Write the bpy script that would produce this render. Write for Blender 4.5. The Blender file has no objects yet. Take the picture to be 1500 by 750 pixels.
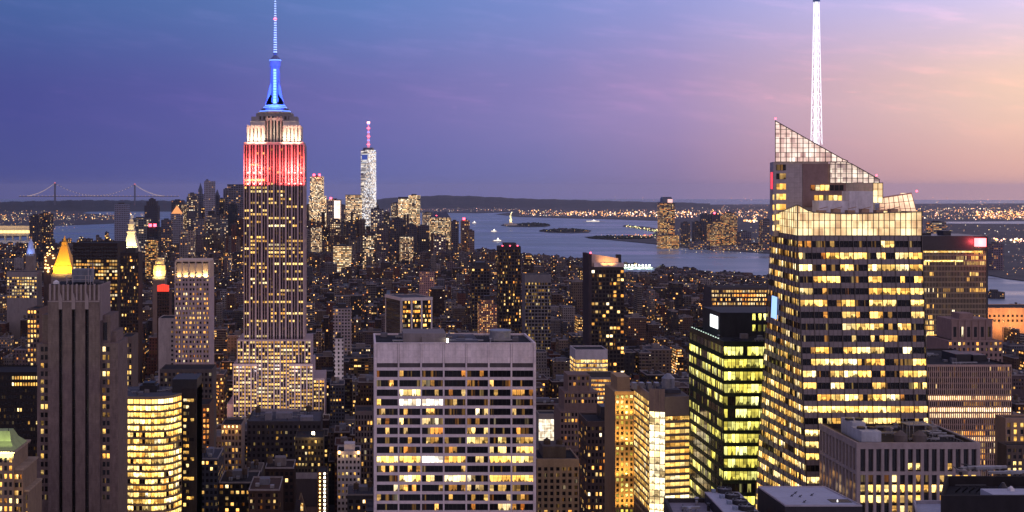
import bpy, math, random
from mathutils import Vector
rnd = random.Random(7)
SC = bpy.context.scene
COL = SC.collection
# ------------------------------------------------------------------ camera
F_, U0, V0, H_ = 1800.0, 530.0, 276.0, 260.0      # focal length / optical axis of the photograph (its own pixels), eye height
REARTH = 7.4e6
cd = bpy.data.cameras.new('camera'); cam = bpy.data.objects.new('camera', cd); COL.objects.link(cam)
cam.location = (0, 0, H_); cam.rotation_euler = (math.radians(90), 0, 0)
cd.sensor_width = 36; cd.lens = 36 * F_ / 1500
cd.shift_x = (750 - U0) / 1500; cd.shift_y = -(375 - V0) / 1500
cd.clip_start = 1; cd.clip_end = 200000
SC.camera = cam
SC.view_settings.view_transform = 'Standard'
try: SC.view_settings.look = 'None'
except Exception: pass
SC.view_settings.exposure = 0.0; SC.view_settings.gamma = 1; SC.view_settings.use_curve_mapping = False
cy = SC.cycles
cy.use_denoising = True
try: cy.denoiser = 'OPENIMAGEDENOISE'; cy.denoising_prefilter = 'ACCURATE'
except Exception: pass
cy.sample_clamp_indirect = 2.0; cy.sample_clamp_direct = 0
cy.max_bounces = 4; cy.diffuse_bounces = 2; cy.glossy_bounces = 3; cy.transmission_bounces = 2; cy.volume_bounces = 1
cy.use_light_tree = True; cy.volume_step_rate = 4
cy.caustics_reflective = False; cy.caustics_refractive = False

def lin(c):
    return tuple(((x / 255) / 12.92 if x / 255 <= 0.04045 else ((x / 255 + 0.055) / 1.055) ** 2.4) for x in c)

# ------------------------------------------------------------------ node helper
class N:
    def __init__(s, nt): s.nt = nt
    def node(s, t, **kw):
        n = s.nt.nodes.new(t)
        for k, v in kw.items(): setattr(n, k, v)
        return n
    def put(s, sock, v):
        if v is None: return
        if isinstance(v, bpy.types.NodeSocket): s.nt.links.new(v, sock)
        else:
            if isinstance(v, tuple) and len(v) == 3 and sock.type == 'RGBA': v = (*v, 1)
            sock.default_value = v
    def m(s, op, a, b=None, c=None, clamp=False):
        n = s.node('ShaderNodeMath', operation=op, use_clamp=clamp)
        s.put(n.inputs[0], a)
        if b is not None: s.put(n.inputs[1], b)
        if c is not None: s.put(n.inputs[2], c)
        return n.outputs[0]
    def mix(s, f, a, b):
        n = s.node('ShaderNodeMix', data_type='RGBA'); s.put(n.inputs['Factor'], f)
        s.put(n.inputs[6], a); s.put(n.inputs[7], b); return n.outputs[2]
    def mul(s, a, b, op='MULTIPLY'):
        n = s.node('ShaderNodeMix', data_type='RGBA', blend_type=op); n.inputs['Factor'].default_value = 1
        s.put(n.inputs[6], a); s.put(n.inputs[7], b); return n.outputs[2]
    def mf(s, f, a, b):
        n = s.node('ShaderNodeMix', data_type='FLOAT'); s.put(n.inputs['Factor'], f)
        s.put(n.inputs[2], a); s.put(n.inputs[3], b); return n.outputs[0]
    def sep(s, v):
        n = s.node('ShaderNodeSeparateXYZ'); s.put(n.inputs[0], v); return n.outputs
    def comb(s, x, y, z=0.0):
        n = s.node('ShaderNodeCombineXYZ'); s.put(n.inputs[0], x); s.put(n.inputs[1], y); s.put(n.inputs[2], z); return n.outputs[0]
    def wn(s, v):
        n = s.node('ShaderNodeTexWhiteNoise', noise_dimensions='3D'); s.put(n.inputs['Vector'], v)
        q = s.node('ShaderNodeSeparateColor'); s.nt.links.new(n.outputs['Color'], q.inputs[0])
        return q.outputs
    def noise(s, v, scale, detail=2.0, rough=0.5):
        n = s.node('ShaderNodeTexNoise'); s.put(n.inputs['Vector'], v); n.inputs['Scale'].default_value = scale
        n.inputs['Detail'].default_value = detail; n.inputs['Roughness'].default_value = rough; return n.outputs[0]
    def ramp(s, f, stops, interp='LINEAR'):
        n = s.node('ShaderNodeValToRGB'); cr = n.color_ramp; cr.interpolation = interp
        while len(cr.elements) > 1: cr.elements.remove(cr.elements[-1])
        cr.elements[0].position = stops[0][0]; cr.elements[0].color = (*stops[0][1], 1)
        for p, c in stops[1:]:
            e = cr.elements.new(p); e.color = (*c, 1)
        s.put(n.inputs[0], f); return n.outputs[0]
    def mr(s, v, a, b, c=0.0, d=1.0, smooth=False):
        n = s.node('ShaderNodeMapRange', interpolation_type='SMOOTHSTEP' if smooth else 'LINEAR')
        s.put(n.inputs[0], v)
        for i, x in enumerate((a, b, c, d)): s.put(n.inputs[1 + i], x)
        return n.outputs[0]

# ------------------------------------------------------------------ world: the dusk sky
w = bpy.data.worlds.new('World'); SC.world = w; w.use_nodes = True
nt = w.node_tree; nt.nodes.clear(); g = N(nt)
tc = g.node('ShaderNodeTexCoord').outputs['Generated']
X, Y, Z = g.sep(tc)
az = g.m('MULTIPLY', g.m('ARCTAN2', X, Y), 180 / math.pi)            # degrees, 0 = down the avenues, + = west
el = g.m('MULTIPLY', g.m('ARCSINE', Z), 180 / math.pi)
fa = g.mr(az, -180, 180)
def A(deg): return (deg + 180) / 360
L0 = [(-180, (154, 138, 140)), (-90, (98, 94, 122)), (-16, (72, 80, 144)), (-8, (84, 90, 154)), (0, (96, 104, 168)), (8, (114, 116, 172)), (14, (140, 124, 168)), (20, (190, 150, 166)), (28, (230, 178, 168)), (45, (255, 190, 150)), (80, (215, 160, 160)), (120, (150, 135, 165)), (180, (154, 138, 140))]
L1 = [(-180, (160, 146, 150)), (-90, (104, 98, 130)), (-16, (72, 78, 148)), (-8, (88, 90, 160)), (0, (110, 108, 174)), (8, (134, 126, 186)), (14, (166, 144, 192)), (20, (206, 172, 190)), (28, (246, 208, 188)), (45, (255, 216, 170)), (80, (215, 180, 185)), (120, (155, 148, 190)), (180, (160, 146, 150))]
L2 = [(-180, (164, 152, 160)), (-90, (105, 108, 160)), (-16, (72, 100, 162)), (-8, (84, 112, 174)), (0, (98, 128, 192)), (8, (124, 142, 206)), (14, (150, 156, 216)), (20, (184, 182, 234)), (28, (216, 208, 250)), (45, (225, 212, 244)), (80, (185, 180, 225)), (120, (150, 160, 215)), (180, (164, 152, 160))]
def rr(L): return g.ramp(fa, [(A(d), lin(c)) for d, c in L])
c0, c1, c2 = rr(L0), rr(L1), rr(L2)
LZ = lin((108, 106, 134))
s01 = g.mix(g.mr(el, 0.0, 4.2, smooth=True), c0, c1)
s12 = g.mix(g.mr(el, 4.0, 9.2, smooth=True), s01, c2)
sk = g.mix(g.mr(el, 9, 60), s12, LZ)
# thin wisps of cloud
cv = g.comb(g.m('MULTIPLY', az, 0.09), g.m('MULTIPLY', el, 0.32), 0.0)
n1 = g.noise(cv, 1.6, 5, 0.6)
n2 = g.noise(g.comb(g.m('MULTIPLY', az, 0.16), g.m('ADD', g.m('MULTIPLY', el, 0.9), g.m('MULTIPLY', az, 0.12))), 1.3, 6, 0.62)
wisp = g.m('MULTIPLY', g.mr(n2, 0.46, 0.74, smooth=True), g.mr(el, 1.5, 4.0))
sk = g.mix(g.m('MULTIPLY', wisp, 0.8), sk, g.mul(sk, (1.3, 1.12, 1.1)))
sk = g.mix(g.mr(n1, 0.35, 0.7, 0.0, 0.35), sk, g.mul(sk, (0.90, 0.92, 0.99)))
# small puffs low over the bay
pv = g.noise(g.comb(g.m('MULTIPLY', az, 0.42), g.m('MULTIPLY', el, 1.8), 3.7), 1.25, 4, 0.55)
pw = g.m('MULTIPLY', g.mr(pv, 0.62, 0.74, smooth=True), g.m('MULTIPLY', g.mr(el, 3.2, 3.9, smooth=True), g.mr(el, 5.2, 4.4, smooth=True)))
sk = g.mix(g.m('MULTIPLY', pw, 0.45), sk, g.mul(sk, (1.5, 1.2, 1.15)))
# below the horizon (never seen past the ground) keep it dim; the sky overhead and behind the camera still glows
glow_n = g.m('MULTIPLY', g.mr(Y, 0.1, -0.6, 0.0, 1.0), g.mr(el, -1, 8))
sk = g.mul(sk, g.mix(glow_n, (1, 1, 1), (2.7, 2.3, 2.05)))
sky = g.node('ShaderNodeTexSky', sky_type='NISHITA'); sky.sun_disc = False
SUN_EL, SUN_AZ = 1.5, 52.0
sky.sun_elevation = math.radians(SUN_EL); sky.sun_rotation = math.radians(SUN_AZ)
b1 = g.node('ShaderNodeBackground'); g.put(b1.inputs[0], sk); b1.inputs[1].default_value = 1.0
b2 = g.node('ShaderNodeBackground'); g.put(b2.inputs[0], sky.outputs[0]); b2.inputs[1].default_value = 0.003
ad = g.node('ShaderNodeAddShader'); nt.links.new(b1.outputs[0], ad.inputs[0]); nt.links.new(b2.outputs[0], ad.inputs[1])
wo = g.node('ShaderNodeOutputWorld'); nt.links.new(ad.outputs[0], wo.inputs[0])
# ------------------------------------------------------------------ the afterglow: one weak, very soft sun from the west
sd = bpy.data.lights.new('sun', 'SUN'); sd.energy = 0.14; sd.angle = math.radians(20); sd.color = (1.0, 0.68, 0.55)
so = bpy.data.objects.new('sun', sd); COL.objects.link(so)
a_, e_ = math.radians(SUN_AZ), math.radians(8)
so.rotation_euler = Vector((math.sin(a_) * math.cos(e_), math.cos(a_) * math.cos(e_), math.sin(e_))).to_track_quat('Z', 'Y').to_euler()

# ------------------------------------------------------------------ geometry of the place
def PX(u, y): return (u - U0) / F_ * y
def PZ(v, y): return H_ - (v - V0) / F_ * y
def drop(x, y): return (x * x + y * y) / (2 * REARTH)
def G(u, v):
    """the point of the (curved) ground seen along this direction of the photograph"""
    k = (v - V0) / F_
    c = (1 + ((u - U0) / F_) ** 2) / (2 * REARTH)
    D = k * k - 4 * c * H_
    y = 1 / math.sqrt(c / H_) if D <= 0 else (k - math.sqrt(D)) / (2 * c)
    x = PX(u, y); return x, y, -drop(x, y)

def tag(o, label=None, cat=None, group=None, kind=None):
    if label: o['label'] = label
    if cat: o['category'] = cat
    if group: o['group'] = group
    if kind: o['kind'] = kind
    return o
def thing(name, label, cat, loc, group=None, rot=0):
    o = bpy.data.objects.new(name, None); COL.objects.link(o); o.location = loc; o.rotation_euler = (0, 0, rot)
    o.empty_display_size = 1
    return tag(o, label, cat, group)

class MB:
    """collects faces; build() links them as one mesh"""
    def __init__(s): s.v = []; s.f = []; s.mi = []; s.uv = []; s.a = []; s.sm = []
    def face(s, pts, mi=0, uv=None, at=None, smooth=False):
        i = len(s.v); s.v += pts; s.f.append(tuple(range(i, i + len(pts)))); s.mi.append(mi)
        s.uv.append(uv or [(0, 0)] * len(pts)); s.a.append(at); s.sm.append(smooth)
    def box(s, x0, x1, y0, y1, z0, z1, mi=0, rmi=None, at=None, uo=0.0, zo=0.0, bottom=False):
        if x0 > x1: x0, x1 = x1, x0
        if y0 > y1: y0, y1 = y1, y0
        if z0 > z1: z0, z1 = z1, z0
        a, b = z0 + zo, z1 + zo
        def q(p, q_, l0, l1):
            s.face([(*p, z0), (*q_, z0), (*q_, z1), (*p, z1)], mi, [(l0, a), (l1, a), (l1, b), (l0, b)], at)
        W, D = x1 - x0, y1 - y0
        q((x0, y0), (x1, y0), uo, uo + W); q((x1, y0), (x1, y1), uo + W, uo + W + D)
        q((x1, y1), (x0, y1), uo + W + D, uo + 2 * W + D); q((x0, y1), (x0, y0), uo + 2 * W + D, uo + 2 * W + 2 * D)
        s.face([(x0, y0, z1), (x1, y0, z1), (x1, y1, z1), (x0, y1, z1)], mi if rmi is None else rmi, [(x0, y0), (x1, y0), (x1, y1), (x0, y1)], at)
        if bottom: s.face([(x0, y0, z0), (x0, y1, z0), (x1, y1, z0), (x1, y0, z0)], mi, None, at)
    def cyl(s, x, y, z0, z1, r0, r1=None, n=12, mi=0, cap=True, smooth=True, at=None, ph=0.0):
        r1 = r0 if r1 is None else r1
        P = [(math.cos(2 * math.pi * i / n + ph), math.sin(2 * math.pi * i / n + ph)) for i in range(n)]
        for i in range(n):
            c, d = P[i], P[(i + 1) % n]
            s.face([(x + c[0] * r0, y + c[1] * r0, z0), (x + d[0] * r0, y + d[1] * r0, z0), (x + d[0] * r1, y + d[1] * r1, z1), (x + c[0] * r1, y + c[1] * r1, z1)], mi,
                   [(i * r0 * 6.28 / n, z0), ((i + 1) * r0 * 6.28 / n, z0), ((i + 1) * r0 * 6.28 / n, z1), (i * r0 * 6.28 / n, z1)], at, smooth and n > 8)
        if cap and r1 > 0.01: s.face([(x + c[0] * r1, y + c[1] * r1, z1) for c in P], mi, None, at)
    def bar(s, p, q, r, mi=0, at=None):
        p, q = Vector(p), Vector(q); d = (q - p); L = d.length
        if L < 1e-6: return
        d /= L; u = d.cross(Vector((0, 0, 1)))
        if u.length < 1e-3: u = Vector((1, 0, 0))
        u.normalize(); v_ = d.cross(u)
        c = [u * r + v_ * r, -u * r + v_ * r, -u * r - v_ * r, u * r - v_ * r]
        A_ = [tuple(p + k) for k in c]; B_ = [tuple(q + k) for k in c]
        for i in range(4):
            j = (i + 1) % 4; s.face([A_[i], A_[j], B_[j], B_[i]], mi, None, at)
        s.face(A_[::-1], mi, None, at); s.face(B_, mi, None, at)
    def build(s, name, mats, parent=None, at=True, loc=None):
        off = parent_world(parent) if loc is None else loc
        me = bpy.data.meshes.new(name)
        vs = [(p[0] - off[0], p[1] - off[1], p[2] - off[2]) for p in s.v] if any(off) else s.v
        me.from_pydata(vs, [], s.f)
        if not isinstance(mats, (list, tuple)): mats = [mats]
        for m_ in mats: me.materials.append(m_)
        if len(mats) > 1: me.polygons.foreach_set('material_index', s.mi)
        uvl = me.uv_layers.new(name='UVMap'); flat = [c for f in s.uv for p in f for c in p]; uvl.data.foreach_set('uv', flat)
        if any(a is not None for a in s.a):
            for k, nm in ((0, 'wcol'), (1, 'wprm')):
                l = me.attributes.new(nm, 'FLOAT_COLOR', 'CORNER'); d = []
                for f, a in zip(s.f, s.a):
                    d += list((a[k] if a is not None else (0.2, 0.2, 0.2, 0))) * len(f)
                l.data.foreach_set('color', d)
        if any(s.sm): me.polygons.foreach_set('use_smooth', s.sm)
        o = bpy.data.objects.new(name, me); COL.objects.link(o)
        if parent is not None: o.parent = parent
        if loc is not None: o.location = loc
        return o
def parent_world(p):
    x = y = z = 0.0
    while p is not None:
        x += p.location[0]; y += p.location[1]; z += p.location[2]; p = p.parent
    return (x, y, z)

class Facet:
    """a (possibly leaning) flat-ish wall seen from outside: corners bottom-left, bottom-right, top-right, top-left"""
    def __init__(s, bl, br, tr, tl):
        s.bl, s.br, s.tr, s.tl = map(Vector, (bl, br, tr, tl))
        s.W = (s.br - s.bl).length; s.z0 = s.bl.z; s.z1 = s.tl.z
        s.n = (s.br - s.bl).cross(s.tl - s.bl).normalized()
    def p(s, a, z, d=0.0):
        s_, t = a / s.W, (z - s.z0) / (s.z1 - s.z0)
        q = s.bl.lerp(s.br, s_).lerp(s.tl.lerp(s.tr, s_), t)
        return tuple(q + s.n * d)
    def box(s, mb, a0, a1, z0, z1, d0, d1, mi=0):
        f = [s.p(a0, z0, d1), s.p(a1, z0, d1), s.p(a1, z1, d1), s.p(a0, z1, d1)]
        b = [s.p(a0, z0, d0), s.p(a1, z0, d0), s.p(a1, z1, d0), s.p(a0, z1, d0)]
        mb.face(f, mi, [(a0, z0), (a1, z0), (a1, z1), (a0, z1)])
        for i in range(4):
            j = (i + 1) % 4; mb.face([f[j], f[i], b[i], b[j]], mi)
    def quad(s, mb, a0, a1, z0, z1, d, mi=0):
        mb.face([s.p(a0, z0, d), s.p(a1, z0, d), s.p(a1, z1, d), s.p(a0, z1, d)], mi, [(a0, z0), (a1, z0), (a1, z1), (a0, z1)])
def front(x0, x1, y, z0, z1): return Facet((x0, y, z0), (x1, y, z0), (x1, y, z1), (x0, y, z1))
def lface(x, y0, y1, z0, z1): return Facet((x, y1, z0), (x, y0, z0), (x, y0, z1), (x, y1, z1))      # west/left side, y0 nearer
def rface(x, y0, y1, z0, z1): return Facet((x, y0, z0), (x, y1, z0), (x, y1, z1), (x, y0, z1))

SWS = {}
class Panes:
    """window panes of one thing: the 100 largest become parts, the rest one part of kind stuff"""
    def __init__(s): s.q = []
    def add(s, fc, a0, a1, z0, z1, d, mat, w=1.0):
        sw = SWS.get(mat.name, 1.5); K = max(1, round((a1 - a0) / sw)); off = (int(abs(fc.bl.x * 7.3 + fc.bl.y * 3.1)) % 997) * 7
        U = round(a0 / sw) + off; iz = math.floor(z0 / 1.2 + .01)
        s.q.append(([fc.p(a0, z0, d), fc.p(a1, z0, d), fc.p(a1, z1, d), fc.p(a0, z1, d)], (U + .001, iz + .01, U + K - .001, iz + .99), mat, (a1 - a0) * (z1 - z0) * w * seen(fc, a0, z0)))
    def build(s, parent, name='window', cap=100):
        s.q.sort(key=lambda r: -r[3])
        for pts, uv, mat, _ in s.q[:cap]:
            mb = MB(); a0, z0, a1, z1 = uv; mb.face(pts, 0, [(a0, z0), (a1, z0), (a1, z1), (a0, z1)])
            mb.build(name, mat, parent)
        if len(s.q) > cap:
            mb = MB(); ms = []
            for pts, uv, mat, _ in s.q[cap:]:
                if mat not in ms: ms.append(mat)
                a0, z0, a1, z1 = uv; mb.face(pts, ms.index(mat), [(a0, z0), (a1, z0), (a1, z1), (a0, z1)])
            tag(mb.build('window_glazing', ms, parent), kind='stuff')
def seen(fc, a, z):
    x, y, zz = fc.p(a, z); v = V0 + (H_ - zz) * F_ / y; u = U0 + x * F_ / y
    return (1.0 if (-5 < v < 752 and -5 < u < 1505) else 0.01) * (1.0 if (Vector((x, y, zz - H_)).normalized().dot(fc.n) < -0.02) else 0.02)

RES = []   # reserved (hero) footprints and the part of the picture they must keep free: x0,x1,y0,y1,u0,u1,vbottom
def reserve(x0, x1, y0, y1, vbot, pad=4):
    us = [U0 + x * F_ / y for x in (x0, x1) for y in (y0, y1)]
    RES.append((x0 - pad, x1 + pad, y0 - pad, y1 + pad, min(us), max(us), vbot))

# ------------------------------------------------------------------ the evening air
def haze():
    m = bpy.data.materials.new('evening_haze'); m.use_nodes = True; nt_ = m.node_tree; nt_.nodes.clear(); g = N(nt_)
    v = g.node('ShaderNodeVolumePrincipled'); v.inputs['Color'].default_value = (.88, .86, 1.0, 1); v.inputs['Density'].default_value = HAZE; v.inputs['Anisotropy'].default_value = 0.55
    o = g.node('ShaderNodeOutputMaterial'); nt_.links.new(v.outputs[0], o.inputs['Volume'])
    mb = MB()
    mb.box(-69000, 69000, -69000, 69000, -drop(68000, 0) - 4, 470, bottom=True)
    tag(mb.build('haze', m), kind='stuff')
HAZE = 1.3e-5
# ------------------------------------------------------------------ materials
def newmat(name):
    m = bpy.data.materials.new(name); m.use_nodes = True; nt = m.node_tree; nt.nodes.clear()
    g = N(nt); b = g.node('ShaderNodeBsdfPrincipled'); o = g.node('ShaderNodeOutputMaterial'); nt.links.new(b.outputs[0], o.inputs[0])
    return m, g, b
def world_uv(g):
    """horizontal metres along the wall and height, whichever way the wall faces"""
    ge = g.node('ShaderNodeNewGeometry'); px, py, pz = g.sep(ge.outputs['Position']); nx, ny, nz = g.sep(ge.outputs['True Normal'])
    f = g.m('GREATER_THAN', g.m('ABSOLUTE', ny), 0.7)
    return g.mf(f, py, px), pz, ge.outputs['Position'], nz
_c = {}
def stone(name, c, rough=0.85, var=0.25, scale=0.35, joint=None, metal=0.0):
    if name in _c: return _c[name]
    m, g, b = newmat(name); u, z, P, nz = world_uv(g)
    n = g.noise(g.comb(u, g.m('MULTIPLY', z, 0.25), g.m('MULTIPLY', nz, 9.0)), scale, 5, 0.6)
    n2 = g.noise(P, 0.9, 6, 0.7)
    k = g.m('ADD', g.mr(n, 0.3, 0.7, 1 - var, 1 + var * 0.6), g.mr(n2, 0.3, 0.7, -0.10, 0.10))
    if joint:
        cell = g.wn(g.comb(g.m('FLOOR', g.m('DIVIDE', u, joint[0])), g.m('FLOOR', g.m('DIVIDE', z, joint[1])), 5.0))[0]
        k = g.m('MULTIPLY', k, g.mr(cell, 0, 1, 0.93, 1.06))
        ju = g.m('LESS_THAN', g.m('FRACT', g.m('DIVIDE', u, joint[0])), 0.06 / joint[0])
        jz = g.m('LESS_THAN', g.m('FRACT', g.m('DIVIDE', z, joint[1])), 0.06 / joint[1])
        k = g.m('MULTIPLY', k, g.mf(g.m('MAXIMUM', ju, jz), 1.0, 0.7))
    kk = g.comb(k, k, k)
    g.put(b.inputs['Base Color'], g.mul(kk, c)); b.inputs['Roughness'].default_value = rough; b.inputs['Metallic'].default_value = metal; b.inputs['Specular IOR Level'].default_value = 0.12
    bp = g.node('ShaderNodeBump'); bp.inputs['Strength'].default_value = 0.35; bp.inputs['Distance'].default_value = 0.05
    g.put(bp.inputs['Height'], n2); g.nt.links.new(bp.outputs[0], b.inputs['Normal'])
    _c[name] = m; return m
WARM = [(0.0, (1.0, 0.26, 0.03)), (0.25, (1.0, 0.41, 0.07)), (0.55, (1.0, 0.54, 0.13)), (0.8, (1.0, 0.68, 0.27)), (1.0, (1.0, 0.88, 0.64))]
YELL = [(0.0, (1.0, 0.42, 0.06)), (0.4, (1.0, 0.56, 0.12)), (0.75, (1.0, 0.69, 0.24)), (1.0, (1.0, 0.87, 0.58))]
GREEN = [(0.0, (0.80, 0.62, 0.07)), (0.4, (0.95, 0.82, 0.14)), (0.8, (1.0, 0.95, 0.28)), (1.0, (1.0, 1.0, 0.5))]
COOL = [(0.0, (1.0, 0.72, 0.42)), (0.4, (1.0, 0.86, 0.66)), (0.8, (1.0, 0.95, 0.86)), (1.0, (0.9, 0.95, 1.0))]
def office(name, sw, fh, z0, lit, s=(0.7, 3.0), pal=WARM, run=4, group=0.45, detail=1.0, blinds=0.25, dark=(0.012, 0.012, 0.014), rough=0.12, seed=0.0, spill=0.03, colw=0.3):
    """glass with rooms behind it: cells sw wide and fh high, some lit"""
    if name in _c: return _c[name]
    m, g, b = newmat(name); SWS[m.name] = sw
    U, Zf, _q = g.sep(g.node('ShaderNodeUVMap').outputs[0]); u, z = U, Zf
    cu, cz = g.m('FLOOR', U), g.m('FLOOR', Zf); fz = g.m('FRACT', Zf); fu = g.m('FRACT', U)
    r = g.wn(g.comb(cu, cz, seed)); q = g.wn(g.comb(g.m('FLOOR', g.m('DIVIDE', U, run)), cz, seed + 7)); h = g.wn(g.comb(cz, seed, 3.0))
    sc = g.m('ADD', g.m('MULTIPLY', r[0], 1 - group), g.m('MULTIPLY', g.m('ADD', g.m('MULTIPLY', q[0], 0.6), g.m('MULTIPLY', h[0], 0.4)), group))
    on = g.m('LESS_THAN', sc, 0.5 + (lit - 0.5) * 0.75)
    n = g.noise(g.comb(u, g.m('MULTIPLY', cz, 3.3), seed), 1.6, 1, 0.5)
    n2 = g.noise(g.comb(u, g.m('ADD', g.m('MULTIPLY', cz, 2.3), g.m('MULTIPLY', fz, 0.9)), seed + 5), 0.9, 2, 0.5)
    furn = g.mr(g.m('SUBTRACT', g.mr(n, 0.42, 0.68, 0.0, 0.5), fz), -0.04, 0.06)       # desks, people, plants
    strip = g.m('MULTIPLY', g.m('GREATER_THAN', fz, 0.70), g.m('GREATER_THAN', g.m('FRACT', g.m('MULTIPLY', U, 2.0)), 0.25))            # ceiling lights
    br = g.mr(g.m('POWER', g.m('MULTIPLY', g.m('ADD', g.m('MULTIPLY', q[1], 0.55), g.m('MULTIPLY', r[1], 0.45)), g.mr(h[1], 0, 1, 0.7, 1.25)), 1.5), 0.03, 0.75, s[0] * .6, s[1] * 1.1)
    lum = g.m('MULTIPLY', br, g.m('ADD', g.mr(n2, 0.28, 0.72, 1 - 0.40 * detail, 1 + 0.35 * detail), g.m('MULTIPLY', strip, 0.35 * detail)))
    lum = g.m('MULTIPLY', lum, g.mf(furn, 1.0, 1 - 0.88 * detail))
    bl = g.m('LESS_THAN', r[2], blinds)                                                                              # half-drawn blinds
    lum = g.m('MULTIPLY', lum, g.mf(g.m('MULTIPLY', bl, g.m('GREATER_THAN', fz, g.mr(r[1], 0, 1, 0.3, 0.85))), 1.0, 0.45))
    mul = g.m('LESS_THAN', fu, 0.07); lum = g.m('MULTIPLY', lum, g.mf(mul, 1.0, 0.25))
    off = g.m('MULTIPLY', g.m('MULTIPLY', g.m('GREATER_THAN', r[2], 0.72), g.mr(n, 0.45, 0.75)), spill * 12)
    lum = g.mf(on, off, lum)
    col = g.ramp(g.m('ADD', g.m('MULTIPLY', q[2], 1 - colw), g.m('MULTIPLY', r[1], colw)), pal)
    b.inputs['Base Color'].default_value = (*dark, 1); b.inputs['Roughness'].default_value = rough; b.inputs['Specular IOR Level'].default_value = 0.3
    g.put(b.inputs['Emission Color'], col); g.put(b.inputs['Emission Strength'], lum)
    m.cycles.emission_sampling = 'NONE'
    _c[name] = m; return m
def plain(name, c, rough=0.5, metal=0.0, em=None, es=0.0, sampling=None):
    if name in _c: return _c[name]
    m, g, b = newmat(name)
    n = g.noise(g.node('ShaderNodeNewGeometry').outputs['Position'], 0.7, 5, 0.65)
    k = g.mr(n, 0.3, 0.7, 0.78, 1.15); g.put(b.inputs['Base Color'], g.mul(g.comb(k, k, k), c))
    b.inputs['Roughness'].default_value = rough; b.inputs['Metallic'].default_value = metal
    if em:
        b.inputs['Emission Color'].default_value = (*em, 1); b.inputs['Emission Strength'].default_value = es
        m.cycles.emission_sampling = sampling or 'NONE'
    _c[name] = m; return m
def glow_panel(name, c1, c2, s0, s1, scale=0.25, seed=0.0, cell=None, alpha=1.0):
    """backlit frosted glass"""
    if name in _c: return _c[name]
    m, g, b = newmat(name); u, z, P, nz = world_uv(g)
    n = g.noise(g.comb(u, z, seed), scale, 4, 0.6)
    if cell:
        r = g.wn(g.comb(g.m('FLOOR', g.m('DIVIDE', u, cell[0])), g.m('FLOOR', g.m('DIVIDE', z, cell[1])), seed))[0]
        n = g.m('ADD', g.m('MULTIPLY', n, 0.75), g.m('MULTIPLY', r, 0.25))
    f = g.mr(n, 0.32, 0.68)
    b.inputs['Base Color'].default_value = (0.3, 0.3, 0.32, 1); b.inputs['Roughness'].default_value = 0.3; b.inputs['Alpha'].default_value = alpha
    g.put(b.inputs['Emission Color'], g.mix(f, c1, c2)); g.put(b.inputs['Emission Strength'], g.mr(f, 0, 1, s0, s1))
    m.cycles.emission_sampling = 'NONE'
    _c[name] = m; return m
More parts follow.
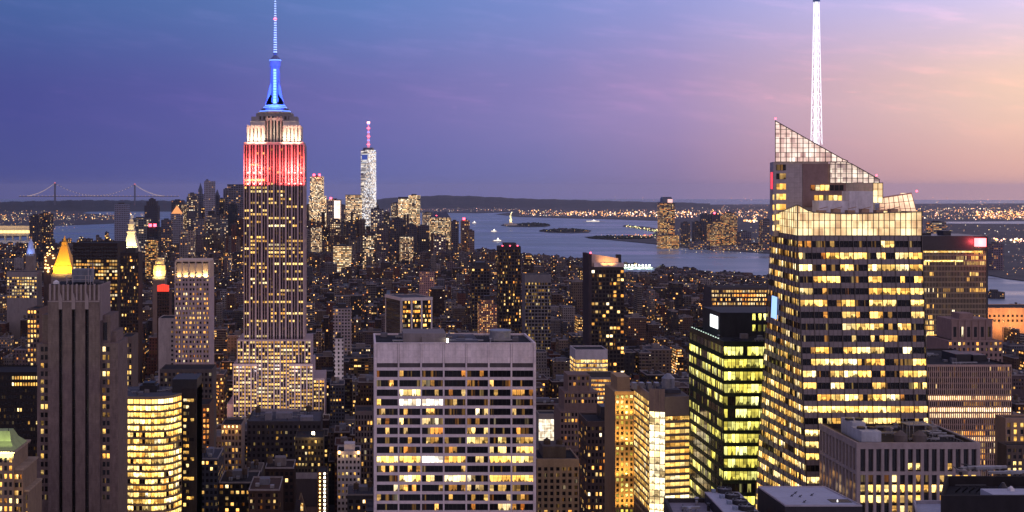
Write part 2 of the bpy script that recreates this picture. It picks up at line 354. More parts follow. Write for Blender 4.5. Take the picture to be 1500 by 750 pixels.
def city_facade(name='city_facade', cool=False, cream=False):
    """one material for the plain blocks: UV in metres, wall colour / window habits stored on each building"""
    m, g, b = newmat(name)
    uv = g.node('ShaderNodeUVMap').outputs[0]; u, z, _ = g.sep(uv)
    a1 = g.node('ShaderNodeAttribute', attribute_name='wcol'); a2 = g.node('ShaderNodeAttribute', attribute_name='wprm')
    q = g.node('ShaderNodeSeparateColor'); g.nt.links.new(a2.outputs['Color'], q.inputs[0]); lit, cw, ch = q.outputs; fill = a2.outputs['Alpha']; stren = a1.outputs['Alpha']
    U, Zf = g.m('DIVIDE', u, cw), g.m('DIVIDE', z, ch)
    cu, cz, fu, fz = g.m('FLOOR', U), g.m('FLOOR', Zf), g.m('FRACT', U), g.m('FRACT', Zf)
    inx = g.m('LESS_THAN', g.m('ABSOLUTE', g.m('SUBTRACT', fu, 0.5)), g.m('MULTIPLY', fill, 0.5))
    inz = g.m('LESS_THAN', g.m('ABSOLUTE', g.m('SUBTRACT', fz, 0.5)), 0.27)
    win = g.m('MULTIPLY', inx, inz)
    r = g.wn(g.comb(cu, cz, 1.0)); rq = g.wn(g.comb(g.m('FLOOR', g.m('DIVIDE', U, 5.0)), cz, 2.0)); big = g.noise(g.comb(u, z, 0.0), 0.035, 1)
    sc = g.m('ADD', g.m('MULTIPLY', r[0], 0.62), g.m('ADD', g.m('MULTIPLY', rq[0], 0.26), g.m('MULTIPLY', big, 0.12)))
    on = g.m('LESS_THAN', sc, g.mr(lit, 0, 1, 0.04, 0.96))
    n = g.noise(g.comb(u, z, 3.0), 1.1, 2)
    lum = g.m('MULTIPLY', g.m('MULTIPLY', g.m('POWER', r[1], 1.6), stren), g.mr(n, 0.3, 0.7, 0.6, 1.3))
    lum = g.m('MULTIPLY', g.m('MULTIPLY', on, win), g.m('ADD', lum, 0.25))
    lum = g.m('ADD', lum, g.m('MULTIPLY', win, g.m('MULTIPLY', g.m('GREATER_THAN', r[2], 0.8), 0.03)))
    col = g.ramp(g.m('ADD', g.m('MULTIPLY', r[2], 0.5), g.m('MULTIPLY', rq[2], 0.5)), [(0.0, (1.0, 0.26, 0.05)), (0.3, (1.0, 0.40, 0.09)), (0.6, (1.0, 0.54, 0.15)), (0.85, (1.0, 0.68, 0.30)), (1.0, (1.0, 0.90, 0.75))] if not (cool or cream) else [(0.0, (1.0, .45, .15)), (.35, (1.0, .60, .27)), (.7, (1.0, .75, .44)), (1.0, (1.0, .90, .72))] if cream else [(0.0, (1.0, .7, .42)), (.4, (1.0, .88, .74)), (.7, (.95, .95, 1.0)), (1.0, (.8, .88, 1.0))])
    wv = g.noise(g.comb(u, g.m('MULTIPLY', z, 0.3), 8.0), 0.25, 4, 0.6); kk = g.mr(wv, 0.3, 0.7, 0.72, 1.15)
    course = g.m('LESS_THAN', g.m('FRACT', g.m('ADD', Zf, 0.02)), 0.10); kk = g.m('MULTIPLY', kk, g.mf(course, 1.0, 1.18))
    wall = g.mul(g.comb(kk, kk, kk), a1.outputs['Color'])
    g.put(b.inputs['Base Color'], g.mix(win, wall, (0.016, 0.017, 0.02)))
    g.put(b.inputs['Roughness'], g.mf(win, 0.85, 0.2)); b.inputs['Specular IOR Level'].default_value = 0.12
    g.put(b.inputs['Emission Color'], col); g.put(b.inputs['Emission Strength'], lum)
    m.cycles.emission_sampling = 'NONE'
    return m
def city_roof():
    m, g, b = newmat('city_roof'); a1 = g.node('ShaderNodeAttribute', attribute_name='wcol')
    P = g.node('ShaderNodeNewGeometry').outputs['Position']
    n = g.noise(P, 0.08, 5, 0.6); n2 = g.noise(P, 0.6, 4, 0.7)
    vor = g.node('ShaderNodeTexVoronoi'); vor.inputs['Scale'].default_value = 0.16; g.put(vor.inputs['Vector'], P)
    t = g.node('ShaderNodeSeparateColor'); g.nt.links.new(vor.outputs['Color'], t.inputs[0])
    base = g.ramp(g.m('ADD', g.m('MULTIPLY', n, 0.6), g.m('MULTIPLY', t.outputs[0], 0.4)), [(0.3, (0.022, 0.022, 0.027)), (0.6, (0.045, 0.046, 0.055)), (0.8, (0.12, 0.125, 0.15))])
    k = g.mr(n2, 0.3, 0.7, 0.8, 1.2)
    g.put(b.inputs['Base Color'], g.mul(g.comb(k, k, k), base)); b.inputs['Roughness'].default_value = 0.9; b.inputs['Specular IOR Level'].default_value = 0.08
    return m
M_FAC, M_ROOF = city_facade(), city_roof(); M_FACW = city_facade('cool_glass_facade', True); M_FACC = city_facade('cream_lit_facade', False, True)
TAR = stone('tar_roof', (0.03, 0.031, 0.036), 0.9, 0.4, 0.2)
TARL = stone('grey_roof', (0.09, 0.095, 0.115), 0.85, 0.3, 0.15)
DARKM = plain('dark_metal', (0.03, 0.03, 0.034), 0.5, 0.4)
GREYM = plain('grey_metal', (0.30, 0.31, 0.33), 0.45, 0.5)
WHITEP = plain('white_paint', (0.7, 0.7, 0.7), 0.6)
BLACKG = plain('black_glass', (0.010, 0.010, 0.012), 0.12)
WOOD = stone('cedar_tank', (0.10, 0.075, 0.055), 0.9, 0.3, 1.5)
REDL = plain('red_beacon', (0.2, 0.0, 0.0), 0.4, 0, (1.0, 0.06, 0.10), 9.0)
WHTL = plain('white_lamp', (0.5, 0.5, 0.5), 0.4, 0, (1.0, 0.86, 0.62), 7.0)
ORGL = plain('orange_lamp', (0.5, 0.4, 0.3), 0.4, 0, (1.0, 0.52, 0.16), 6.0)
LAMPC = [0]
def lamp(kind, loc, target, power, color, size=1.0, spot=70, blend=0.6):
    d = bpy.data.lights.new('floodlight', kind); d.energy = power; d.color = color
    if kind == 'AREA': d.size = size
    if kind == 'SPOT': d.spot_size = math.radians(spot); d.spot_blend = blend; d.shadow_soft_size = size
    if kind == 'POINT': d.shadow_soft_size = size
    o = bpy.data.objects.new('floodlight', d); COL.objects.link(o); o.location = loc
    if target is not None: o.rotation_euler = (Vector(loc) - Vector(target)).to_track_quat('Z', 'Y').to_euler()
    return o
# ------------------------------------------------------------------ the ground, the water, the far shores
import bmesh
from mathutils.geometry import tessellate_polygon
def water_mat():
    m, g, b = newmat('harbour_water')
    P = g.node('ShaderNodeNewGeometry').outputs['Position']; x, y, z = g.sep(P)
    n = g.noise(g.comb(g.m('MULTIPLY', x, 0.02), g.m('MULTIPLY', y, 0.06)), 1.0, 6, 0.65)
    n3 = g.noise(g.comb(g.m('MULTIPLY', x, 0.0008), g.m('MULTIPLY', y, 0.0035)), 1.0, 4, 0.6)
    g.put(b.inputs['Base Color'], g.mix(g.mr(n3, 0.35, 0.65), (0.16, 0.24, 0.32), (0.24, 0.33, 0.42)))
    g.put(b.inputs['Roughness'], g.mr(n3, 0.38, 0.62, 0.20, 0.50)); b.inputs['IOR'].default_value = 1.33
    bp = g.node('ShaderNodeBump'); bp.inputs['Strength'].default_value = 0.5; bp.inputs['Distance'].default_value = 0.6
    g.put(bp.inputs['Height'], n); g.nt.links.new(bp.outputs[0], b.inputs['Normal'])
    return m
def land_mat(name, c, c2):
    m, g, b = newmat(name); P = g.node('ShaderNodeNewGeometry').outputs['Position']
    n = g.noise(P, 0.004, 8, 0.65); g.put(b.inputs['Base Color'], g.mix(g.mr(n, 0.38, 0.62), c, c2)); b.inputs['Roughness'].default_value = 0.95
    return m
MW = water_mat(); ML = land_mat('far_land', (0.02, 0.026, 0.03), (0.06, 0.062, 0.07)); MH = land_mat('hill_woods', (0.012, 0.022, 0.024), (0.035, 0.045, 0.05))
MA = stone('asphalt', (0.05, 0.05, 0.053), 0.9, 0.3, 0.05)
MP = stone('pavement', (0.22, 0.21, 0.20), 0.9, 0.3, 0.2)
# water as one curved sheet to the horizon
mb = MB(); rad = [0]; r = 400.0
while r < 68000: rad.append(r); r *= 1.09
NA = 96
def wp(i, j):
    a = 2 * math.pi * j / NA; x, y = rad[i] * math.sin(a), rad[i] * math.cos(a); return (x, y, -drop(x, y) - (3 if rad[i] < 1500 else 0))
for i in range(1, len(rad)):
    for j in range(NA):
        if i == 1: mb.face([wp(0, 0), wp(1, j + 1), wp(1, j)][::1])
        else: mb.face([wp(i - 1, j), wp(i - 1, j + 1), wp(i, j + 1), wp(i, j)][::-1])
tag(mb.build('water', MW), kind='structure')

def land(name, poly, mat, h=2.5, step=1500):
    tr = tessellate_polygon([[Vector((x, y, 0)) for x, y in poly]])
    bm = bmesh.new(); vs = [bm.verts.new((x, y, 0)) for x, y in poly]
    for t in tr:
        try: bm.faces.new([vs[i] for i in t])
        except ValueError: pass
    xs = [p[0] for p in poly]; ys = [p[1] for p in poly]
    for ax, lo, hi in ((0, min(xs), max(xs)), (1, min(ys), max(ys))):
        c = math.ceil(lo / step) * step
        while c < hi:
            co = (c, 0, 0) if ax == 0 else (0, c, 0); no = (1, 0, 0) if ax == 0 else (0, 1, 0)
            bmesh.ops.bisect_plane(bm, geom=bm.verts[:] + bm.edges[:] + bm.faces[:], plane_co=co, plane_no=no); c += step
    for f in bm.faces:
        f.normal_update()
        if f.normal.z < 0: f.normal_flip()
    ed = [e for e in bm.edges if e.is_boundary]
    r_ = bmesh.ops.extrude_edge_only(bm, edges=ed); sk = {v for v in r_['geom'] if isinstance(v, bmesh.types.BMVert)}
    for v in bm.verts: v.co.z = -drop(v.co.x, v.co.y) + (h if v not in sk else -4)
    me = bpy.data.meshes.new(name); bm.to_mesh(me); bm.free(); me.materials.append(mat)
    o = bpy.data.objects.new(name, me); COL.objects.link(o); return tag(o, kind='structure')
def pp(L): return [G(u, v)[:2] for u, v in L]
MANH = [(-3200, 380), (1500, 380), (1400, 2660), (1190, 3630), (958, 4105), (644, 4730), (520, 5260), (430, 6200), (260, 6900), (20, 7150), (-160, 6950), (-560, 6300), (-1350, 5600), (-2200, 4600), (-3200, 3600)]
land('manhattan_ground', MANH, MA, 0.0, 100000)
land('brooklyn_ground', [(-9000, 3000), (-3300, 4200), (-2450, 5200), (-1950, 6300)] + pp([(72, 344), (82, 331), (168, 327.5), (174, 316), (120, 312.5), (150, 305), (240, 303.5), (246, 300), (150, 297.5), (60, 297), (-100, 297), (-500, 298)]), ML)
land('jersey_ground', pp([(1900, 470), (1500, 412), (1475, 409), (1450, 404), (1300, 386), (1120, 371), (1035, 366), (1000, 363), (955, 357.5), (892, 351.5), (868, 350), (856, 347.5), (885, 346), (950, 345.5), (962, 341), (940, 336), (912, 331.8), (915, 330), (950, 333), (972, 337), (985, 333), (975, 324), (900, 321.5), (760, 318), (726, 314), (765, 310), (900, 308.5), (1000, 300), (1500, 298), (2100, 298)]), ML)
land('staten_island_ground', pp([(520, 309), (560, 311), (700, 312.5), (756, 310.5), (900, 308.6), (1005, 300), (1005, 296.5), (700, 296.5), (520, 297.5)]), ML)
land('statue_island', pp([(734, 330.4), (745, 332), (772, 332.8), (798, 332.4), (806, 331), (790, 329.6), (768, 328.8), (752, 328.0), (740, 328.8)]), MH, 5)
land('harbour_island', pp([(790, 338.8), (803, 340.8), (838, 341.8), (862, 341), (866, 338.4), (852, 336.6), (836, 337.4), (818, 336.0)]), ML, 4)
land('newark_bay_water_strip', pp([(1365, 328), (1600, 329), (1600, 324), (1365, 325.5)]), MW, 3.5)

def hill(name, prof, yr, d0, seed):
    """long wooded ridge: prof = (u, v of its crest), its crest yr metres away"""
    mb = MB(); nu = 90; u0, u1 = prof[0][0], prof[-1][0]; rows = 9
    def top(u):
        for (a, va), (b, vb) in zip(prof, prof[1:]):
            if u <= b: return va + (vb - va) * (u - a) / (b - a)
        return prof[-1][1]
    def P(i, k):
        u = u0 + (u1 - u0) * i / nu; t = k / (rows - 1); y = yr + (t - 0.6) * d0
        x = PX(u, y); crest = H_ - (top(u) - V0) / F_ * yr + math.sin(i * 0.9 + seed) * 4 + math.sin(i * 2.3) * 3
        base = -drop(x, y); s = math.sin(math.pi * min(1, t / 0.6) / 2) if t < 0.6 else math.cos(math.pi * (t - 0.6) / 0.8)
        return (x, y, base + (crest - base) * max(0, s) ** 1.3)
    for i in range(nu):
        for k in range(rows - 1): mb.face([P(i, k), P(i + 1, k), P(i + 1, k + 1), P(i, k + 1)], 0, smooth=True)
    return tag(mb.build(name, MH), kind='structure')
hill('staten_island_hills', [(528, 296), (560, 291), (600, 288), (645, 286), (700, 287.5), (770, 291), (830, 292.5), (880, 294), (960, 296), (1040, 298)], 19500, 3500, 1)
hill('watchung_hills', [(860, 298), (940, 295), (1050, 296), (1180, 297), (1300, 299), (1420, 301), (1560, 302), (1700, 303)], 33000, 5000, 4)
hill('brooklyn_heights_ridge', [(-60, 297), (30, 295), (120, 293), (190, 293.5), (250, 294), (290, 296)], 15500, 1500, 2)

haze()
# avenues with pavements; the cross streets between
for k in range(-10, 7):
    ax = -175 + 280 * k
    if ax > 1350: continue
    mb = MB()
    y1 = 1960
    for sx in (-1, 1): mb.box(ax + sx * 15 - 2.2, ax + sx * 15 + 2.2, 380, y1, -5, 0.14)
    tag(mb.build('avenue_pavement', MP), kind='structure')
mlane = plain('lane_paint', (0.7, 0.7, 0.68), 0.7)
mb = MB()
for k in range(-4, 4):
    ax = -175 + 280 * k
    for ln in (-6, 0, 6):
        for s in range(0, 74): y = 600 + s * 18; mb.face([(ax + ln - .12, y, .006), (ax + ln + .12, y, .006), (ax + ln + .12, y + 6, .006), (ax + ln - .12, y + 6, .006)])
tag(mb.build('avenue_lane_markings', mlane), kind='structure')

# ------------------------------------------------------------------ countless far lights
def dotmat():
    m, g, b = newmat('far_lights'); a = g.node('ShaderNodeAttribute', attribute_name='wcol')
    b.inputs['Base Color'].default_value = (0.02, 0.02, 0.02, 1); g.put(b.inputs['Emission Color'], a.outputs['Color']); g.put(b.inputs['Emission Strength'], a.outputs['Alpha'])
    m.cycles.emission_sampling = 'NONE'; return m
MD = dotmat()
LC = {'o': (1.0, 0.42, 0.12), 'p': (1.0, 0.50, 0.34), 'w': (1.0, 0.80, 0.55), 'y': (1.0, 0.66, 0.26), 'c': (0.85, 0.9, 1.0), 'r': (1.0, 0.08, 0.08), 'g': (0.9, 0.95, 0.4)}
def dots(name, regs, up=8.0):
    mb = MB()
    for (u0, u1, v0, v1, n, px, cols, st) in regs:
        for i in range(n):
            u = rnd.uniform(u0, u1); t = (u - u0) / max(1e-6, (u1 - u0))
            a, b = (v0 if isinstance(v0, tuple) else (v0, v0)), (v1 if isinstance(v1, tuple) else (v1, v1))
            lo, hi = a[0] + (a[1] - a[0]) * t, b[0] + (b[1] - b[0]) * t
            v = lo + (hi - lo) * rnd.random(); x, y, z = G(u, v); s = px * y / F_ * rnd.choice((0.5, 0.6, 0.8, 1.0, 1.5)) / 2
            c = LC[rnd.choice(cols)]; e = st * rnd.choice((0.35, 0.6, 0.8, 1.0, 1.6))
            h_ = 3 + rnd.random() * up; mb.cyl(x, y, z + h_, z + h_ + 1.2 * s, s * .6, s * .6, 5, at=((*c, e), (0, 0, 0, 0)), smooth=False)
    return tag(mb.build(name, MD), kind='stuff')
dots('jersey_shore_lights', [
    (760, 1120, (309, 308), (317, 322), 420, 1.3, 'ooppwy', 3.0), (815, 1125, (312, 311), (316, 322), 330, 1.6, 'oopw', 4.0), (1000, 1125, 300, 312, 120, 1.0, 'pow', 1.6),
    (1340, 1500, (306, 303), (322, 323), 420, 1.25, 'oopwy', 3.0), (1430, 1500, 311, 321, 220, 1.7, 'oop', 3.5), (1340, 1500, 330, 404, 260, 1.1, 'opwyc', 1.5), (1455, 1500, (352, 352), (357, 357), 26, 3.0, 'opw', 5.0),
    (960, 1125, 335, 372, 260, 1.1, 'owyc', 1.8), (880, 960, 346, 351, 70, 1.1, 'yowg', 2.5), (913, 966, (331.0, 339.5), (332.5, 342), 75, 1.1, 'gy', 3.5), (900, 960, 346, 348.5, 40, 1.3, 'or', 2.5),
    (1040, 1125, (367.5, 371), (366, 368), 40, 0.9, 'wyo', 2.5), (1010, 1125, 350, 366, 150, 1.1, 'owcy', 2.2), (1090, 1110, 324, 327, 26, 2.4, 'wo', 4.5), (760, 850, 316.5, 317.5, 26, .9, 'wc', 1.6)])
dots('staten_island_lights', [(560, 760, (307.5, 306.5), (311.3, 309.5), 120, 1.0, 'opw', 2.2), (620, 760, 296, 307, 90, .8, 'pow', 1.2), (760, 1000, 297, 306, 60, .9, 'pw', 1.2)])
dots('ridge_town_lights', [(900, 1130, 297.5, 301.5, 70, 0.9, 'pow', 1.4), (1340, 1500, 301.5, 305, 90, 0.9, 'opw', 1.6)], up=140)
dots('brooklyn_lights', [(-40, 230, (313, 314), (326, 322), 250, 1.3, 'ooyw', 2.4), (-40, 80, 298, 312, 160, 1.0, 'oyw', 1.6), (60, 150, (300, 303), (306, 304), 160, 1.3, 'opwy', 2.6), (-40, 110, 306, 342, 240, 1.0, 'oyw', 1.6), (180, 240, 302.5, 304, 22, 1.5, 'yw', 2.5), (-40, 60, 296.5, 300, 80, 1.0, 'op', 1.8)])

# a lamp-lined bridge crossing in the distance (left) 
def far_bridge():
    y = 15000.0; t = thing('suspension_bridge', 'long suspension bridge with lamp-strung cables, far off on the skyline at the left', 'bridge', (PX(139, y), y, -15))
    mt = plain('bridge_steel', (0.10, 0.11, 0.13), 0.7); dk = PZ(287.3, y)
    mb = MB(); mb.box(PX(28, y), PX(262, y), y - 12, y + 12, dk - 9, dk); mb.build('deck', mt, t)
    tops = []
    for u, vt in ((80.5, 268.5), (197.5, 270.5)):
        m2 = MB(); x, zt = PX(u, y), PZ(vt, y)
        for s in (-1, 1): m2.box(x - 6, x + 6, y + s * 16 - 5, y + s * 16 + 5, -20, zt)
        m2.box(x - 6, x + 6, y - 16, y + 16, zt - 14, zt - 3); m2.box(x - 6, x + 6, y - 16, y + 16, dk + 35, dk + 48)
        m2.build('tower', mt, t); tops.append((x, zt))
        b = MB(); b.cyl(x, y, zt, zt + 12, 8, 8, 8, smooth=False); b.build('beacon', plain('bridge_beacon', (.4, .1, .1), .5, 0, (1, .2, .2), 1.0), t)
    def cable(x0, z0, x1, z1, sag, name='cable'):
        m3 = MB(); L = MB(); n = 26; pr = None
        for i in range(n + 1):
            s = i / n; x = x0 + (x1 - x0) * s; z = z0 + (z1 - z0) * s - sag * 4 * s * (1 - s)
            if pr: m3.bar(pr, (x, y, z), 2.0)
            if 0 < i < n: L.cyl(x, y - 4, z - 4, z + 5, 4.5, 4.5, 6, smooth=False)
            pr = (x, y, z)
        c = m3.build(name, mt, t); tag(L.build('cable_lamps', stringlamp, c), kind='stuff')
    (xa, za), (xb, zb) = tops
    cable(xa, za, xb, zb, (za + zb) / 2 - dk - 6); cable(PX(40, y), dk, xa, za, 28); cable(xb, zb, PX(240, y), dk, 28)
    L = MB()
    for i in range(44):
        x = PX(30, y) + i * (PX(262, y) - PX(30, y)) / 43; L.cyl(x, y - 14, dk, dk + 8, 4.5, 4.5, 6, smooth=False)
    tag(L.build('deck_lamps', plain('deck_lamp', (.5, .4, .3), .5, 0, (1.0, .62, .45), .5), t), kind='stuff')
stringlamp = plain('string_lamp', (.5, .4, .3), .5, 0, (1.0, .75, .65), .45)
far_bridge()

# statue on its island
def statue():
    x, y, z = G(748, 331); k = y / F_
    t = thing('harbour_statue', 'small floodlit statue with raised torch on a stone pedestal on the dark harbour island', 'statue', (x, y, z))
    cu = stone('copper_green', (0.5, 0.52, 0.42), .7); st = stone('pedestal_stone', (0.5, 0.45, 0.36), .8)
    mb = MB(); mb.cyl(x, y, z, z + 16, 50, 46, 11, smooth=False); mb.build('fort_base', st, t)
    mb = MB(); mb.cyl(x, y, z + 16, z + 24, 17, 15, 4, smooth=False, ph=.785); mb.cyl(x, y, z + 24, z + 44, 13, 10.5, 4, smooth=False, ph=.785); mb.cyl(x, y, z + 44, z + 48, 12.5, 12.5, 4, smooth=False, ph=.785); mb.build('pedestal', st, t)
    mb = MB(); b = z + 48
    mb.cyl(x, y, b, b + 14, 7.4, 6.0, 14); mb.cyl(x, y, b + 14, b + 27, 6.0, 4.8, 14); mb.cyl(x, y, b + 27, b + 33, 4.8, 2.0, 14); mb.cyl(x, y, b + 33, b + 39, 2.2, 2.4, 12)
    mb.cyl(x, y, b + 39, b + 40.2, 3.0, 3.4, 12)
    for i in range(7): a = math.pi * i / 6; mb.bar((x + 2.6 * math.cos(a), y, b + 39 + 1.5 * math.sin(a)), (x + 6 * math.cos(a), y, b + 40 + 4.5 * math.sin(a)), .4)
    mb.bar((x + 4.2, y, b + 29), (x + 7.0, y - 1, b + 38), 1.6); mb.bar((x + 7.0, y - 1, b + 38), (x + 7.6, y - 1, b + 45), 1.3); mb.bar((x - 4.6, y, b + 29), (x - 5.6, y - 2, b + 20), 1.5); mb.box(x - 8, x - 4.4, y - 4, y - 3, b + 17, b + 25)
    mb.build('figure', cu, t)
    mb = MB(); mb.cyl(x + 7.6, y - 1, b + 45, b + 47, 1.4, 2.2, 10); mb.cyl(x + 7.6, y - 1, b + 47, b + 52, 1.8, .2, 10); mb.build('torch', plain('torch_gold', (.8, .6, .2), .3, .5, (1, .8, .4), 6), t)
    for s in (-1, 1): lamp('SPOT', (x + s * 45, y - 90, z + 18), (x, y, z + 62), 9.0e5, (1.0, .80, .45), 2, 45)
statue()
# ------------------------------------------------------------------ builders for the towers
def slab(name, label, cat, x0, x1, y0, y1, zt, wall, roof=TAR, par=1.2, group=None, z0=0.0, pt=0.5, gy=None):
    t = thing(name, label, cat, ((x0 + x1) / 2, y0, 0), group)
    mb = MB(); mb.box(x0, x1, y0, y1, z0, zt - par); mb.build('wall', wall, t)
    if par > 0:
        mb = MB()
        mb.box(x0, x1, y0, y0 + pt, zt - par, zt); mb.box(x0, x1, y1 - pt, y1, zt - par, zt)
        mb.box(x0, x0 + pt, y0 + pt, y1 - pt, zt - par, zt); mb.box(x1 - pt, x1, y0 + pt, y1 - pt, zt - par, zt)
        mb.build('parapet', wall, t)
    mb = MB(); mb.box(x0 + pt, x1 - pt, y0 + pt, y1 - pt, zt - par, zt - par + 0.15); mb.build('roof', roof, t)
    return t
def prism(mb, pts, z0, z1, mi=0, rmi=None):
    n = len(pts); L = 0
    for i in range(n):
        p, q = pts[i], pts[(i + 1) % n]; d = math.hypot(q[0] - p[0], q[1] - p[1])
        mb.face([(*p, z0), (*q, z0), (*q, z1), (*p, z1)], mi, [(L, z0), (L + d, z0), (L + d, z1), (L, z1)]); L += d
    mb.face([(*p, z1) for p in pts], mi if rmi is None else rmi)
def bays(mb, pn, fc, nb, fh, ztop, zbot, pw, sh, pd, sd, glass, a0=None, a1=None, wpad=0.0, mull=0, skipwin=None, cap=None, gd=0.06, w=1.0, zlow=None):
    """piers, spandrels and panes over one facet. sh: spandrel height at the foot of every floor"""
    a0 = 0 if a0 is None else a0; a1 = fc.W if a1 is None else a1; bw = (a1 - a0) / nb
    nf = int((ztop - zbot) / fh)
    zl = zbot if zlow is None else zlow
    if pw > 0:
        for i in range(nb + 1):
            c = a0 + i * bw; l, r = max(a0, c - pw / 2), min(a1, c + pw / 2); fc.box(mb, l, r, zl, ztop, 0, pd)
    for j in range(nf + 1):
        zt = ztop - j * fh
        if sh > 0 and zt - fh >= zl - fh: fc.box(mb, a0, a1, max(zl, zt - fh), max(zl, zt - fh) + sh, 0, sd)
        if j == nf: break
        for i in range(nb):
            l, r = a0 + i * bw + pw / 2 + wpad, a0 + (i + 1) * bw - pw / 2 - wpad
            gm = glass(i, j) if callable(glass) else glass
            if gm is None: continue
            pn.add(fc, l, r, zt - fh + sh, zt, gd, gm, w)
            for k in range(1, mull + 1):
                c = l + (r - l) * k / (mull + 1); fc.box(mb, c - 0.07, c + 0.07, zt - fh + sh, zt, gd, gd + 0.12)
def acunit(root, x0, x1, y0, y1, z0, z1, m=GREYM, name='roof_plant'):
    mb = MB(); mb.box(x0, x1, y0, y1, z0, z1)
    n = max(2, int((x1 - x0) / 1.2))
    for i in range(n): xx = x0 + (i + .5) * (x1 - x0) / n; mb.box(xx - .12, xx + .12, y0 - .1, y0, z0 + .3, z1 - .3)
    return mb.build(name, m, root)
def tank(root, x, y, z, r=2.0, h=3.6, leg=2.2, lit=None):
    mb = MB(); mb.cyl(x, y, z + leg, z + leg + h, r, r * .95, 14); mb.cyl(x, y, z + leg + h, z + leg + h + r * .7, r * 1.08, 0.05, 14, cap=False)
    o = mb.build('water_tank', WOOD, root)
    mb = MB()
    for a in (.785, 2.356, 3.927, 5.498): cx, cy_ = x + r * .75 * math.cos(a), y + r * .75 * math.sin(a); mb.box(cx - .12, cx + .12, cy_ - .12, cy_ + .12, z, z + leg)
    mb.box(x - r * .8, x + r * .8, y - .12, y + .12, z + leg - .3, z + leg - .02); mb.build('tank_stand', DARKM, o)
    return o

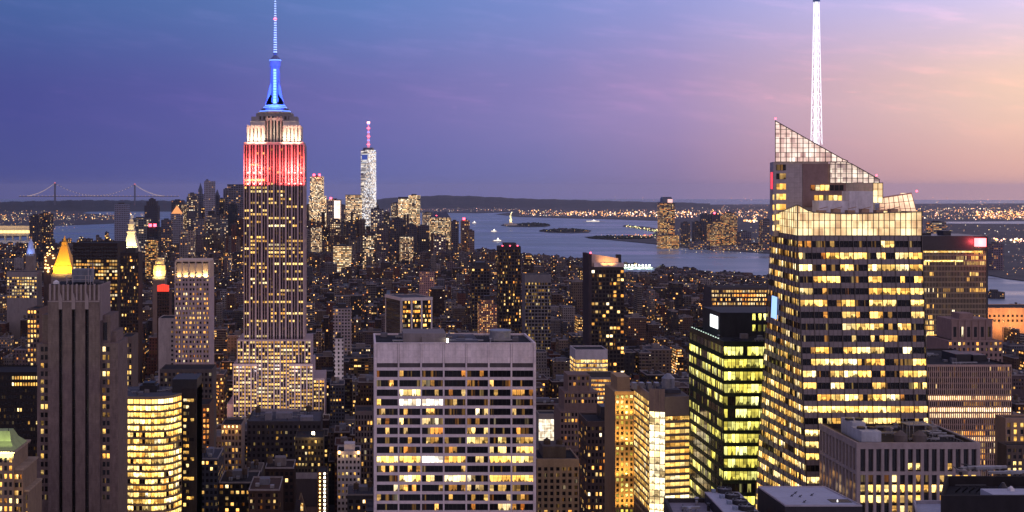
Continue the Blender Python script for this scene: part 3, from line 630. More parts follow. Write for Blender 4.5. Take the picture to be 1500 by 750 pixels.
# ================================================================== 1 Empire-style skyscraper with blue, white and red lit crown
def crown_tower():
    y = 1200.0; k = y / F_; X = lambda u: PX(u, y); Z_ = lambda v: PZ(v, y)
    lime = stone('limestone_mauve', (0.44, 0.35, 0.35), .85, .15, .2); dk = stone('spandrel_dark', (0.035, 0.026, 0.028), .6, .2, .3)
    crownst = stone('crown_limestone', (0.5, 0.45, 0.42), .8, .12, .3)
    t = thing('stepped_skyscraper', 'tall stepped stone skyscraper whose crown glows blue, white and red, with a lit mast', 'skyscraper', (X(401), y, 0))
    fh = 3.72
    offm = office('esb_rooms', 1.9, fh, Z_(262) % fh, .40, (.6, 2.1), YELL, run=9, group=.72, detail=.25, blinds=.2, dark=(.014, .012, .014), spill=.015)
    offl = office('esb_rooms_low', 1.9, fh, Z_(262) % fh, .74, (.5, 1.7), YELL, run=6, group=.3, detail=.25, blinds=.2, dark=(.014, .012, .014), spill=.015, seed=3)
    offd = office('esb_rooms_crown', 1.72, fh, Z_(262) % fh, .10, (.4, 1.2), YELL, run=6, group=.3, detail=.25, spill=.01, seed=5)
    wall = MB(); sp = MB(); pn = Panes()
    # tiers: u0,u1,v top, y front, y back
    tiers = [(357, 445, 208, y, y + 42), (348, 456, 497, y - 5, y + 48), (343, 378, 531, y - 11, y + 54), (424, 459, 531, y - 11, y + 54), (458, 476, 553, y - 6, y + 50), (334, 346, 590, y - 8, y + 50), (330, 480, 640, y - 16, y + 60)]
    for a, b, v, f, bk in tiers:
        wall.box(PX(a, y), PX(b, y), f, bk, 0, Z_(v))
    # upper shaft: three wide outer bays of triple windows, deep centre
    def strip(fc, nb, ztop, zbot, gl, pw=1.7, inner=.55):
        bw = fc.W / nb
        for i in range(nb + 1):
            c = i * bw; fc.box(wall, max(0, c - pw / 2), min(fc.W, c + pw / 2), zbot, ztop, 0, .9)
        nf = int((ztop - zbot) / fh)
        for i in range(nb):
            l, r = i * bw + pw / 2, (i + 1) * bw - pw / 2; mid = (l + r) / 2
            fc.box(wall, mid - inner / 2, mid + inner / 2, zbot, ztop, 0, .55)
            for j in range(nf):
                zt = ztop - j * fh; fc.box(sp, l, r, zt - fh, zt - fh + 1.75, 0, .22)
                for (p, q) in ((l, mid - inner / 2), (mid + inner / 2, r)): pn.add(fc, p + .05, q - .05, zt - fh + 1.75, zt, .07, offd if (gl is offm and zt > Z_(262)) else gl)
    f0 = front(X(357), X(445), y, 0, Z_(208)); strip(f0, 10, Z_(212), Z_(497), offm)
    f1 = front(X(348), X(456), y - 5, 0, Z_(497)); strip(f1, 12, Z_(499), Z_(640), offl, 1.3)
    f2 = front(X(343), X(378), y - 11, 0, Z_(531)); strip(f2, 4, Z_(534), Z_(640), offl, 1.3)
    f3 = front(X(424), X(459), y - 11, 0, Z_(531)); strip(f3, 4, Z_(534), Z_(640), offl, 1.3)
    f4 = front(X(459.2), X(476), y - 6, 0, Z_(553)); strip(f4, 2, Z_(556), Z_(640), offl, 1.3)
    r0 = rface(X(445), y, y + 42, 0, Z_(208)); strip(r0, 7, Z_(212), Z_(497), offm)
    wall.build('wall', lime, t); tag(sp.build('spandrel_panels', dk, t), kind='stuff')
    pn.build(t)
    # crown (white floodlit), darker block above it
    c = MB(); c.box(X(361), X(388), y + 3, y + 38, Z_(210), Z_(184)); c.box(X(414), X(441), y + 3, y + 38, Z_(210), Z_(184)); c.box(X(388), X(414), y + 7, y + 35, Z_(210), Z_(172))
    c.box(X(366), X(388), y + 5, y + 36, Z_(184), Z_(177)); c.box(X(414), X(436), y + 5, y + 36, Z_(184), Z_(177))
    for uu in (363, 368.5, 374, 379.5, 385, 417, 422.5, 428, 433.5, 439):
        c.box(X(uu - 1.1), X(uu + 1.1), y + 2.0, y + 3, Z_(210), Z_(183))
    c.build('crown', crownst, t)
    c = MB()
    for uu in (391, 396.5, 405.5, 411): c.box(X(uu - .8), X(uu + .8), y + 5.5, y + 7, Z_(212), Z_(170))
    c.build('centre_pilasters', stone('centre_pilaster', (.34, .24, .23), .8), t)
    for uu in (388.8, 393.5, 399, 402.8, 408.2, 412.6): m_ = MB(); m_.box(X(uu - 1.1), X(uu + .9), y + 6.8, y + 7.02, Z_(209), Z_(176)); m_.build('centre_window_strip', BLACKG, t)
    for uu in (365.7, 371.2, 376.7, 382.2, 419.7, 425.2, 430.7, 436.2): m_ = MB(); m_.box(X(uu - .55), X(uu + .55), y + 2.8, y + 2.98, Z_(206), Z_(188)); m_.build('crown_window_strip', BLACKG, t)
    u_ = MB(); u_.box(X(367), X(379), y + 8, y + 34, Z_(177), Z_(170)); u_.box(X(423), X(435), y + 8, y + 34, Z_(177), Z_(170)); u_.box(X(374), X(428), y + 9, y + 33, Z_(177), Z_(165)); u_.box(X(377), X(425), y + 8, y + 34, Z_(165), Z_(163.6))
    for i in range(9): uu = 376 + i * 6.2; u_.box(X(uu), X(uu + 1.4), y + 8.2, y + 9, Z_(177), Z_(166))
    u_.build('observation_block', stone('grey_crown', (.26, .25, .27), .7, .2, .4), t)
    for i in range(8): wd = MB(); uu = 378 + i * 6.2; wd.box(X(uu + .6), X(uu + 3.4), y + 8.6, y + 8.9, Z_(174.5), Z_(169.5)); wd.build('observation_window', BLACKG, t)
    # blue mast
    bl = stone('mast_metal', (.16, .19, .30), .5, .15, .5, metal=.1); bx, by = X(401), y + 21
    m = MB()
    for (ra, v0, v1) in ((24, 163.6, 160.5), (21.5, 160.5, 157.5), (18, 157.5, 154.5), (15.5, 154.5, 152)): m.cyl(bx, by, Z_(v0), Z_(v1), ra * k, ra * k, 8, smooth=False, ph=.3927)
    m.cyl(bx, by, Z_(152), Z_(95), 9.2 * k, 6.6 * k, 16); m.cyl(bx, by, Z_(95), Z_(84), 8.2 * k, 8.2 * k, 16); m.cyl(bx, by, Z_(84), Z_(77), 8 * k, 1.8 * k, 16)
    for s in (-1, 1):                       # buttress wings
        for (w0, w1, v1) in ((15, 10, 135), (13, 8.5, 118)):
            m.face([(bx + s * 5 * k, by - 6, Z_(152)), (bx + s * w0 * k, by - 6, Z_(152)), (bx + s * w1 * k, by - 6, Z_(v1 + 8)), (bx + s * 5 * k, by - 6, Z_(v1))][::s])
            m.face([(bx + s * 5 * k, by - 6, Z_(v1)), (bx + s * w1 * k, by - 6, Z_(v1 + 8)), (bx + s * w1 * k, by + 4, Z_(v1 + 8)), (bx + s * 5 * k, by + 4, Z_(v1))][::s])
            m.face([(bx + s * w0 * k, by - 6, Z_(152)), (bx + s * w0 * k, by + 4, Z_(152)), (bx + s * w1 * k, by + 4, Z_(v1 + 8)), (bx + s * w1 * k, by - 6, Z_(v1 + 8))][::s])
    m.build('mast', bl, t)
    BLUE = (.05, .13, 1.0)
    g_ = MB()
    for i in range(13): v = 99 + i * 4.0; g_.box(bx - 2.0 * k, bx + 2.0 * k, by - 10.2 * k, by - 9.0 * k + (152 - v) * .03, Z_(v + 3.1), Z_(v))
    g_.build('mast_window', plain('mast_glass_lit', (.2, .3, .5), .3, 0, (.20, .42, 1.0), 1.7), t)
    rg = MB()
    for ra, v in ((24.3, 161.5), (18.4, 155.6), (15.9, 152.9)): rg.cyl(bx, by, Z_(v + .6), Z_(v - .6), ra * k, ra * k, 8, smooth=False, ph=.3927, cap=False)
    rg.cyl(bx, by, Z_(86), Z_(84.5), 8.6 * k, 8.6 * k, 16, cap=False)
    rg.build('ring_light', plain('blue_tube', (.1, .15, .4), .4, 0, (.14, .28, 1.0), 2.2), t)
    an = MB(); an.cyl(bx, by, Z_(78), Z_(45), 2.5 * k, 2.0 * k, 10); an.cyl(bx, by, Z_(45), Z_(18), 1.7 * k, 1.3 * k, 10); an.cyl(bx, by, Z_(18), Z_(-10), 1.0 * k, .4 * k, 8)
    for i in range(22): v = 75 - i * 3.6; an.cyl(bx, by, Z_(v), Z_(v - .8), (3.6 - i * .1) * k, (3.6 - i * .1) * k, 8, smooth=False)
    an.build('antenna', bl, t)
    al = MB()
    for i in range(22): v = 73.6 - i * 3.6; al.cyl(bx, by, Z_(v), Z_(v - 1.7), (2.7 - i * .07) * k, (2.7 - i * .07) * k, 8, smooth=False, cap=False)
    al.build('antenna_lamps', plain('antenna_lamp', (.3, .4, .6), .4, 0, (.35, .5, 1.0), 1.8), t)
    rr_ = MB(); rr_.cyl(bx, by - 2, Z_(24.5), Z_(23), 1.6, 1.6, 8, smooth=False); rr_.build('beacon', REDL, t)
    # its floodlights
    for q in (345, 372, 401, 430, 457): lamp('AREA', (X(q), y - 60, 78), (X(q), y - 8, 62), 5500, (1.0, .84, .92), 5.0)
    for i, uu in enumerate((366, 376, 385)):
        for q in (uu, 802 - uu):
            lamp('SPOT', (X(q), y - 6, Z_(212)), (X(q), y + 3, Z_(193)), 24000, (1.0, .80, .52), .6, 110, 1)
    lamp('SPOT', (X(401), y - 8, Z_(212)), (X(401), y + 7, Z_(190)), 3000, (1.0, .8, .62), .6, 90, 1)
    for q in (362, 371, 380, 392, 410, 422, 431, 440):
        for v in (260, 244):
            lamp('SPOT', (X(q), y - 11, Z_(v) - 6), (X(q), y, Z_(v) + 2), 90000 if abs(q - 401) > 15 else 30000, (1.0, .085, .075), .8, 105, 1)
    for q, s in ((385, 1), (401, 1), (417, 1)):
        lamp('SPOT', (X(q), by - 34 * k, Z_(162.5)), (bx, by, Z_(128)), 160000, BLUE, .6, 80, 1)
    for v, p in ((118, 80000), (96, 70000)):
        for s in (-1, 1): lamp('SPOT', (bx + s * 15, by - 22, Z_(v + 14)), (bx, by, Z_(v - 10)), p, BLUE, .6, 70, 1)
    lamp('SPOT', (bx, by - 26, Z_(78)), (bx, by, Z_(30)), 150000, BLUE, .6, 60, 1)
    reserve(X(330), X(480), y - 22, y + 62, 606)
crown_tower()

# ================================================================== 2 grey ribbon-window office slab in the centre
def grey_slab():
    y = 520.0; k = y / F_; x0, x1 = PX(548, y), PX(785, y); zt = PZ(502, y); y1 = 554
    st = stone('grey_granite', (0.74, 0.66, 0.665), .75, .2, .35, joint=(2.2, 2.9))
    st2 = stone('grey_granite_piers', (0.70, 0.62, 0.64), .75, .1, .3)
    t = thing('ribbon_window_office_slab', 'broad pale grey office slab with ribbon windows and blank top band, middle foreground', 'office tower', ((x0 + x1) / 2, y, 0))
    core = MB(); core.box(x0 + .8, x1 - .8, y + .8, y1, 0, zt - 2.2); core.build('wall', stone('slab_core', (.10, .09, .095), .8), t)
    fh = 13.95 * k; zb0 = PZ(538.5, y)      # top of first spandrel
    names = {}
    def om(key, lit, s, pal=WARM, **kw):
        names[key] = office('slab_' + key, 1.63, fh, (zb0 % fh), lit, s, pal, run=3, **kw)
    om('s', .08, (.5, 1.4), WARM, group=.1, blinds=.1, spill=.03); om('o', .04, (.5, 1.2), WARM, group=.1, seed=2); om('p', .30, (.5, 2.0), WARM, group=.2, seed=3)
    om('b', .66, (.7, 2.4), YELL, group=.25, seed=4); om('B', 1.2, (1.3, 3.2), YELL, group=.2, seed=5, blinds=.15); om('W', 1.2, (1.7, 3.2), COOL, group=.2, seed=6, detail=.45, blinds=.1)
    tab = ['sssssso', 'psssopo', 'oBosoop', 'bWWsoos', 'sspspoo', 'obpsooo', 'sopsbos', 'psbpbbb', 'pssosbb', 'BBWbbBB', 'ppsososB', 'pBpBpBB', 'spsosbp', 'psspbps', 'sopsspp', 'ppbspsb', 'pbsspbb', 'bpsbpsb', 'psbpbbs']
    fc = front(x0, x1, y + .8, 0, zt); fac = MB(); pn = Panes(); nb = 7; bw = (x1 - x0 - 1.6) / nb
    # top blank band: seven panels
    band0, band1 = PZ(532, y), zt
    par = MB(); front_p = front(x0, x1, y, 0, zt)
    for i in range(nb):
        a = .8 + i * bw; front_p.box(par, a + .45, a + bw - .45, band0, band1 - .35, -.8, -.12)
        for q in (0, 1): front_p.box(par, a + (.0 if q == 0 else bw - .33), a + (.33 if q == 0 else bw), 0, band1 - .35, -.8, .12)
    front_p.box(par, 0, x1 - x0, band1 - .35, band1, -.8, .22); front_p.box(par, 0, .8, 0, band1 - .35, -.8, .3); front_p.box(par, x1 - x0 - .8, x1 - x0, 0, band1 - .35, -.8, .3)
    par.box(x0, x0 + .8, y + .8, y1, zt - 2.2, zt); par.box(x1 - .8, x1, y + .8, y1, zt - 2.2, zt); par.box(x0 + .8, x1 - .8, y1 - .8, y1, zt - 2.2, zt)
    for yy in [y + 3.9 + i * 5 for i in range(6)]:
        par.box(x1 - .8, x1 - .02, yy - .4, yy + .4, 0, zt - 2.2); par.box(x0 + .02, x0 + .8, yy - .4, yy + .4, 0, zt - 2.2)
    par.build('pier_and_parapet_frame', st, t)
    spn = MB()
    sh = 4.3 * k
    for j in range(30):
        z1 = zb0 - j * fh
        for i in range(nb):
            a = .8 + i * bw; front_p.box(spn, a + .33, a + bw - .33, z1 - sh, z1, -.8, -.1)
        spn.box(x1 - .8, x1 - .15, y + .8, y1, z1 - sh, z1)
        if z1 < 60: break
    tag(spn.build('spandrel_bands', st2, t), kind='stuff')
    for j in range(19):
        z1 = zb0 - j * fh - sh
        for i in range(nb):
            a = .8 + i * bw; pn.add(front_p, a + .33, a + bw - .33, z1 - (fh - sh), z1, -.55, names[tab[j][i]])
    pn.build(t)
    mulls = MB()
    for j in range(19):
        z1 = zb0 - j * fh - sh
        for i in range(nb):
            a = .8 + i * bw
            for q in (1, 2, 3, 4): c = a + .33 + (bw - .66) * q / 5; front_p.box(mulls, c - .05, c + .05, z1 - (fh - sh), z1, -.55, -.42)
    tag(mulls.build('window_mullions', DARKM, t), kind='stuff')
    # roof and plant
    rz = zt - 1.0; mb = MB(); mb.box(x0 + .8, x1 - .8, y + .8, y1 - .8, zt - 2.2, rz + .2); mb.build('roof', TAR, t)
    ph = MB(); ph.box(PX(590, y + 14), PX(652, y + 14), y + 8, y + 26, rz + .2, rz + 4.0); ph.box(PX(617, y + 12), PX(652, y + 12), y + 6.5, y + 8, rz + .2, rz + 2.6); ph.build('penthouse', stone('penthouse_grey', (.24, .22, .22), .85), t)
    pd_ = MB(); pd_.box(PX(658, y + 8), PX(700, y + 8), y + 4, y + 30, rz + .2, rz + 1.1); pd_.build('roof_deck', TARL, t)
    cool = MB(); cool.cyl(PX(733, y + 14), y + 15, rz + .2, rz + 4.0, 4.6, 4.6, 20); cool.cyl(PX(733, y + 14), y + 15, rz + 4.0, rz + 4.7, 4.9, 4.9, 20); cool.build('cooling_tower', GREYM, t)
    lp = MB(); lp.box(PX(654, y + 6), PX(656.5, y + 6), y + 5, y + 5.5, rz + .3, rz + 2.2); lp.build('roof_door_light', WHTL, t)
    rail = MB()
    for i in range(14): rail.box(PX(700, y + 10) + i * 1.3, PX(700, y + 10) + i * 1.3 + .12, y + 28, y + 28.15, rz, rz + 2.4)
    rail.box(PX(700, y + 10), PX(700, y + 10) + 18, y + 28, y + 28.1, rz + 2.3, rz + 2.45); rail.build('roof_rail', GREYM, t)
    reserve(x0, x1, y, y1, 760)
grey_slab()

# ================================================================== 3 glass tower with slanted lit screens and white spire
def slanted_tower():
    y = 436.0; yb = 481.0; z0 = 118.0
    t = thing('slanted_glass_tower', 'faceted glass tower with glowing slanted screens on top and a white lattice spire', 'skyscraper', (175, y, 0))
    zt = PZ(345, y)
    def lerp(a, b, f): return a + (b - a) * f
    zr = PZ(700, y); f0 = (z0 - zt) / (zr - zt)
    xl_t, xl_b = PX(1168, y), lerp(PX(1168, y), PX(1181, y), f0); xr_t, xr_b = PX(1350.5, y), lerp(PX(1350.5, y), PX(1363, y), f0)
    xk_t, xk_b = PX(1130, yb), lerp(PX(1130, yb), PX(1111, yb), f0)
    dark = stone('tower_core', (.05, .045, .045), .6); spm = stone('tower_spandrel', (0.24, 0.205, 0.20), .4, .12, .4, joint=(1.55, 4.17))
    fm = plain('mullion_bronze', (.10, .085, .08), .35, .5)
    core = MB(); i_ = .5
    lo = [(xl_b + i_, y + i_), (xr_b - i_, y + i_), (xr_b - i_, yb), (xk_b + i_, yb)]; hi = [(xl_t + i_, y + i_), (xr_t - i_, y + i_), (xr_t - i_, yb), (xk_t + i_, yb)]
    core.box(max(lo[0][0], lo[3][0]), lo[1][0], y + i_, yb, 0, z0); prism(core, lo, 0, z0)
    NS = 24
    for s_ in range(NS):
        fa_, fb_ = s_ / NS, (s_ + 1) / NS; za, zc = lerp(z0, zt, fa_), lerp(z0, zt, fb_)
        A4 = [(lerp(p[0], q[0], fa_), p[1], za) for p, q in zip(lo, hi)]; B4 = [(lerp(p[0], q[0], fb_), p[1], zc) for p, q in zip(lo, hi)]
        for i in range(4): j = (i + 1) % 4; core.face([A4[i], A4[j], B4[j], B4[i]])
    core.face([(*p, zt) for p in hi]); core.build('wall', dark, t)
    fh = 17.3 * y / F_
    A_ = office('bank_bright', 1.62, fh, zt % fh, .98, (1.2, 3.8), YELL, run=3, group=.6, seed=11, blinds=.25)
    B_ = office('bank_half', 1.62, fh, zt % fh, .55, (.7, 3.0), YELL, run=3, group=.6, seed=12, blinds=.3)
    C_ = office('bank_dark', 1.62, fh, zt % fh, .17, (.4, 1.6), WARM, run=3, group=.3, seed=13, spill=.05)
    r2 = random.Random(5)
    rowlit = [.35, .6, .65, .7, .6, .45, .25, .4, .35, .55, .5, .62, .6, .75, .85, .88, .85, .8, .8, .85, .8, .8, .9, .8, .8, .8, .8, .8]
    def pick(i, j):
        q = r2.random(); L = rowlit[min(j, 27)]
        return A_ if q < L * .72 else (B_ if q < L * 1.15 else C_)
    fr = Facet((xl_b, y, z0), (xr_b, y, z0), (xr_t, y, zt), (xl_t, y, zt)); lf = Facet((xk_b, yb, z0), (xl_b, y, z0), (xl_t, y, zt), (xk_t, yb, zt))
    rf = Facet((xr_b, y, z0), (xr_b, yb, z0), (xr_t, yb, zt), (xr_t, y, zt))
    band = MB(); mu = MB(); pn = Panes(); zb = max(z0, zt - 27 * fh)
    for fc, nb, off in ((fr, 9, 0), (lf, 9, 0), (rf, 9, 0)):
        W = fc.W; bw = W / nb; sh = fh * .46
        for j in range(27):
            z1 = zt - j * fh
            if z1 - fh < z0: break
            fc.box(band, 0, W, z1 - sh, z1, -.5, 0.0)
            for i in range(nb):
                pn.add(fc, i * bw + .1, (i + 1) * bw - .1, z1 - fh, z1 - sh, -.25, pick(i, j))
        for i in range(nb * 3 + 1):
            a = min(W - .07, max(.07, i * bw / 3)); big = i % 3 == 0
            fc.box(mu, a - (.12 if big else .05), a + (.12 if big else .05), zb, zt, 0.0 if big else -.25, .22 if big else .03)
        zb < z0 or fc.box(mu, 0, W, z0, zb, -.4, 0)
    tag(band.build('spandrel_bands', spm, t), kind='stuff'); tag(mu.build('mullions', fm, t), kind='stuff'); pn.build(t)
    # lit parapet screen on the front volume
    gp = glow_panel('screen_glow', (1.0, .55, .16), (1.0, .82, .42), .6, 1.7, .12, 1, (2.1, 2.7)); gp2 = glow_panel('screen_glow_pale', (.95, .48, .30), (1.0, .88, .72), .35, 1.9, .07, 2, (2.0, 1.9), .78)
    zp = PZ(312, y); zl = PZ(300, y)
    def screen(name, fc, zbot, ztopf, mat, da=2.0, dz=2.0, d=.0, bars=.12):
        """a glass screen with its grid; ztopf(a) gives the sloping top"""
        pane = MB(); n = max(2, int(fc.W / da)); bm_ = MB()
        for i in range(n):
            a0, a1 = fc.W * i / n, fc.W * (i + 1) / n; h0, h1 = ztopf(a0), ztopf(a1)
            pane.face([fc.p(a0, zbot, d), fc.p(a1, zbot, d), fc.p(a1, h1, d), fc.p(a0, h0, d)], 0, [(a0, zbot), (a1, zbot), (a1, h1), (a0, h0)])
        pane_o = pane.build(name, mat, t)
        for i in range(n + 1):
            a = fc.W * i / n; aa = min(max(a, bars), fc.W - bars); fc.box(bm_, aa - bars, aa + bars, zbot, max(zbot + .1, ztopf(a)), d + .02, d + .2)
        z = zbot
        while z < max(ztopf(0), ztopf(fc.W)):
            # clip the horizontal to the slope
            s = [fc.W * i / 60 for i in range(61) if ztopf(fc.W * i / 60) > z]
            if s and s[-1] > s[0]: fc.box(bm_, s[0], s[-1], z - bars * .7, z + bars * .7, d + .03, d + .18)
            z += dz
        P = [fc.p(fc.W * i / n, ztopf(fc.W * i / n), d + .1) for i in range(n + 1)]
        for p, q in zip(P, P[1:]): bm_.bar(p, q, .16)
        bm_.build('screen_frame', fm, pane_o)
        return pane_o
    fF = front(xl_t, xr_t, y, zt, zt + 12)
    W = fF.W
    screen('lit_glass_screen', fF, zt + .0, lambda a: PZ(309 + 5.5 * math.sin(min(1, a / W * 1.6) * math.pi / 2 * 1) - 7.5 * max(0, a / W - .35), y) if a > W * .12 else PZ(300 + a / W / .12 * 12, y), gp, 1.85, 2.7)
    lfs = Facet((xk_t, yb, zt), (xl_t, y, zt), (xl_t, y, zt + 12), (xk_t, yb, zt + 12))
    screen('lit_glass_screen', lfs, zt, lambda a: zt + 6 + 4.8 * a / lfs.W, gp, 3, 2.7)
    rfs = rface(xr_t, y, yb, zt, zt + 12); screen('lit_glass_screen', rfs, zt, lambda a: zt + 8.3, gp, 3, 2.7)
    mb = MB(); prism(mb, [(xl_t + 1, y + 1), (xr_t - 1, y + 1), (xr_t - 1, yb - 1), (xk_t + 1, yb - 1)], zt, zt + 5.5); mb.build('roof', TARL, t)
    # back fin right: slanting lit glass box
    yf = 470.0
    fin = Facet((PX(1288, yf), yf, PZ(316, yf)), (PX(1344, yf), yf, PZ(316, yf)), (PX(1335, yf), yf, PZ(283, yf)), (PX(1288, yf), yf, PZ(290, yf)))
    gp3 = glow_panel('fin_glow', (1.0, .50, .26), (1.0, .80, .50), .55, 1.8, .12, 4)
    pm = MB(); pm.face([tuple(fin.bl), tuple(fin.br), tuple(fin.tr), tuple(fin.tl)]); pm.face([tuple(fin.br), (fin.br.x + .5, yb, fin.br.z), (fin.tr.x + .5, yb, fin.tr.z), tuple(fin.tr)])
    po = pm.build('lit_glass_screen', gp3, t); b2 = MB()
    for i in range(8): s = i / 7; b2.bar(tuple(fin.bl.lerp(fin.br, s) + Vector((0, -.1, 0))), tuple(fin.tl.lerp(fin.tr, s) + Vector((0, -.1, 0))), .1)
    for i in range(4): s = i / 3; b2.bar(tuple(fin.bl.lerp(fin.tl, s) + Vector((0, -.1, 0))), tuple(fin.br.lerp(fin.tr, s) + Vector((0, -.1, 0))), .1 if i < 3 else .25)
    b2.build('screen_frame', stone('salmon_frame', (.5, .3, .25), .5), po)
    # upper volume behind
    yc = 466.0; X = lambda u: PX(u, yc); Z_ = lambda v: PZ(v, yc)
    grey = stone('grey_panel', (.34, .30, .31), .45, .1, .5, joint=(2.0, 1.9))
    up = MB(); prism(up, [(X(1133), yc), (X(1175), yc), (X(1175), yb - .2), (PX(1127.5, yb), yb - .2)], Z_(346), Z_(237)); up.box(X(1175), X(1214), yc + .2, yb - .3, Z_(340), Z_(237)); up.box(X(1214), X(1288), yc + 4, yb - .4, Z_(340), Z_(266)); up.build('upper_wall', grey, t)
    dkp = MB(); dkp.box(X(1176), X(1239), yc - .15, yc + .2, Z_(303), Z_(240)); dkp.build('recessed_glazing', stone('pink_glass', (.22, .15, .145), .2, .2, .3), t)
    pn2 = Panes(); upA = office('bank_up', 1.1, 3.4, .4, 1.1, (1.6, 3.4), YELL, run=2, group=.2, detail=.5, seed=9); upC = office('bank_updark', 1.1, 3.4, .4, .25, (.5, 1.2), WARM, run=2, group=.2, seed=10)
    fq = front(X(1131), X(1290), yc, Z_(346), Z_(177)); sc = yc / F_
    for v, mat in ((241, upC), (254, upC), (269, upA), (284, upA), (299, upA), (314, upA), (329, upA)): pn2.add(fq, 6 * sc, 20 * sc, Z_(v + 8.5), Z_(v), .12, mat)
    for v in (285, 300, 315, 330): pn2.add(fq, .6 * sc, 3 * sc, Z_(v + 8), Z_(v), .12, upA)
    for q in range(5): pn2.add(fq, (46 + q * 7) * sc, (52.4 + q * 7) * sc, Z_(250.5), Z_(242), .12, upA)
    for q in range(7): pn2.add(fq, (56 + q * 7) * sc, (62 + q * 7) * sc, Z_(279), Z_(271), .4, upC if q not in (1, 2, 3) else upA)
    for q in range(6): pn2.add(fq, (61 + q * 7) * sc, (67 + q * 7) * sc, Z_(294), Z_(286), .4, upA if q in (0, 1, 3, 4, 5) else upC)
    pn2.build(t)
    # the great sloping screen: left end highest
    slope = lambda a: Z_(177 + (a / sc) * (262 - 177) / 150.0)
    sfL = front(X(1134), X(1240.5), yc - .9, Z_(237), Z_(177))
    screen('sloping_glass_screen', sfL, Z_(237), lambda a: max(Z_(236), slope(a)), gp2, 2.0, 1.75, bars=.13)
    sfR = front(X(1214), X(1287), yc - .8, Z_(330), Z_(237))
    screen('sloping_glass_screen', sfR, Z_(268), lambda a: max(Z_(267), min(Z_(237.2), slope(a + 79 * sc))), glow_panel('screen_mixed', (.75, .42, .30), (1.0, .86, .66), .12, 1.5, .09, 6, (2.0, 1.75)), 2.0, 1.75, bars=.13)
    sfR2 = front(X(1277), X(1292), yc - .8, Z_(312), Z_(268)); screen('sloping_glass_screen', sfR2, Z_(297), lambda a: Z_(268), gp, 2.0, 2.6, bars=.10)
    rfc = Facet((PX(1127.5, yb), yb - .2, 200), (X(1133), yc, 200), (X(1133), yc, 290), (PX(1127.5, yb), yb - .2, 290)); red = MB(); rfc.box(red, rfc.W * .3, rfc.W * .85, Z_(277), Z_(252), .05, .15); red.build('red_sign_panel', plain('red_panel', (.5, .02, .03), .4, 0, (1, .05, .08), 1.2), t)
    ph = MB(); ph.box(PX(1244, 455), PX(1279, 455), 455, 462, zt + 5.5, PZ(280, 455)); ph.box(PX(1200, 455), PX(1244, 455), 455.3, 462, zt + 5.5, PZ(294, 455))
    for i in range(8): ph.box(PX(1244 + i * 4.6, 455), PX(1244.6 + i * 4.6, 455), 454.9, 455, zt + 6, PZ(280.5, 455))
    ph.build('penthouse', stone('light_grey_plant', (.58, .56, .62), .6), t)
    pl = MB()
    for i in range(6): xx = PX(1200 + i * 21, 444); pl.box(xx, xx + 2.6, 444, 447, zt + 5.5, PZ(308 - (i % 2) * 2, 444)); pl.bar((xx, 443.8, PZ(306, 444)), (xx + 3, 443.8, PZ(303, 444)), .12)
    pl.build('roof_plant', plain('rust_plant', (.25, .16, .13), .6), t)
    # spire
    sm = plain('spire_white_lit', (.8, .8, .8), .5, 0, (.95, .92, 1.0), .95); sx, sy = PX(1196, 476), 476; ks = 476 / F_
    s_ = MB(); zb_, zt_ = PZ(212, 476), PZ(-12, 476)
    def rad_(z): f = (z - zb_) / (zt_ - zb_); return (6.0 - 3.4 * f) * ks
    n = 12
    for i in range(n):
        za, zb2 = zb_ + (zt_ - zb_) * i / n, zb_ + (zt_ - zb_) * (i + 1) / n; ra, rb = rad_(za), rad_(zb2)
        C = [(-1, -1), (1, -1), (1, 1), (-1, 1)]
        for q in range(4):
            c, d = C[q], C[(q + 1) % 4]
            s_.bar((sx + c[0] * ra, sy + c[1] * ra, za), (sx + c[0] * rb, sy + c[1] * rb, zb2), .12)
            s_.bar((sx + c[0] * ra, sy + c[1] * ra, za), (sx + d[0] * rb, sy + d[1] * rb, zb2), .055)
            s_.bar((sx + c[0] * rb, sy + c[1] * rb, zb2), (sx + d[0] * rb, sy + d[1] * rb, zb2), .1)
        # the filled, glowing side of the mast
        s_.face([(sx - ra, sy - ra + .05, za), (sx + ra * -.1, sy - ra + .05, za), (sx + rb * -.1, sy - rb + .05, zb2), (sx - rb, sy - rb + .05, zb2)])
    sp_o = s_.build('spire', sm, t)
    cap_ = MB(); cap_.cyl(sx, sy, PZ(3, 476), PZ(0, 476), 1.4, 1.4, 8, smooth=False); cap_.build('spire_cap', plain('blue_cap', (.1, .2, .5), .5), sp_o)
    for q in ((PX(1284, yc), PZ(258, yc)), (PX(1136, yc), PZ(175, yc)), (PX(1336, yf), PZ(281, yf))):
        b = MB(); b.cyl(q[0], yc, q[1], q[1] + .6, .35, .35, 8, smooth=False); b.build('beacon', REDL, t)
    bs = MB(); lf.box(bs, lf.W * .18, lf.W * .34, PZ(466, 470), PZ(434, 470), .3, .5); bs.build('blue_lit_panel', plain('blue_panel', (.1, .2, .5), .3, 0, (.3, .5, 1.0), 1.6), t)
    reserve(152, 205, y, 486, 760)
slanted_tower()

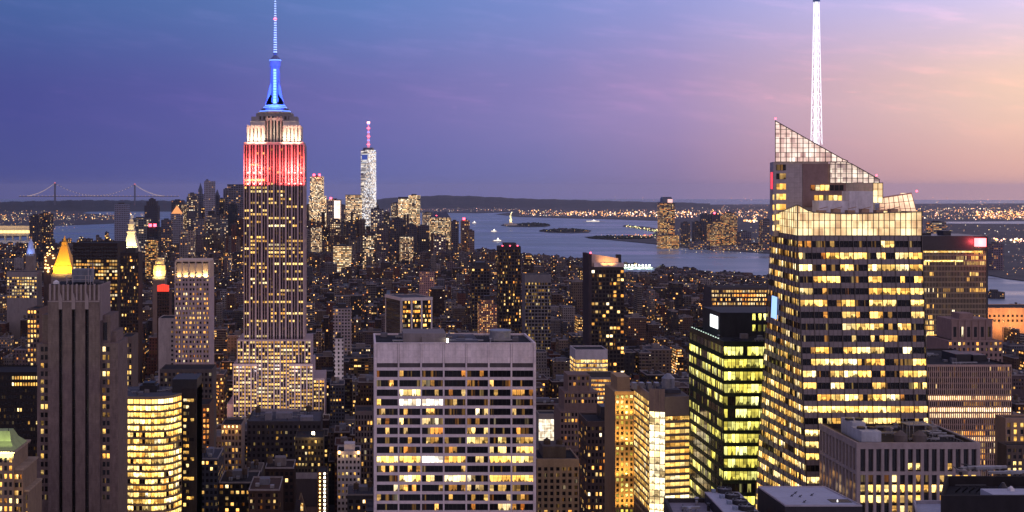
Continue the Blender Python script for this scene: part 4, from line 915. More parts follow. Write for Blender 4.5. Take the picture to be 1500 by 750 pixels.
# ================================================================== 4 green-tinted glass tower left of it
def green_tower():
    y = 490.0; k = y / F_; x0, x1 = PX(1060, y), PX(1060, y) + 42; zt = PZ(500, y); y1 = x0 * F_ / (1010 - U0)
    gm = stone('green_spandrel', (0.022, 0.036, 0.018), .65, .15, .3); 
    t = slab('green_glass_tower', 'glowing yellow-green glass office tower with a dark side and an uplit roof edge', 'office tower', x0, x1, y, y1, zt, stone('green_core', (.02, .03, .018), .4), TAR, 1.0)
    fh = 18.25 * k; pn = Panes(); sp = MB(); zs = PZ(508, y)
    Ag = office('green_bright', 1.3, fh, zs % fh, 1.15, (.9, 2.3), GREEN, run=3, group=.4, detail=1.0, blinds=.3, seed=21)
    Bg = office('green_half', 1.3, fh, zs % fh, .62, (.6, 2.0), GREEN, run=3, group=.4, seed=22)
    Cg = office('green_dark', 1.3, fh, zs % fh, .10, (.3, 1.0), GREEN, run=3, group=.3, seed=23)
    r2 = random.Random(8)
    ff = front(x0, x1, y, 0, zt); bays(sp, pn, ff, 9, fh, zs, 100, .16, fh * .31, .25, .12, lambda i, j: (Cg if j == 11 else (Ag if r2.random() < .86 else Bg)), mull=2, zlow=60)
    lf = lface(x0, y, y1, 0, zt)
    def side(i, j):
        q = r2.random(); return Bg if (j in (1, 2, 3, 6, 7) and q < .9) or (j == 4 and i > 4) else (Ag if q < .10 + .012 * j else Cg)
    bays(sp, pn, lf, 9, fh, zs, 100, .14, fh * .40, .16, .10, side, zlow=60)
    tag(sp.build('spandrel_bands', gm, t), kind='stuff'); pn.build(t)
    # roof box with the blank lit screen
    bx0, bx1 = PX(1054, 510), PX(1054, 510) + 50; by = 512.0; bt = PZ(458, by)
    b = MB(); b.box(x0 + 5, bx1 - 8, by, y1 - 3, zt - 1, bt); b.build('penthouse', stone('dark_penthouse', (.03, .032, .035), .6), t)
    s = MB(); s.box(PX(1084, 512) - 4.2, PX(1084, 512) - .2, by - .25, by, PZ(479, by), PZ(465, by)); 
    so_ = MB(); so_.box(x0 + 4.8, x0 + 5, by + 3, by + 14, PZ(480, by + 8), PZ(462, by + 8)); so_.build('screen', plain('blank_screen', (.8, .8, .8), .5, 0, (.92, .97, 1.0), 2.2), t)
    pb = Panes(); fb = front(x0 + 18, bx1 - 8, by, zt, bt)
    for j in range(2):
        for i in range(5): pb.add(fb, i * 4.6 + .4, i * 4.6 + 4.2, zt + 1.5 + j * 4.6, zt + 4.2 + j * 4.6, .06, Bg)
    pb.build(t)
    for i in range(3): lamp('SPOT', (x0 + 1.2, y1 - 4 - i * 14, zt + .2), (x0 - 8, y1 - 4 - i * 14, zt + 16), 300, (.6, 1, .75), .3, 60)
    ul = MB()
    for i in range(12): yy = y1 - 1.5 - i * 3.6; ul.box(x0 + .6, x0 + 1.0, yy, yy + .5, zt - .9, zt + .1)
    ul.build('roof_edge_lamps', plain('teal_lamp', (.3, .5, .4), .4, 0, (.75, 1.0, .8), 1.6), t)
    reserve(x0, x1, y, y1, 760)
green_tower()

# ================================================================== 5 vertical-piered block with roof plant, lower right
def piered_block():
    y = 400.0; x0, x1 = PX(1257, y), PX(1431, y); zt = PZ(648, y); y1 = 432.0
    st = stone('travertine_pier', (0.33, 0.275, 0.26), .8, .2, .4)
    t = slab('piered_office_block', 'brown-grey office block with tall close-set piers and cooling plant on its roof', 'office building', x0, x1, y, y1, zt, stone('pier_core', (.045, .038, .036), .6), TAR, 1.6, pt=.8)
    fac = MB(); pn = Panes(); fh = 15.2 * y / F_; tall = PZ(690, y)
    H1 = office('pb_lit', 1.9, fh, tall % fh, 1.2, (1.5, 3.2), YELL, run=1, group=.2, blinds=.3, seed=31); H0 = office('pb_dark', 1.9, fh, tall % fh, .05, (.4, 1.0), WARM, run=1, group=.2, seed=32, spill=.02); HO = office('pb_orange', 1.9, fh, tall % fh, 1.2, (.5, 1.4), WARM, run=1, group=.2, seed=33)
    rows = ['0000010000101110'.replace('1', '0'), '000010010oo0110'.ljust(15, '0'), '111111111111100', '111o11110o0o000', '0000oo00000oo00', '010011010101100', '110101101011010']
    rows = ['0000100o00o1111', '111111111111100', '11111o1100o0000', '0000oo000000000', '010011010101100', '110101101011010', '110111100010110', '011010010111010']
    for fc, nb, sd in ((front(x0, x1, y, 0, zt), 15, 0), (lface(x0, y, y1, 0, zt), 11, 1), (rface(x1, y, y1, 0, zt), 11, 2)):
        W = fc.W; bw = W / nb; pw = bw * .36
        for i in range(nb + 1): c = i * bw; fc.box(fac, max(0, c - pw / 2), min(W, c + pw / 2), 0, zt - .8, 0, .75)
        fc.box(fac, 0, W, PZ(657, y), zt, 0, .85); fc.box(fac, 0, W, PZ(695, y), PZ(690, y), 0, .8)
        for i in range(nb):
            l, r = i * bw + pw / 2, (i + 1) * bw - pw / 2
            pn.add(fc, l, r, PZ(690, y), PZ(657, y), .05, BLACKG)
            if sd == 0 and i in (6, 7, 11): pn.add(fc, l + .1, r - .1, PZ(688, y), PZ(678.5, y), .09, H1)
            for j in range(8):
                z1 = tall - 1.1 - j * fh; fc.box(fac, l, r, z1 - fh, z1 - fh * .72, 0, .12, 1)
                ch = rows[j][i % 15] if sd == 0 else ('1' if (j in (1, 2) and (i * 7 + j) % 5) else '0')
                pn.add(fc, l, r, z1 - fh * .72, z1, .05, {'0': H0, '1': H1, 'o': HO}[ch])
    for cx_ in (x0 - .8, x1): fac.box(cx_, cx_ + .8, y - .8, y, 0, zt)
    fac.build('piers', [st, stone('bronze_spandrel', (.04, .03, .028), .5)], t); pn.build(t)
    rz = zt - 1.6 + .15
    for (ua, ub, ya, yb_, va) in ((1262, 1291, 403, 412, 632), (1249, 1268, 414, 424, 619)):
        a = acunit(t, PX(ua, ya), PX(ub, ya), ya, yb_, rz, PZ(va, ya), stone('pale_blue_plant', (.42, .45, .50), .6), 'roof_plant')
        for i in range(2): m = MB(); m.cyl(PX((ua + ub) / 2, ya) - 1.6 + i * 3.4, ya + 4.5, PZ(va, ya), PZ(va, ya) + .7, 1.4, 1.3, 14); m.build('fan', DARKM, a)
    for u in (1321, 1349):
        m = MB(); xx = PX(u, 408); m.cyl(xx, 409, rz, PZ(638, 408), 2.2, 2.2, 18); m.cyl(xx, 409, PZ(638, 408), PZ(631, 408), 2.3, .3, 18, cap=True); m.build('roof_tank', stone('brown_tank', (.14, .12, .11), .7), t)
    fr_ = MB(); z1 = rz + 6.0
    for xx in (PX(1328, 414), PX(1334, 414), PX(1362, 414)):
        for yy in (412, 417): fr_.box(xx, xx + .2, yy, yy + .2, rz, z1)
    xs = [PX(1326, 414) + i * .9 for i in range(10)]
    for z in (z1 - 1.2, z1): fr_.box(xs[0], xs[-1], 411.9, 412.05, z, z + .12); fr_.box(xs[0], xs[-1], 417, 417.15, z, z + .12)
    for a in xs: fr_.box(a, a + .06, 411.9, 412, z1 - 1.2, z1 + .1)
    fr_.box(xs[0], xs[-1], 411.9, 417.2, z1 - 1.35, z1 - 1.2); fr_.build('steel_gantry', GREYM, t)
    rl = MB()
    for i in range(14): yy = 403 + i * 2.0; rl.bar((x1 - 3 - i * .05, yy, rz), (x1 - 3 - i * .05, yy, rz + 1.2), .05)
    rl.bar((x1 - 3, 403, rz + 1.2), (x1 - 3.7, 429, rz + 1.2), .06); rl.build('roof_rail', GREYM, t)
    reserve(x0, x1, y, y1, 760)
piered_block()

# ================================================================== 6 art-deco limestone tower, left foreground
def deco_tower():
    y = 620.0; X = lambda u: PX(u, y); Z_ = lambda v: PZ(v, y)
    st = stone('deco_limestone', (0.18, 0.137, 0.125), .85, .32, .6, joint=(1.6, .9)); st2 = stone('deco_trim', (0.30, .245, .24), .85, .15, .5)
    t = thing('art_deco_tower', 'brown-mauve limestone tower with three dark vertical window strips and a fluted crown', 'skyscraper', (X(113), y, 0))
    w = MB(); yb = y + 26
    w.box(X(70), X(85), y + .9, yb, 0, Z_(441)); 
    for a, b in ((70, 86), (91.5, 105), (110.5, 124.5), (130, 146)): w.box(X(a), X(b), y, y + 2.5, 0, Z_(441))
    w.box(X(70), X(146), y + 2.5, yb, 0, Z_(441))
    w.box(X(70.5), X(145.5), y + .8, yb - 1, Z_(441), Z_(418))          # crown
    w.box(X(52), X(70), y + 3, yb + 3, 0, Z_(505)); w.box(X(57), X(70), y + 6, yb, Z_(505), Z_(463))
    w.box(X(146), X(159), y + 5, yb, 0, Z_(463)); w.box(X(146), X(171), y + 3, yb + 3, 0, Z_(504)); w.box(X(159), X(166), y + 8, yb, Z_(504), Z_(488))
    w.build('wall', st, t)
    cr = MB()
    for i in range(12): u = 72 + i * 6.5; cr.box(X(u), X(u + 2.6), y - .1, y + .8, Z_(440), Z_(416 + (i % 2)))
    cr.box(X(70), X(146), y - .3, y + .9, Z_(442.5), Z_(440.5))
    for i in range(10): yy = y + 1 + i * 2.4; cr.box(X(145.5), X(145.5) + .8, yy, yy + 1, Z_(470), Z_(417))
    for u in (88.7, 107.8, 127.3):   # carved finials over the strips
        cr.box(X(u - 2.6), X(u + 2.6), y - .45, y + .9, Z_(453), Z_(436)); cr.box(X(u - 1.6), X(u + 1.6), y - .45, y + .9, Z_(436), Z_(432.5)); cr.box(X(u - .8), X(u + .8), y - .45, y + .9, Z_(432.5), Z_(430))
    cr.build('fluted_crown', st2, t)
    rf = MB(); rf.box(X(73), X(143), y + 2, yb - 2, Z_(418), Z_(417.2)); rf.build('roof', TAR, t)
    # strips
    pn = Panes(); G1 = plain('deco_strip_glass', (.008, .007, .008), .2)
    fh = 12.1 * y / F_
    for a, b in ((86, 91.5), (105, 110.5), (124.5, 130)):
        f = front(X(a), X(b), y + 2.4, 0, Z_(453)); n = int((Z_(453) - Z_(760)) / fh)
        for j in range(n): pn.add(f, .05, f.W - .05, Z_(453) - (j + 1) * fh + .07, Z_(453) - j * fh, .1, G1)
    L1 = office('deco_lit', 1.4, fh, .3, 1.3, (1.6, 3.2), YELL, run=1, group=.1, detail=.7, seed=41); L0 = office('deco_off', 1.4, fh, .3, .12, (.3, .9), YELL, run=1, group=.1, seed=42, spill=.035)
    litL = {3: 1, 6: 1, 7: 1}; 
    for (ua, ub, yy, side, lit) in ((57.5, 68.5, y + 3, 0, {(5, 0), (7, 0), (7, 1), (13, 0)}), (148.5, 158.5, y + 3, 1, {(0, 0), (3, 0), (3, 1), (6, 0), (12, 0), (13, 0), (13, 1), (10, 0)})):
        for c in range(2):
            f = front(X(ua + c * 6), X(ua + c * 6 + 4.2), yy, 0, Z_(507))
            for j in range(19):
                z1 = Z_(509) - j * fh; pn.add(f, .0, f.W, z1 - fh * .58, z1, .06, L1 if (j, c) in lit else L0)
    mb = MB(); mb.box(X(148), X(154), y + 4.9, y + 5, Z_(500), Z_(474)); mb.build('upper_window', BLACKG, t)
    pn.build(t)
    # roof: tank frame and railings
    tk = MB(); tk.box(X(100), X(128), y + 8, y + 16, Z_(415), Z_(396)); 
    for i in range(7): tk.box(X(100 + i * 4.4), X(101 + i * 4.4), y + 7.8, y + 8, Z_(414), Z_(397))
    tk.build('roof_plant', stone('blue_grey_plant', (.16, .18, .22), .6), t)
    fr = MB()
    for u in (95, 104, 123, 130): fr.box(X(u), X(u) + .3, y + 3, y + 3.3, Z_(418), Z_(404))
    for v in (404, 410): fr.box(X(92), X(133), y + 3, y + 3.25, Z_(v + .6), Z_(v))
    fr.box(X(132), X(132) + .3, y + 6, y + 6.3, Z_(418), Z_(386)); fr.box(X(125), X(125) + .25, y + 6, y + 6.3, Z_(418), Z_(388)); fr.box(X(125), X(133), y + 6, y + 6.2, Z_(387.6), Z_(386.6))
    fr.build('roof_frame', stone('frame_steel', (.38, .34, .34), .5), t)
    dm = MB(); dm.cyl(X(78), y + 6, Z_(418), Z_(414), 1.6, 1.6, 12); dm.cyl(X(78), y + 6, Z_(414), Z_(411.5), 1.5, .3, 12); dm.build('roof_dish', WHITEP, t)
    reserve(X(50), X(173), y, yb + 4, 760)
deco_tower()
# ------------------------------------------------------------------ the other near and middle-distance buildings
def mid(name, label, cat, ua, ub, vt, y, depth, wc, nb, fpx, glass, pw=.3, sh=.4, pd=.25, sd=.15, top=6.0, sides='', par=1.0, vb=760, mull=0, wallname=None, glass_side=None, rough=.85, nbs=None, roof=TAR, vfree=None, group=None, joint=None, corew=None, cap=100):
    """tower seen frontally: image span, height and distance; nb bays, storeys fpx apart; top = blank band (px)"""
    k = y / F_; x0, x1, zt = PX(ua, y), PX(ub, y), PZ(vt, y); y1 = y + depth
    st = stone(wallname or ('wall_' + name + '%d' % (ua * 7 + vt)), wc, rough, .18, .3, joint=joint)
    t = slab(name, label, cat, x0, x1, y, y1, zt, stone('core_%d' % (ua * 7 + vt), corew, .7) if corew else st, roof, par, group)
    pn = Panes(); f = MB(); fh = fpx * k; z1 = zt - top * k; zlo = max(2, PZ(vb, y))
    ff = front(x0, x1, y, 0, zt); bays(f, pn, ff, nb, fh, z1, zlo, pw * ff.W / nb, sh * fh, pd, sd, glass, zlow=0)
    if top > 0: ff.box(f, 0, ff.W, z1, zt, 0, pd + .05)
    for s in sides:
        fc = lface(x0, y, y1, 0, zt) if s == 'L' else rface(x1, y, y1, 0, zt); n = nbs or max(2, int(nb * depth / (x1 - x0)))
        bays(f, pn, fc, n, fh, z1, zlo, pw * fc.W / n, sh * fh, pd, sd, glass_side or glass, zlow=0)
        if top > 0: fc.box(f, 0, fc.W, z1, zt, 0, pd + .05)
    tag(f.build('piers_and_bands', st, t), kind='stuff'); pn.build(t, cap=cap)
    reserve(x0, x1, y, y1, vfree or 760)
    return t, k, x0, x1, y1, zt
def og(key, sw, fh, lit, s, pal=WARM, **kw): return office(key, sw, fh, kw.pop('z0', 0.0), lit, s, pal, **kw)

# glowing glass office with a curved front, left
def curved_office():
    y = 700.0; k = y / F_; X = lambda u: PX(u, y); Z_ = lambda v: PZ(v, y)
    t = thing('curved_glass_office', 'curved office block with every storey glowing bright yellow, beside the limestone tower', 'office building', (X(220), y, 0))
    pts = [(X(150), y), (X(178), y), (X(222), y - 1.5), (X(240), y), (X(252), y + 4), (X(261), y + 12)]
    zt = Z_(583); fh = 9.75 * k; st = stone('gold_band', (.33, .24, .14), .6, .15, .4)
    w = MB(); prism(w, [(p[0], p[1] + .3) for p in pts] + [(X(261), y + 40), (X(150), y + 40)], 0, zt); w.build('wall', stone('curved_core', (.08, .06, .04), .6), t)
    A_ = og('curve_lit', 1.5, fh, 1.15, (1.9, 4.6), YELL, run=4, group=.3, detail=.9, seed=51, z0=zt % fh); B_ = og('curve_half', 1.5, fh, .7, (.8, 2.8), YELL, run=4, group=.3, seed=52, z0=zt % fh)
    T_ = og('curve_top', 3, fh, 1.3, (3.0, 3.4), YELL, run=8, group=.3, detail=.25, blinds=0, seed=53, z0=zt % fh)
    pn = Panes(); b = MB()
    for (p, q, n) in zip(pts, pts[1:], (3, 5, 2, 2, 2)):
        fc = Facet((*p, 0), (*q, 0), (*q, zt), (*p, zt))
        bays(b, pn, fc, n, fh, zt - .6, 60, .18, fh * .33, .3, .3, lambda i, j: T_ if j in (0,) else (A_ if j in (1, 2, 3, 8) or rnd.random() < .55 else B_), mull=1, zlow=0)
        fc.box(b, 0, fc.W, zt - .6, zt + .9, 0, .35)
    tag(b.build('spandrel_bands', st, t), kind='stuff'); pn.build(t)
    r = MB(); prism(r, [(p[0], p[1] + .8) for p in pts] + [(X(260), y + 39), (X(150), y + 39)], zt + .05, zt + .3); r.build('roof', TARL, t)
    ph = MB(); ph.box(X(196), X(222), y + 18, y + 28, zt + .3, zt + 4); ph.box(X(200), X(218), y + 19, y + 27, zt + 4, zt + 5.6); ph.box(X(246), X(283), y + 16, y + 39, 0, Z_(562)); ph.build('penthouse', DARKM, t)
    d = MB(); d.box(X(261.5), X(283), y + 15, y + 39, 0, Z_(576)); d.build('service_core', stone('dark_core', (.035, .03, .03), .6), t)
    pn2 = Panes(); f2 = front(X(261.5), X(283), y + 15, 0, Z_(576)); D_ = og('curve_side', 2.0, fh, .5, (.6, 2.4), YELL, run=2, seed=54, z0=zt % fh)
    for j in range(17): z1 = zt - 3 - j * fh; pn2.add(f2, .5, f2.W * (.45 if j % 3 else .8), z1 - fh * .5, z1, .06, D_)
    pn2.build(t); reserve(X(150), X(284), y - 2, y + 40, 760)
curved_office()

# copper-roofed corner block, bottom left
def copper_corner():
    y = 560.0; k = y / F_; X = lambda u: PX(u, y); Z_ = lambda v: PZ(v, y)
    st = stone('buff_corner_stone', (.26, .19, .13), .8, .2, .4)
    t = thing('copper_roofed_building', 'ornate buff stone building with a floodlit green copper roof at the lower left edge', 'building', (X(5), y, 0))
    w = MB(); w.box(X(-60), X(20), y, y + 24, 0, Z_(664)); w.box(X(-60), X(32), y + 2, y + 26, 0, Z_(690)); w.box(X(-60), X(38), y + 4, y + 28, 0, Z_(723)); w.build('wall', st, t)
    co = MB(); 
    for z, o in ((664, .6), (690, .5), (723, .5)):
        xr = {664: 20, 690: 32, 723: 38}[z]; co.box(X(-60), X(xr) + o, y + {664: 0, 690: 2, 723: 4}[z] - o, y + 27, Z_(z) - .1, Z_(z) + .8)
    co.build('cornice', stone('buff_trim', (.36, .28, .2), .8), t)
    r = MB(); a = [(X(-50), y + 1), (X(20), y + 1), (X(20), y + 23), (X(-50), y + 23)]; b = [(X(-30), y + 9), (X(6), y + 9), (X(6), y + 15), (X(-30), y + 15)]; m = [(X(-40), y + 5.5), (X(11), y + 5.5), (X(11), y + 18), (X(-40), y + 18)]
    for (A_, B_, z0, z1) in ((a, m, Z_(661), Z_(650)), (m, b, Z_(650), Z_(637))):
        for i in range(4): j = (i + 1) % 4; r.face([(*A_[i], z0), (*A_[j], z0), (*B_[j], z1), (*B_[i], z1)])
    r.face([(*p, Z_(637)) for p in b]); ro = r.build('roof', stone('copper_patina', (.36, .46, .20), .7, .2, .6), t)
    f_ = MB(); f_.cyl(X(4), y + 9, Z_(637), Z_(633), .4, .1, 8); f_.build('finial', DARKM, ro)
    pn = Panes(); L1 = og('corner_lit', 1.4, 3.6, 1.2, (1.0, 2.8), WARM, run=1, seed=61, detail=.7); L0 = og('corner_off', 1.4, 3.6, .15, (.4, 1.0), WARM, run=1, seed=62)
    for (xa, xb, yy, vt, n) in ((-10, 19, y, 668, 4), (21, 31, y + 2, 694, 2), (-10, 31, y + 2, 694, 6), (33, 38, y + 4, 726, 1)):
        f = front(X(xa), X(xb), yy, 0, Z_(vt)); bw = f.W / n
        for j in range(7):
            for i in range(n):
                if Z_(vt) - j * 3.7 > Z_(760): pn.add(f, i * bw + bw * .25, i * bw + bw * .78, Z_(vt) - j * 3.7 - 2.9, Z_(vt) - j * 3.7 - .8, .05, L1 if rnd.random() < .4 else L0)
    pn.build(t)
    lamp('SPOT', (X(13), y - 6, Z_(670)), (X(6), y + 6, Z_(648)), 16000, (.95, 1.0, .45), .4, 90); lamp('SPOT', (X(-4), y - 5, Z_(668)), (X(0), y + 6, Z_(648)), 6000, (.95, 1.0, .45), .4, 90)
    lamp('SPOT', (X(34), y - 3, Z_(735)), (X(30), y + 2, Z_(705)), 700, (1, .55, .15), .3, 80)
    reserve(X(-60), X(39), y, y + 28, 760)
copper_corner()

# rose-stone tower with lit colonnade crown
def colonnade_tower():
    y = 960.0; k = y / F_; X = lambda u: PX(u, y); Z_ = lambda v: PZ(v, y)
    st = stone('rose_stone', (.42, .33, .32), .85, .15, .3); pn = Panes(); fh = 7.0 * k
    t = thing('lit_colonnade_tower', 'slender rose stone tower topped by a glowing golden colonnade, left of the tall crowned skyscraper', 'apartment tower', (X(281), y, 0))
    w = MB(); w.box(X(256), X(307), y, y + 30, 0, Z_(408)); w.build('wall', st, t)
    f = MB(); fc = front(X(256), X(307), y, 0, Z_(408))
    A_ = og('rose_win', 1.2, fh, .42, (.5, 2.0), WARM, run=3, group=.5, seed=71, detail=.6, spill=.05, z0=Z_(408) % fh)
    r2 = random.Random(3); bays(f, pn, fc, 10, fh, Z_(408), Z_(620), .9, fh * .5, .35, .15, A_, zlow=0)
    for i in range(6): c = fc.W * i / 5; fc.box(f, max(0, c - .8), min(fc.W, c + .8), 0, Z_(408), .35, .8)
    fc.box(f, 0, fc.W, Z_(409), Z_(407), 0, 1.0)
    tag(f.build('piers_and_bands', st, t), kind='stuff'); pn.build(t)
    c = MB(); c.box(X(259), X(304), y + 2.2, y + 27, Z_(408), Z_(386)); 
    cs = stone('colonnade_stone', (.62, .5, .38), .8, .1, .4)
    for i in range(6): uu = 256 + i * 9.85; c.box(X(uu), X(uu + 1.8), y - .2, y + 2.2, Z_(408), Z_(383.5)); 
    for i in range(4): c.box(X(305), X(307), y + 2 + i * 8, y + 3.5 + i * 8, Z_(408), Z_(383.5))
    c.box(X(257), X(306), y + .5, y + 28, Z_(383.4), Z_(381)); c.build('colonnade', cs, t)
    for i in range(5): uu = 261.8 + i * 9.85; lamp('SPOT', (X(uu), y + .1, Z_(407.5)), (X(uu), y + 2.0, Z_(394)), 4200 if i < 4 else 9000, (1.0, .66, .26), .3, 130)
    reserve(X(256), X(307), y, y + 30, 545)
    # dark stone loft with columns under it and the pale slab on its left
    t2, k2, *_ = mid('columned_loft', 'dark stone loft building with a columned upper storey, below the golden colonnade tower', 'loft building', 234, 311, 541, 900, 26, (.10, .085, .08), 13, 8.2, og('loft_w', 1.5, 4.1, .12, (.5, 2), WARM, run=2, seed=72), pw=.4, sh=.45, pd=.4, top=5, par=.8)
    x0, x1, z = PX(232, 985), PX(255.5, 985), PZ(466, 985)
    t3 = slab('pale_blank_slab', 'narrow pale grey slab with a blank side wall, beside the golden colonnade tower', 'building', x0, x1, 985, 1010, z, stone('pale_slab', (.42, .38, .37), .85), TAR, .8)
    pn = Panes(); fc = front(x0, x1, 985, 0, z); D0 = og('slab_win', 1.5, 3.6, .1, (.4, 1), WARM, seed=73)
    for j in range(22): pn.add(fc, fc.W - 2.6, fc.W - 1.0, z - 4.5 - j * 3.7, z - 2.7 - j * 3.7, .06, D0)
    pn.build(t3); reserve(x0, x1, 985, 1010, 540)
colonnade_tower()

# black tower with white columns (turned corner-on)
def columned_tower():
    c, s = math.cos(.42), math.sin(.42); y = 1050.0; cx = PX(588, y); zt = PZ(436, y); k = y / F_
    def R(a, b): return (cx + a * c + b * -s * 1.0, y + a * s * .55 + b * c)
    P0, P1, P3 = (cx, y), (cx + 44.5 * k * 1.0, y + 5.0), (cx - 12.5, y + 34.0)
    P2 = (P1[0] + P3[0] - P0[0], P1[1] + P3[1] - P0[1])
    t = thing('white_columned_black_tower', 'black glass tower with thin white columns and a white roof rim, set corner-on', 'office tower', (cx, y, 0))
    w = MB(); prism(w, [P0, P1, P2, P3], 0, zt - 1); w.build('wall', stone('black_core', (.018, .018, .02), .4), t)
    wh = stone('white_column', (.58, .54, .52), .6, .08, .4); fcs = [Facet((*P0, 0), (*P1, 0), (*P1, zt), (*P0, zt)), Facet((*P3, 0), (*P0, 0), (*P0, zt), (*P3, zt)), Facet((*P1, 0), (*P2, 0), (*P2, zt), (*P1, zt)), Facet((*P2, 0), (*P3, 0), (*P3, zt), (*P2, zt))]
    m = MB(); fh = 6.8 * k; pn = Panes(); G_ = og('colw', 1.3, fh, .36, (.6, 2.6), WARM, run=3, group=.5, seed=81, z0=zt % fh); G2 = og('colw2', 1.3, fh, .9, (1.2, 3.0), YELL, run=3, group=.3, seed=82, z0=zt % fh)
    for q, fc in enumerate(fcs):
        for i in ((0, 1, 2, 3) if q != 1 else (0, 3)): a = fc.W * i / 3; fc.box(m, max(0, a - .7), min(fc.W, a + .7), 0, zt, 0, .9)
        fc.box(m, -.4, fc.W + .4, zt - 2.6, zt, .3, 1.1)
    m.build('columns', wh, t); b = MB()
    bays(b, pn, fcs[0], 9, fh, zt - 3, PZ(500, y), .12, fh * .42, .15, .12, lambda i, j: G2 if j in (7, 8) else G_, zlow=0)
    bays(b, pn, fcs[1], 7, fh, zt - 3, PZ(500, y), .12, fh * .42, .15, .12, BLACKG, zlow=0)
    tag(b.build('dark_bands', plain('band_black', (.02, .02, .02), .4), t), kind='stuff'); pn.build(t)
    r = MB(); prism(r, [P0, P1, P2, P3], zt - 1, zt - .7); r.build('roof', TARL, t)
    reserve(cx - 13, P1[0], y, y + 40, 500)
columned_tower()

# slim dark residential towers
def dark_res(label, ua, ub, vt, y, depth, nb, fpx, lit, wc, beacon=True, vfree=500, sides='L', seed=0, extra=None, name='residential_tower'):
    fh = fpx * y / F_
    gl = og('res%d' % ua, (PX(ub, y) - PX(ua, y)) / nb * .5, fh, lit, (.6, 3.0), WARM, run=2, group=.3, seed=seed + 90, detail=.5, blinds=.2, z0=PZ(vt, y) % fh)
    t, k, x0, x1, y1, zt = mid(name, label, 'residential tower', ua, ub, vt, y, depth, wc, nb, fpx, gl, pw=.25, sh=.35, pd=.3, sd=.25, top=5, sides=sides, vfree=vfree, vb=min(760, vfree + 30), rough=.6)
    ph = MB(); ph.box(x0 + (x1 - x0) * .25, x1 - (x1 - x0) * .2, y + 4, y1 - 4, zt - 1, zt + 5); ph.build('penthouse', DARKM, t)
    if beacon:
        for q in (.15, .5, .85): b = MB(); b.cyl(x0 + (x1 - x0) * q, y + 1, zt + .2, zt + 1.6, .8, .8, 8, smooth=False); b.build('beacon', REDL, t)
    return t, k, x0, x1, y1, zt
dark_res('slim black apartment tower with red beacons, left of the white-topped glass tower', 731.5, 763, 361, 1750, 32, 7, 4.6, .11, (.045, .04, .042), vfree=487, seed=1)
dark_res('dark slab tower with small scattered lit windows, left of the slim black beacon tower', 691, 717, 389, 1950, 30, 6, 4.4, .10, (.055, .05, .055), beacon=False, vfree=487, seed=2)
t_, k_, x0_, x1_, y1_, zt_ = dark_res('black glass apartment tower with scattered lit windows and an orange-lit roof screen', 866, 914, 391, 1250, 34, 9, 5.9, .22, (.045, .038, .035), beacon=False, vfree=560, seed=3)
mb = MB(); mb.box(PX(870, 1250), PX(914, 1250), 1249.2, 1253, PZ(391, 1250), PZ(385, 1250)); mb.build('pale_cornice', stone('pale_cornice', (.6, .5, .46), .8), t_)
mb = MB(); fcs = Facet((PX(864.5, 1252), 1252, PZ(391, 1250)), (PX(906, 1252), 1253, PZ(386, 1250)), (PX(906, 1252), 1253, PZ(378.5, 1250)), (PX(864.5, 1252), 1252, PZ(371.5, 1250))); fcs.box(mb, 0, fcs.W, fcs.z0, fcs.z1, -.6, 0); mb.build('roof_screen', stone('salmon_screen', (.62, .46, .38), .8), t_)
mb = MB(); mb.box(PX(904, 1262), PX(910, 1262), 1262, 1270, zt_, PZ(373, 1262)); mb.build('stair_bulkhead', DARKM, t_)
mb = MB(); mb.cyl(PX(865, 1252), 1251.5, PZ(371.5, 1250), PZ(369.5, 1250), .8, .8, 8, smooth=False); mb.build('beacon', REDL, t_)
for uu in (886, 896): lamp('SPOT', (PX(uu, 1243), 1244, PZ(386, 1250)), (PX(uu, 1252), 1253, PZ(380, 1250)), 5500, (1, .5, .14), .4, 110)
mb = MB(); mb.box(PX(861.5, 1252), PX(866, 1252), 1249, 1283, 0, PZ(372, 1250)); mb.build('dark_party_wall', stone('party_wall', (.05, .04, .045), .8), t_)
mid('white_topped_glass_tower', 'glass tower with a blank pale top band, right of the slim black beacon tower', 'residential tower', 769, 807, 402, 1650, 30, (.16, .16, .17), 8, 5.0, og('wt_g', 1.8, 4.5, .16, (.3, 1.2), YELL, seed=101, run=2), pw=.2, sh=.3, top=12, vfree=485, vb=520, wallname='white_top_wall')
t_, *_r = mid('pale_gabled_office', 'small pale office block with glowing curtain-wall storeys and a louvred roof box', 'office building', 843, 890, 512, 1000, 26, (.46, .44, .46), 6, 6.4, og('gab', 1.2, 3.55, .95, (.8, 2.2), YELL, seed=102, run=3), pw=.05, sh=.3, top=15, vfree=575, vb=620, sides='L')
mid('stepped_podium_office', 'low wide office podium with continuous lit storeys beside the pale louvred block', 'office building', 866, 910, 553, 960, 34, (.26, .24, .23), 5, 6.4, og('pod', 1.2, 3.4, .9, (.6, 2.0), WARM, seed=103, run=5), pw=.02, sh=.45, top=3, vfree=600, vb=640)
# wide lit warehouse block
mid('wide_lit_warehouse', 'wide low warehouse block with rows of orange lit windows, left of the slanted tower', 'warehouse', 1042, 1140, 421, 2150, 50, (.07, .06, .06), 24, 6.1, og('wh', 2.2, 6.1 * 2150 / F_, .72, (.5, 2.2), WARM, seed=104, run=6, group=.4, detail=.4), pw=.28, sh=.45, top=4, vfree=452, vb=455)

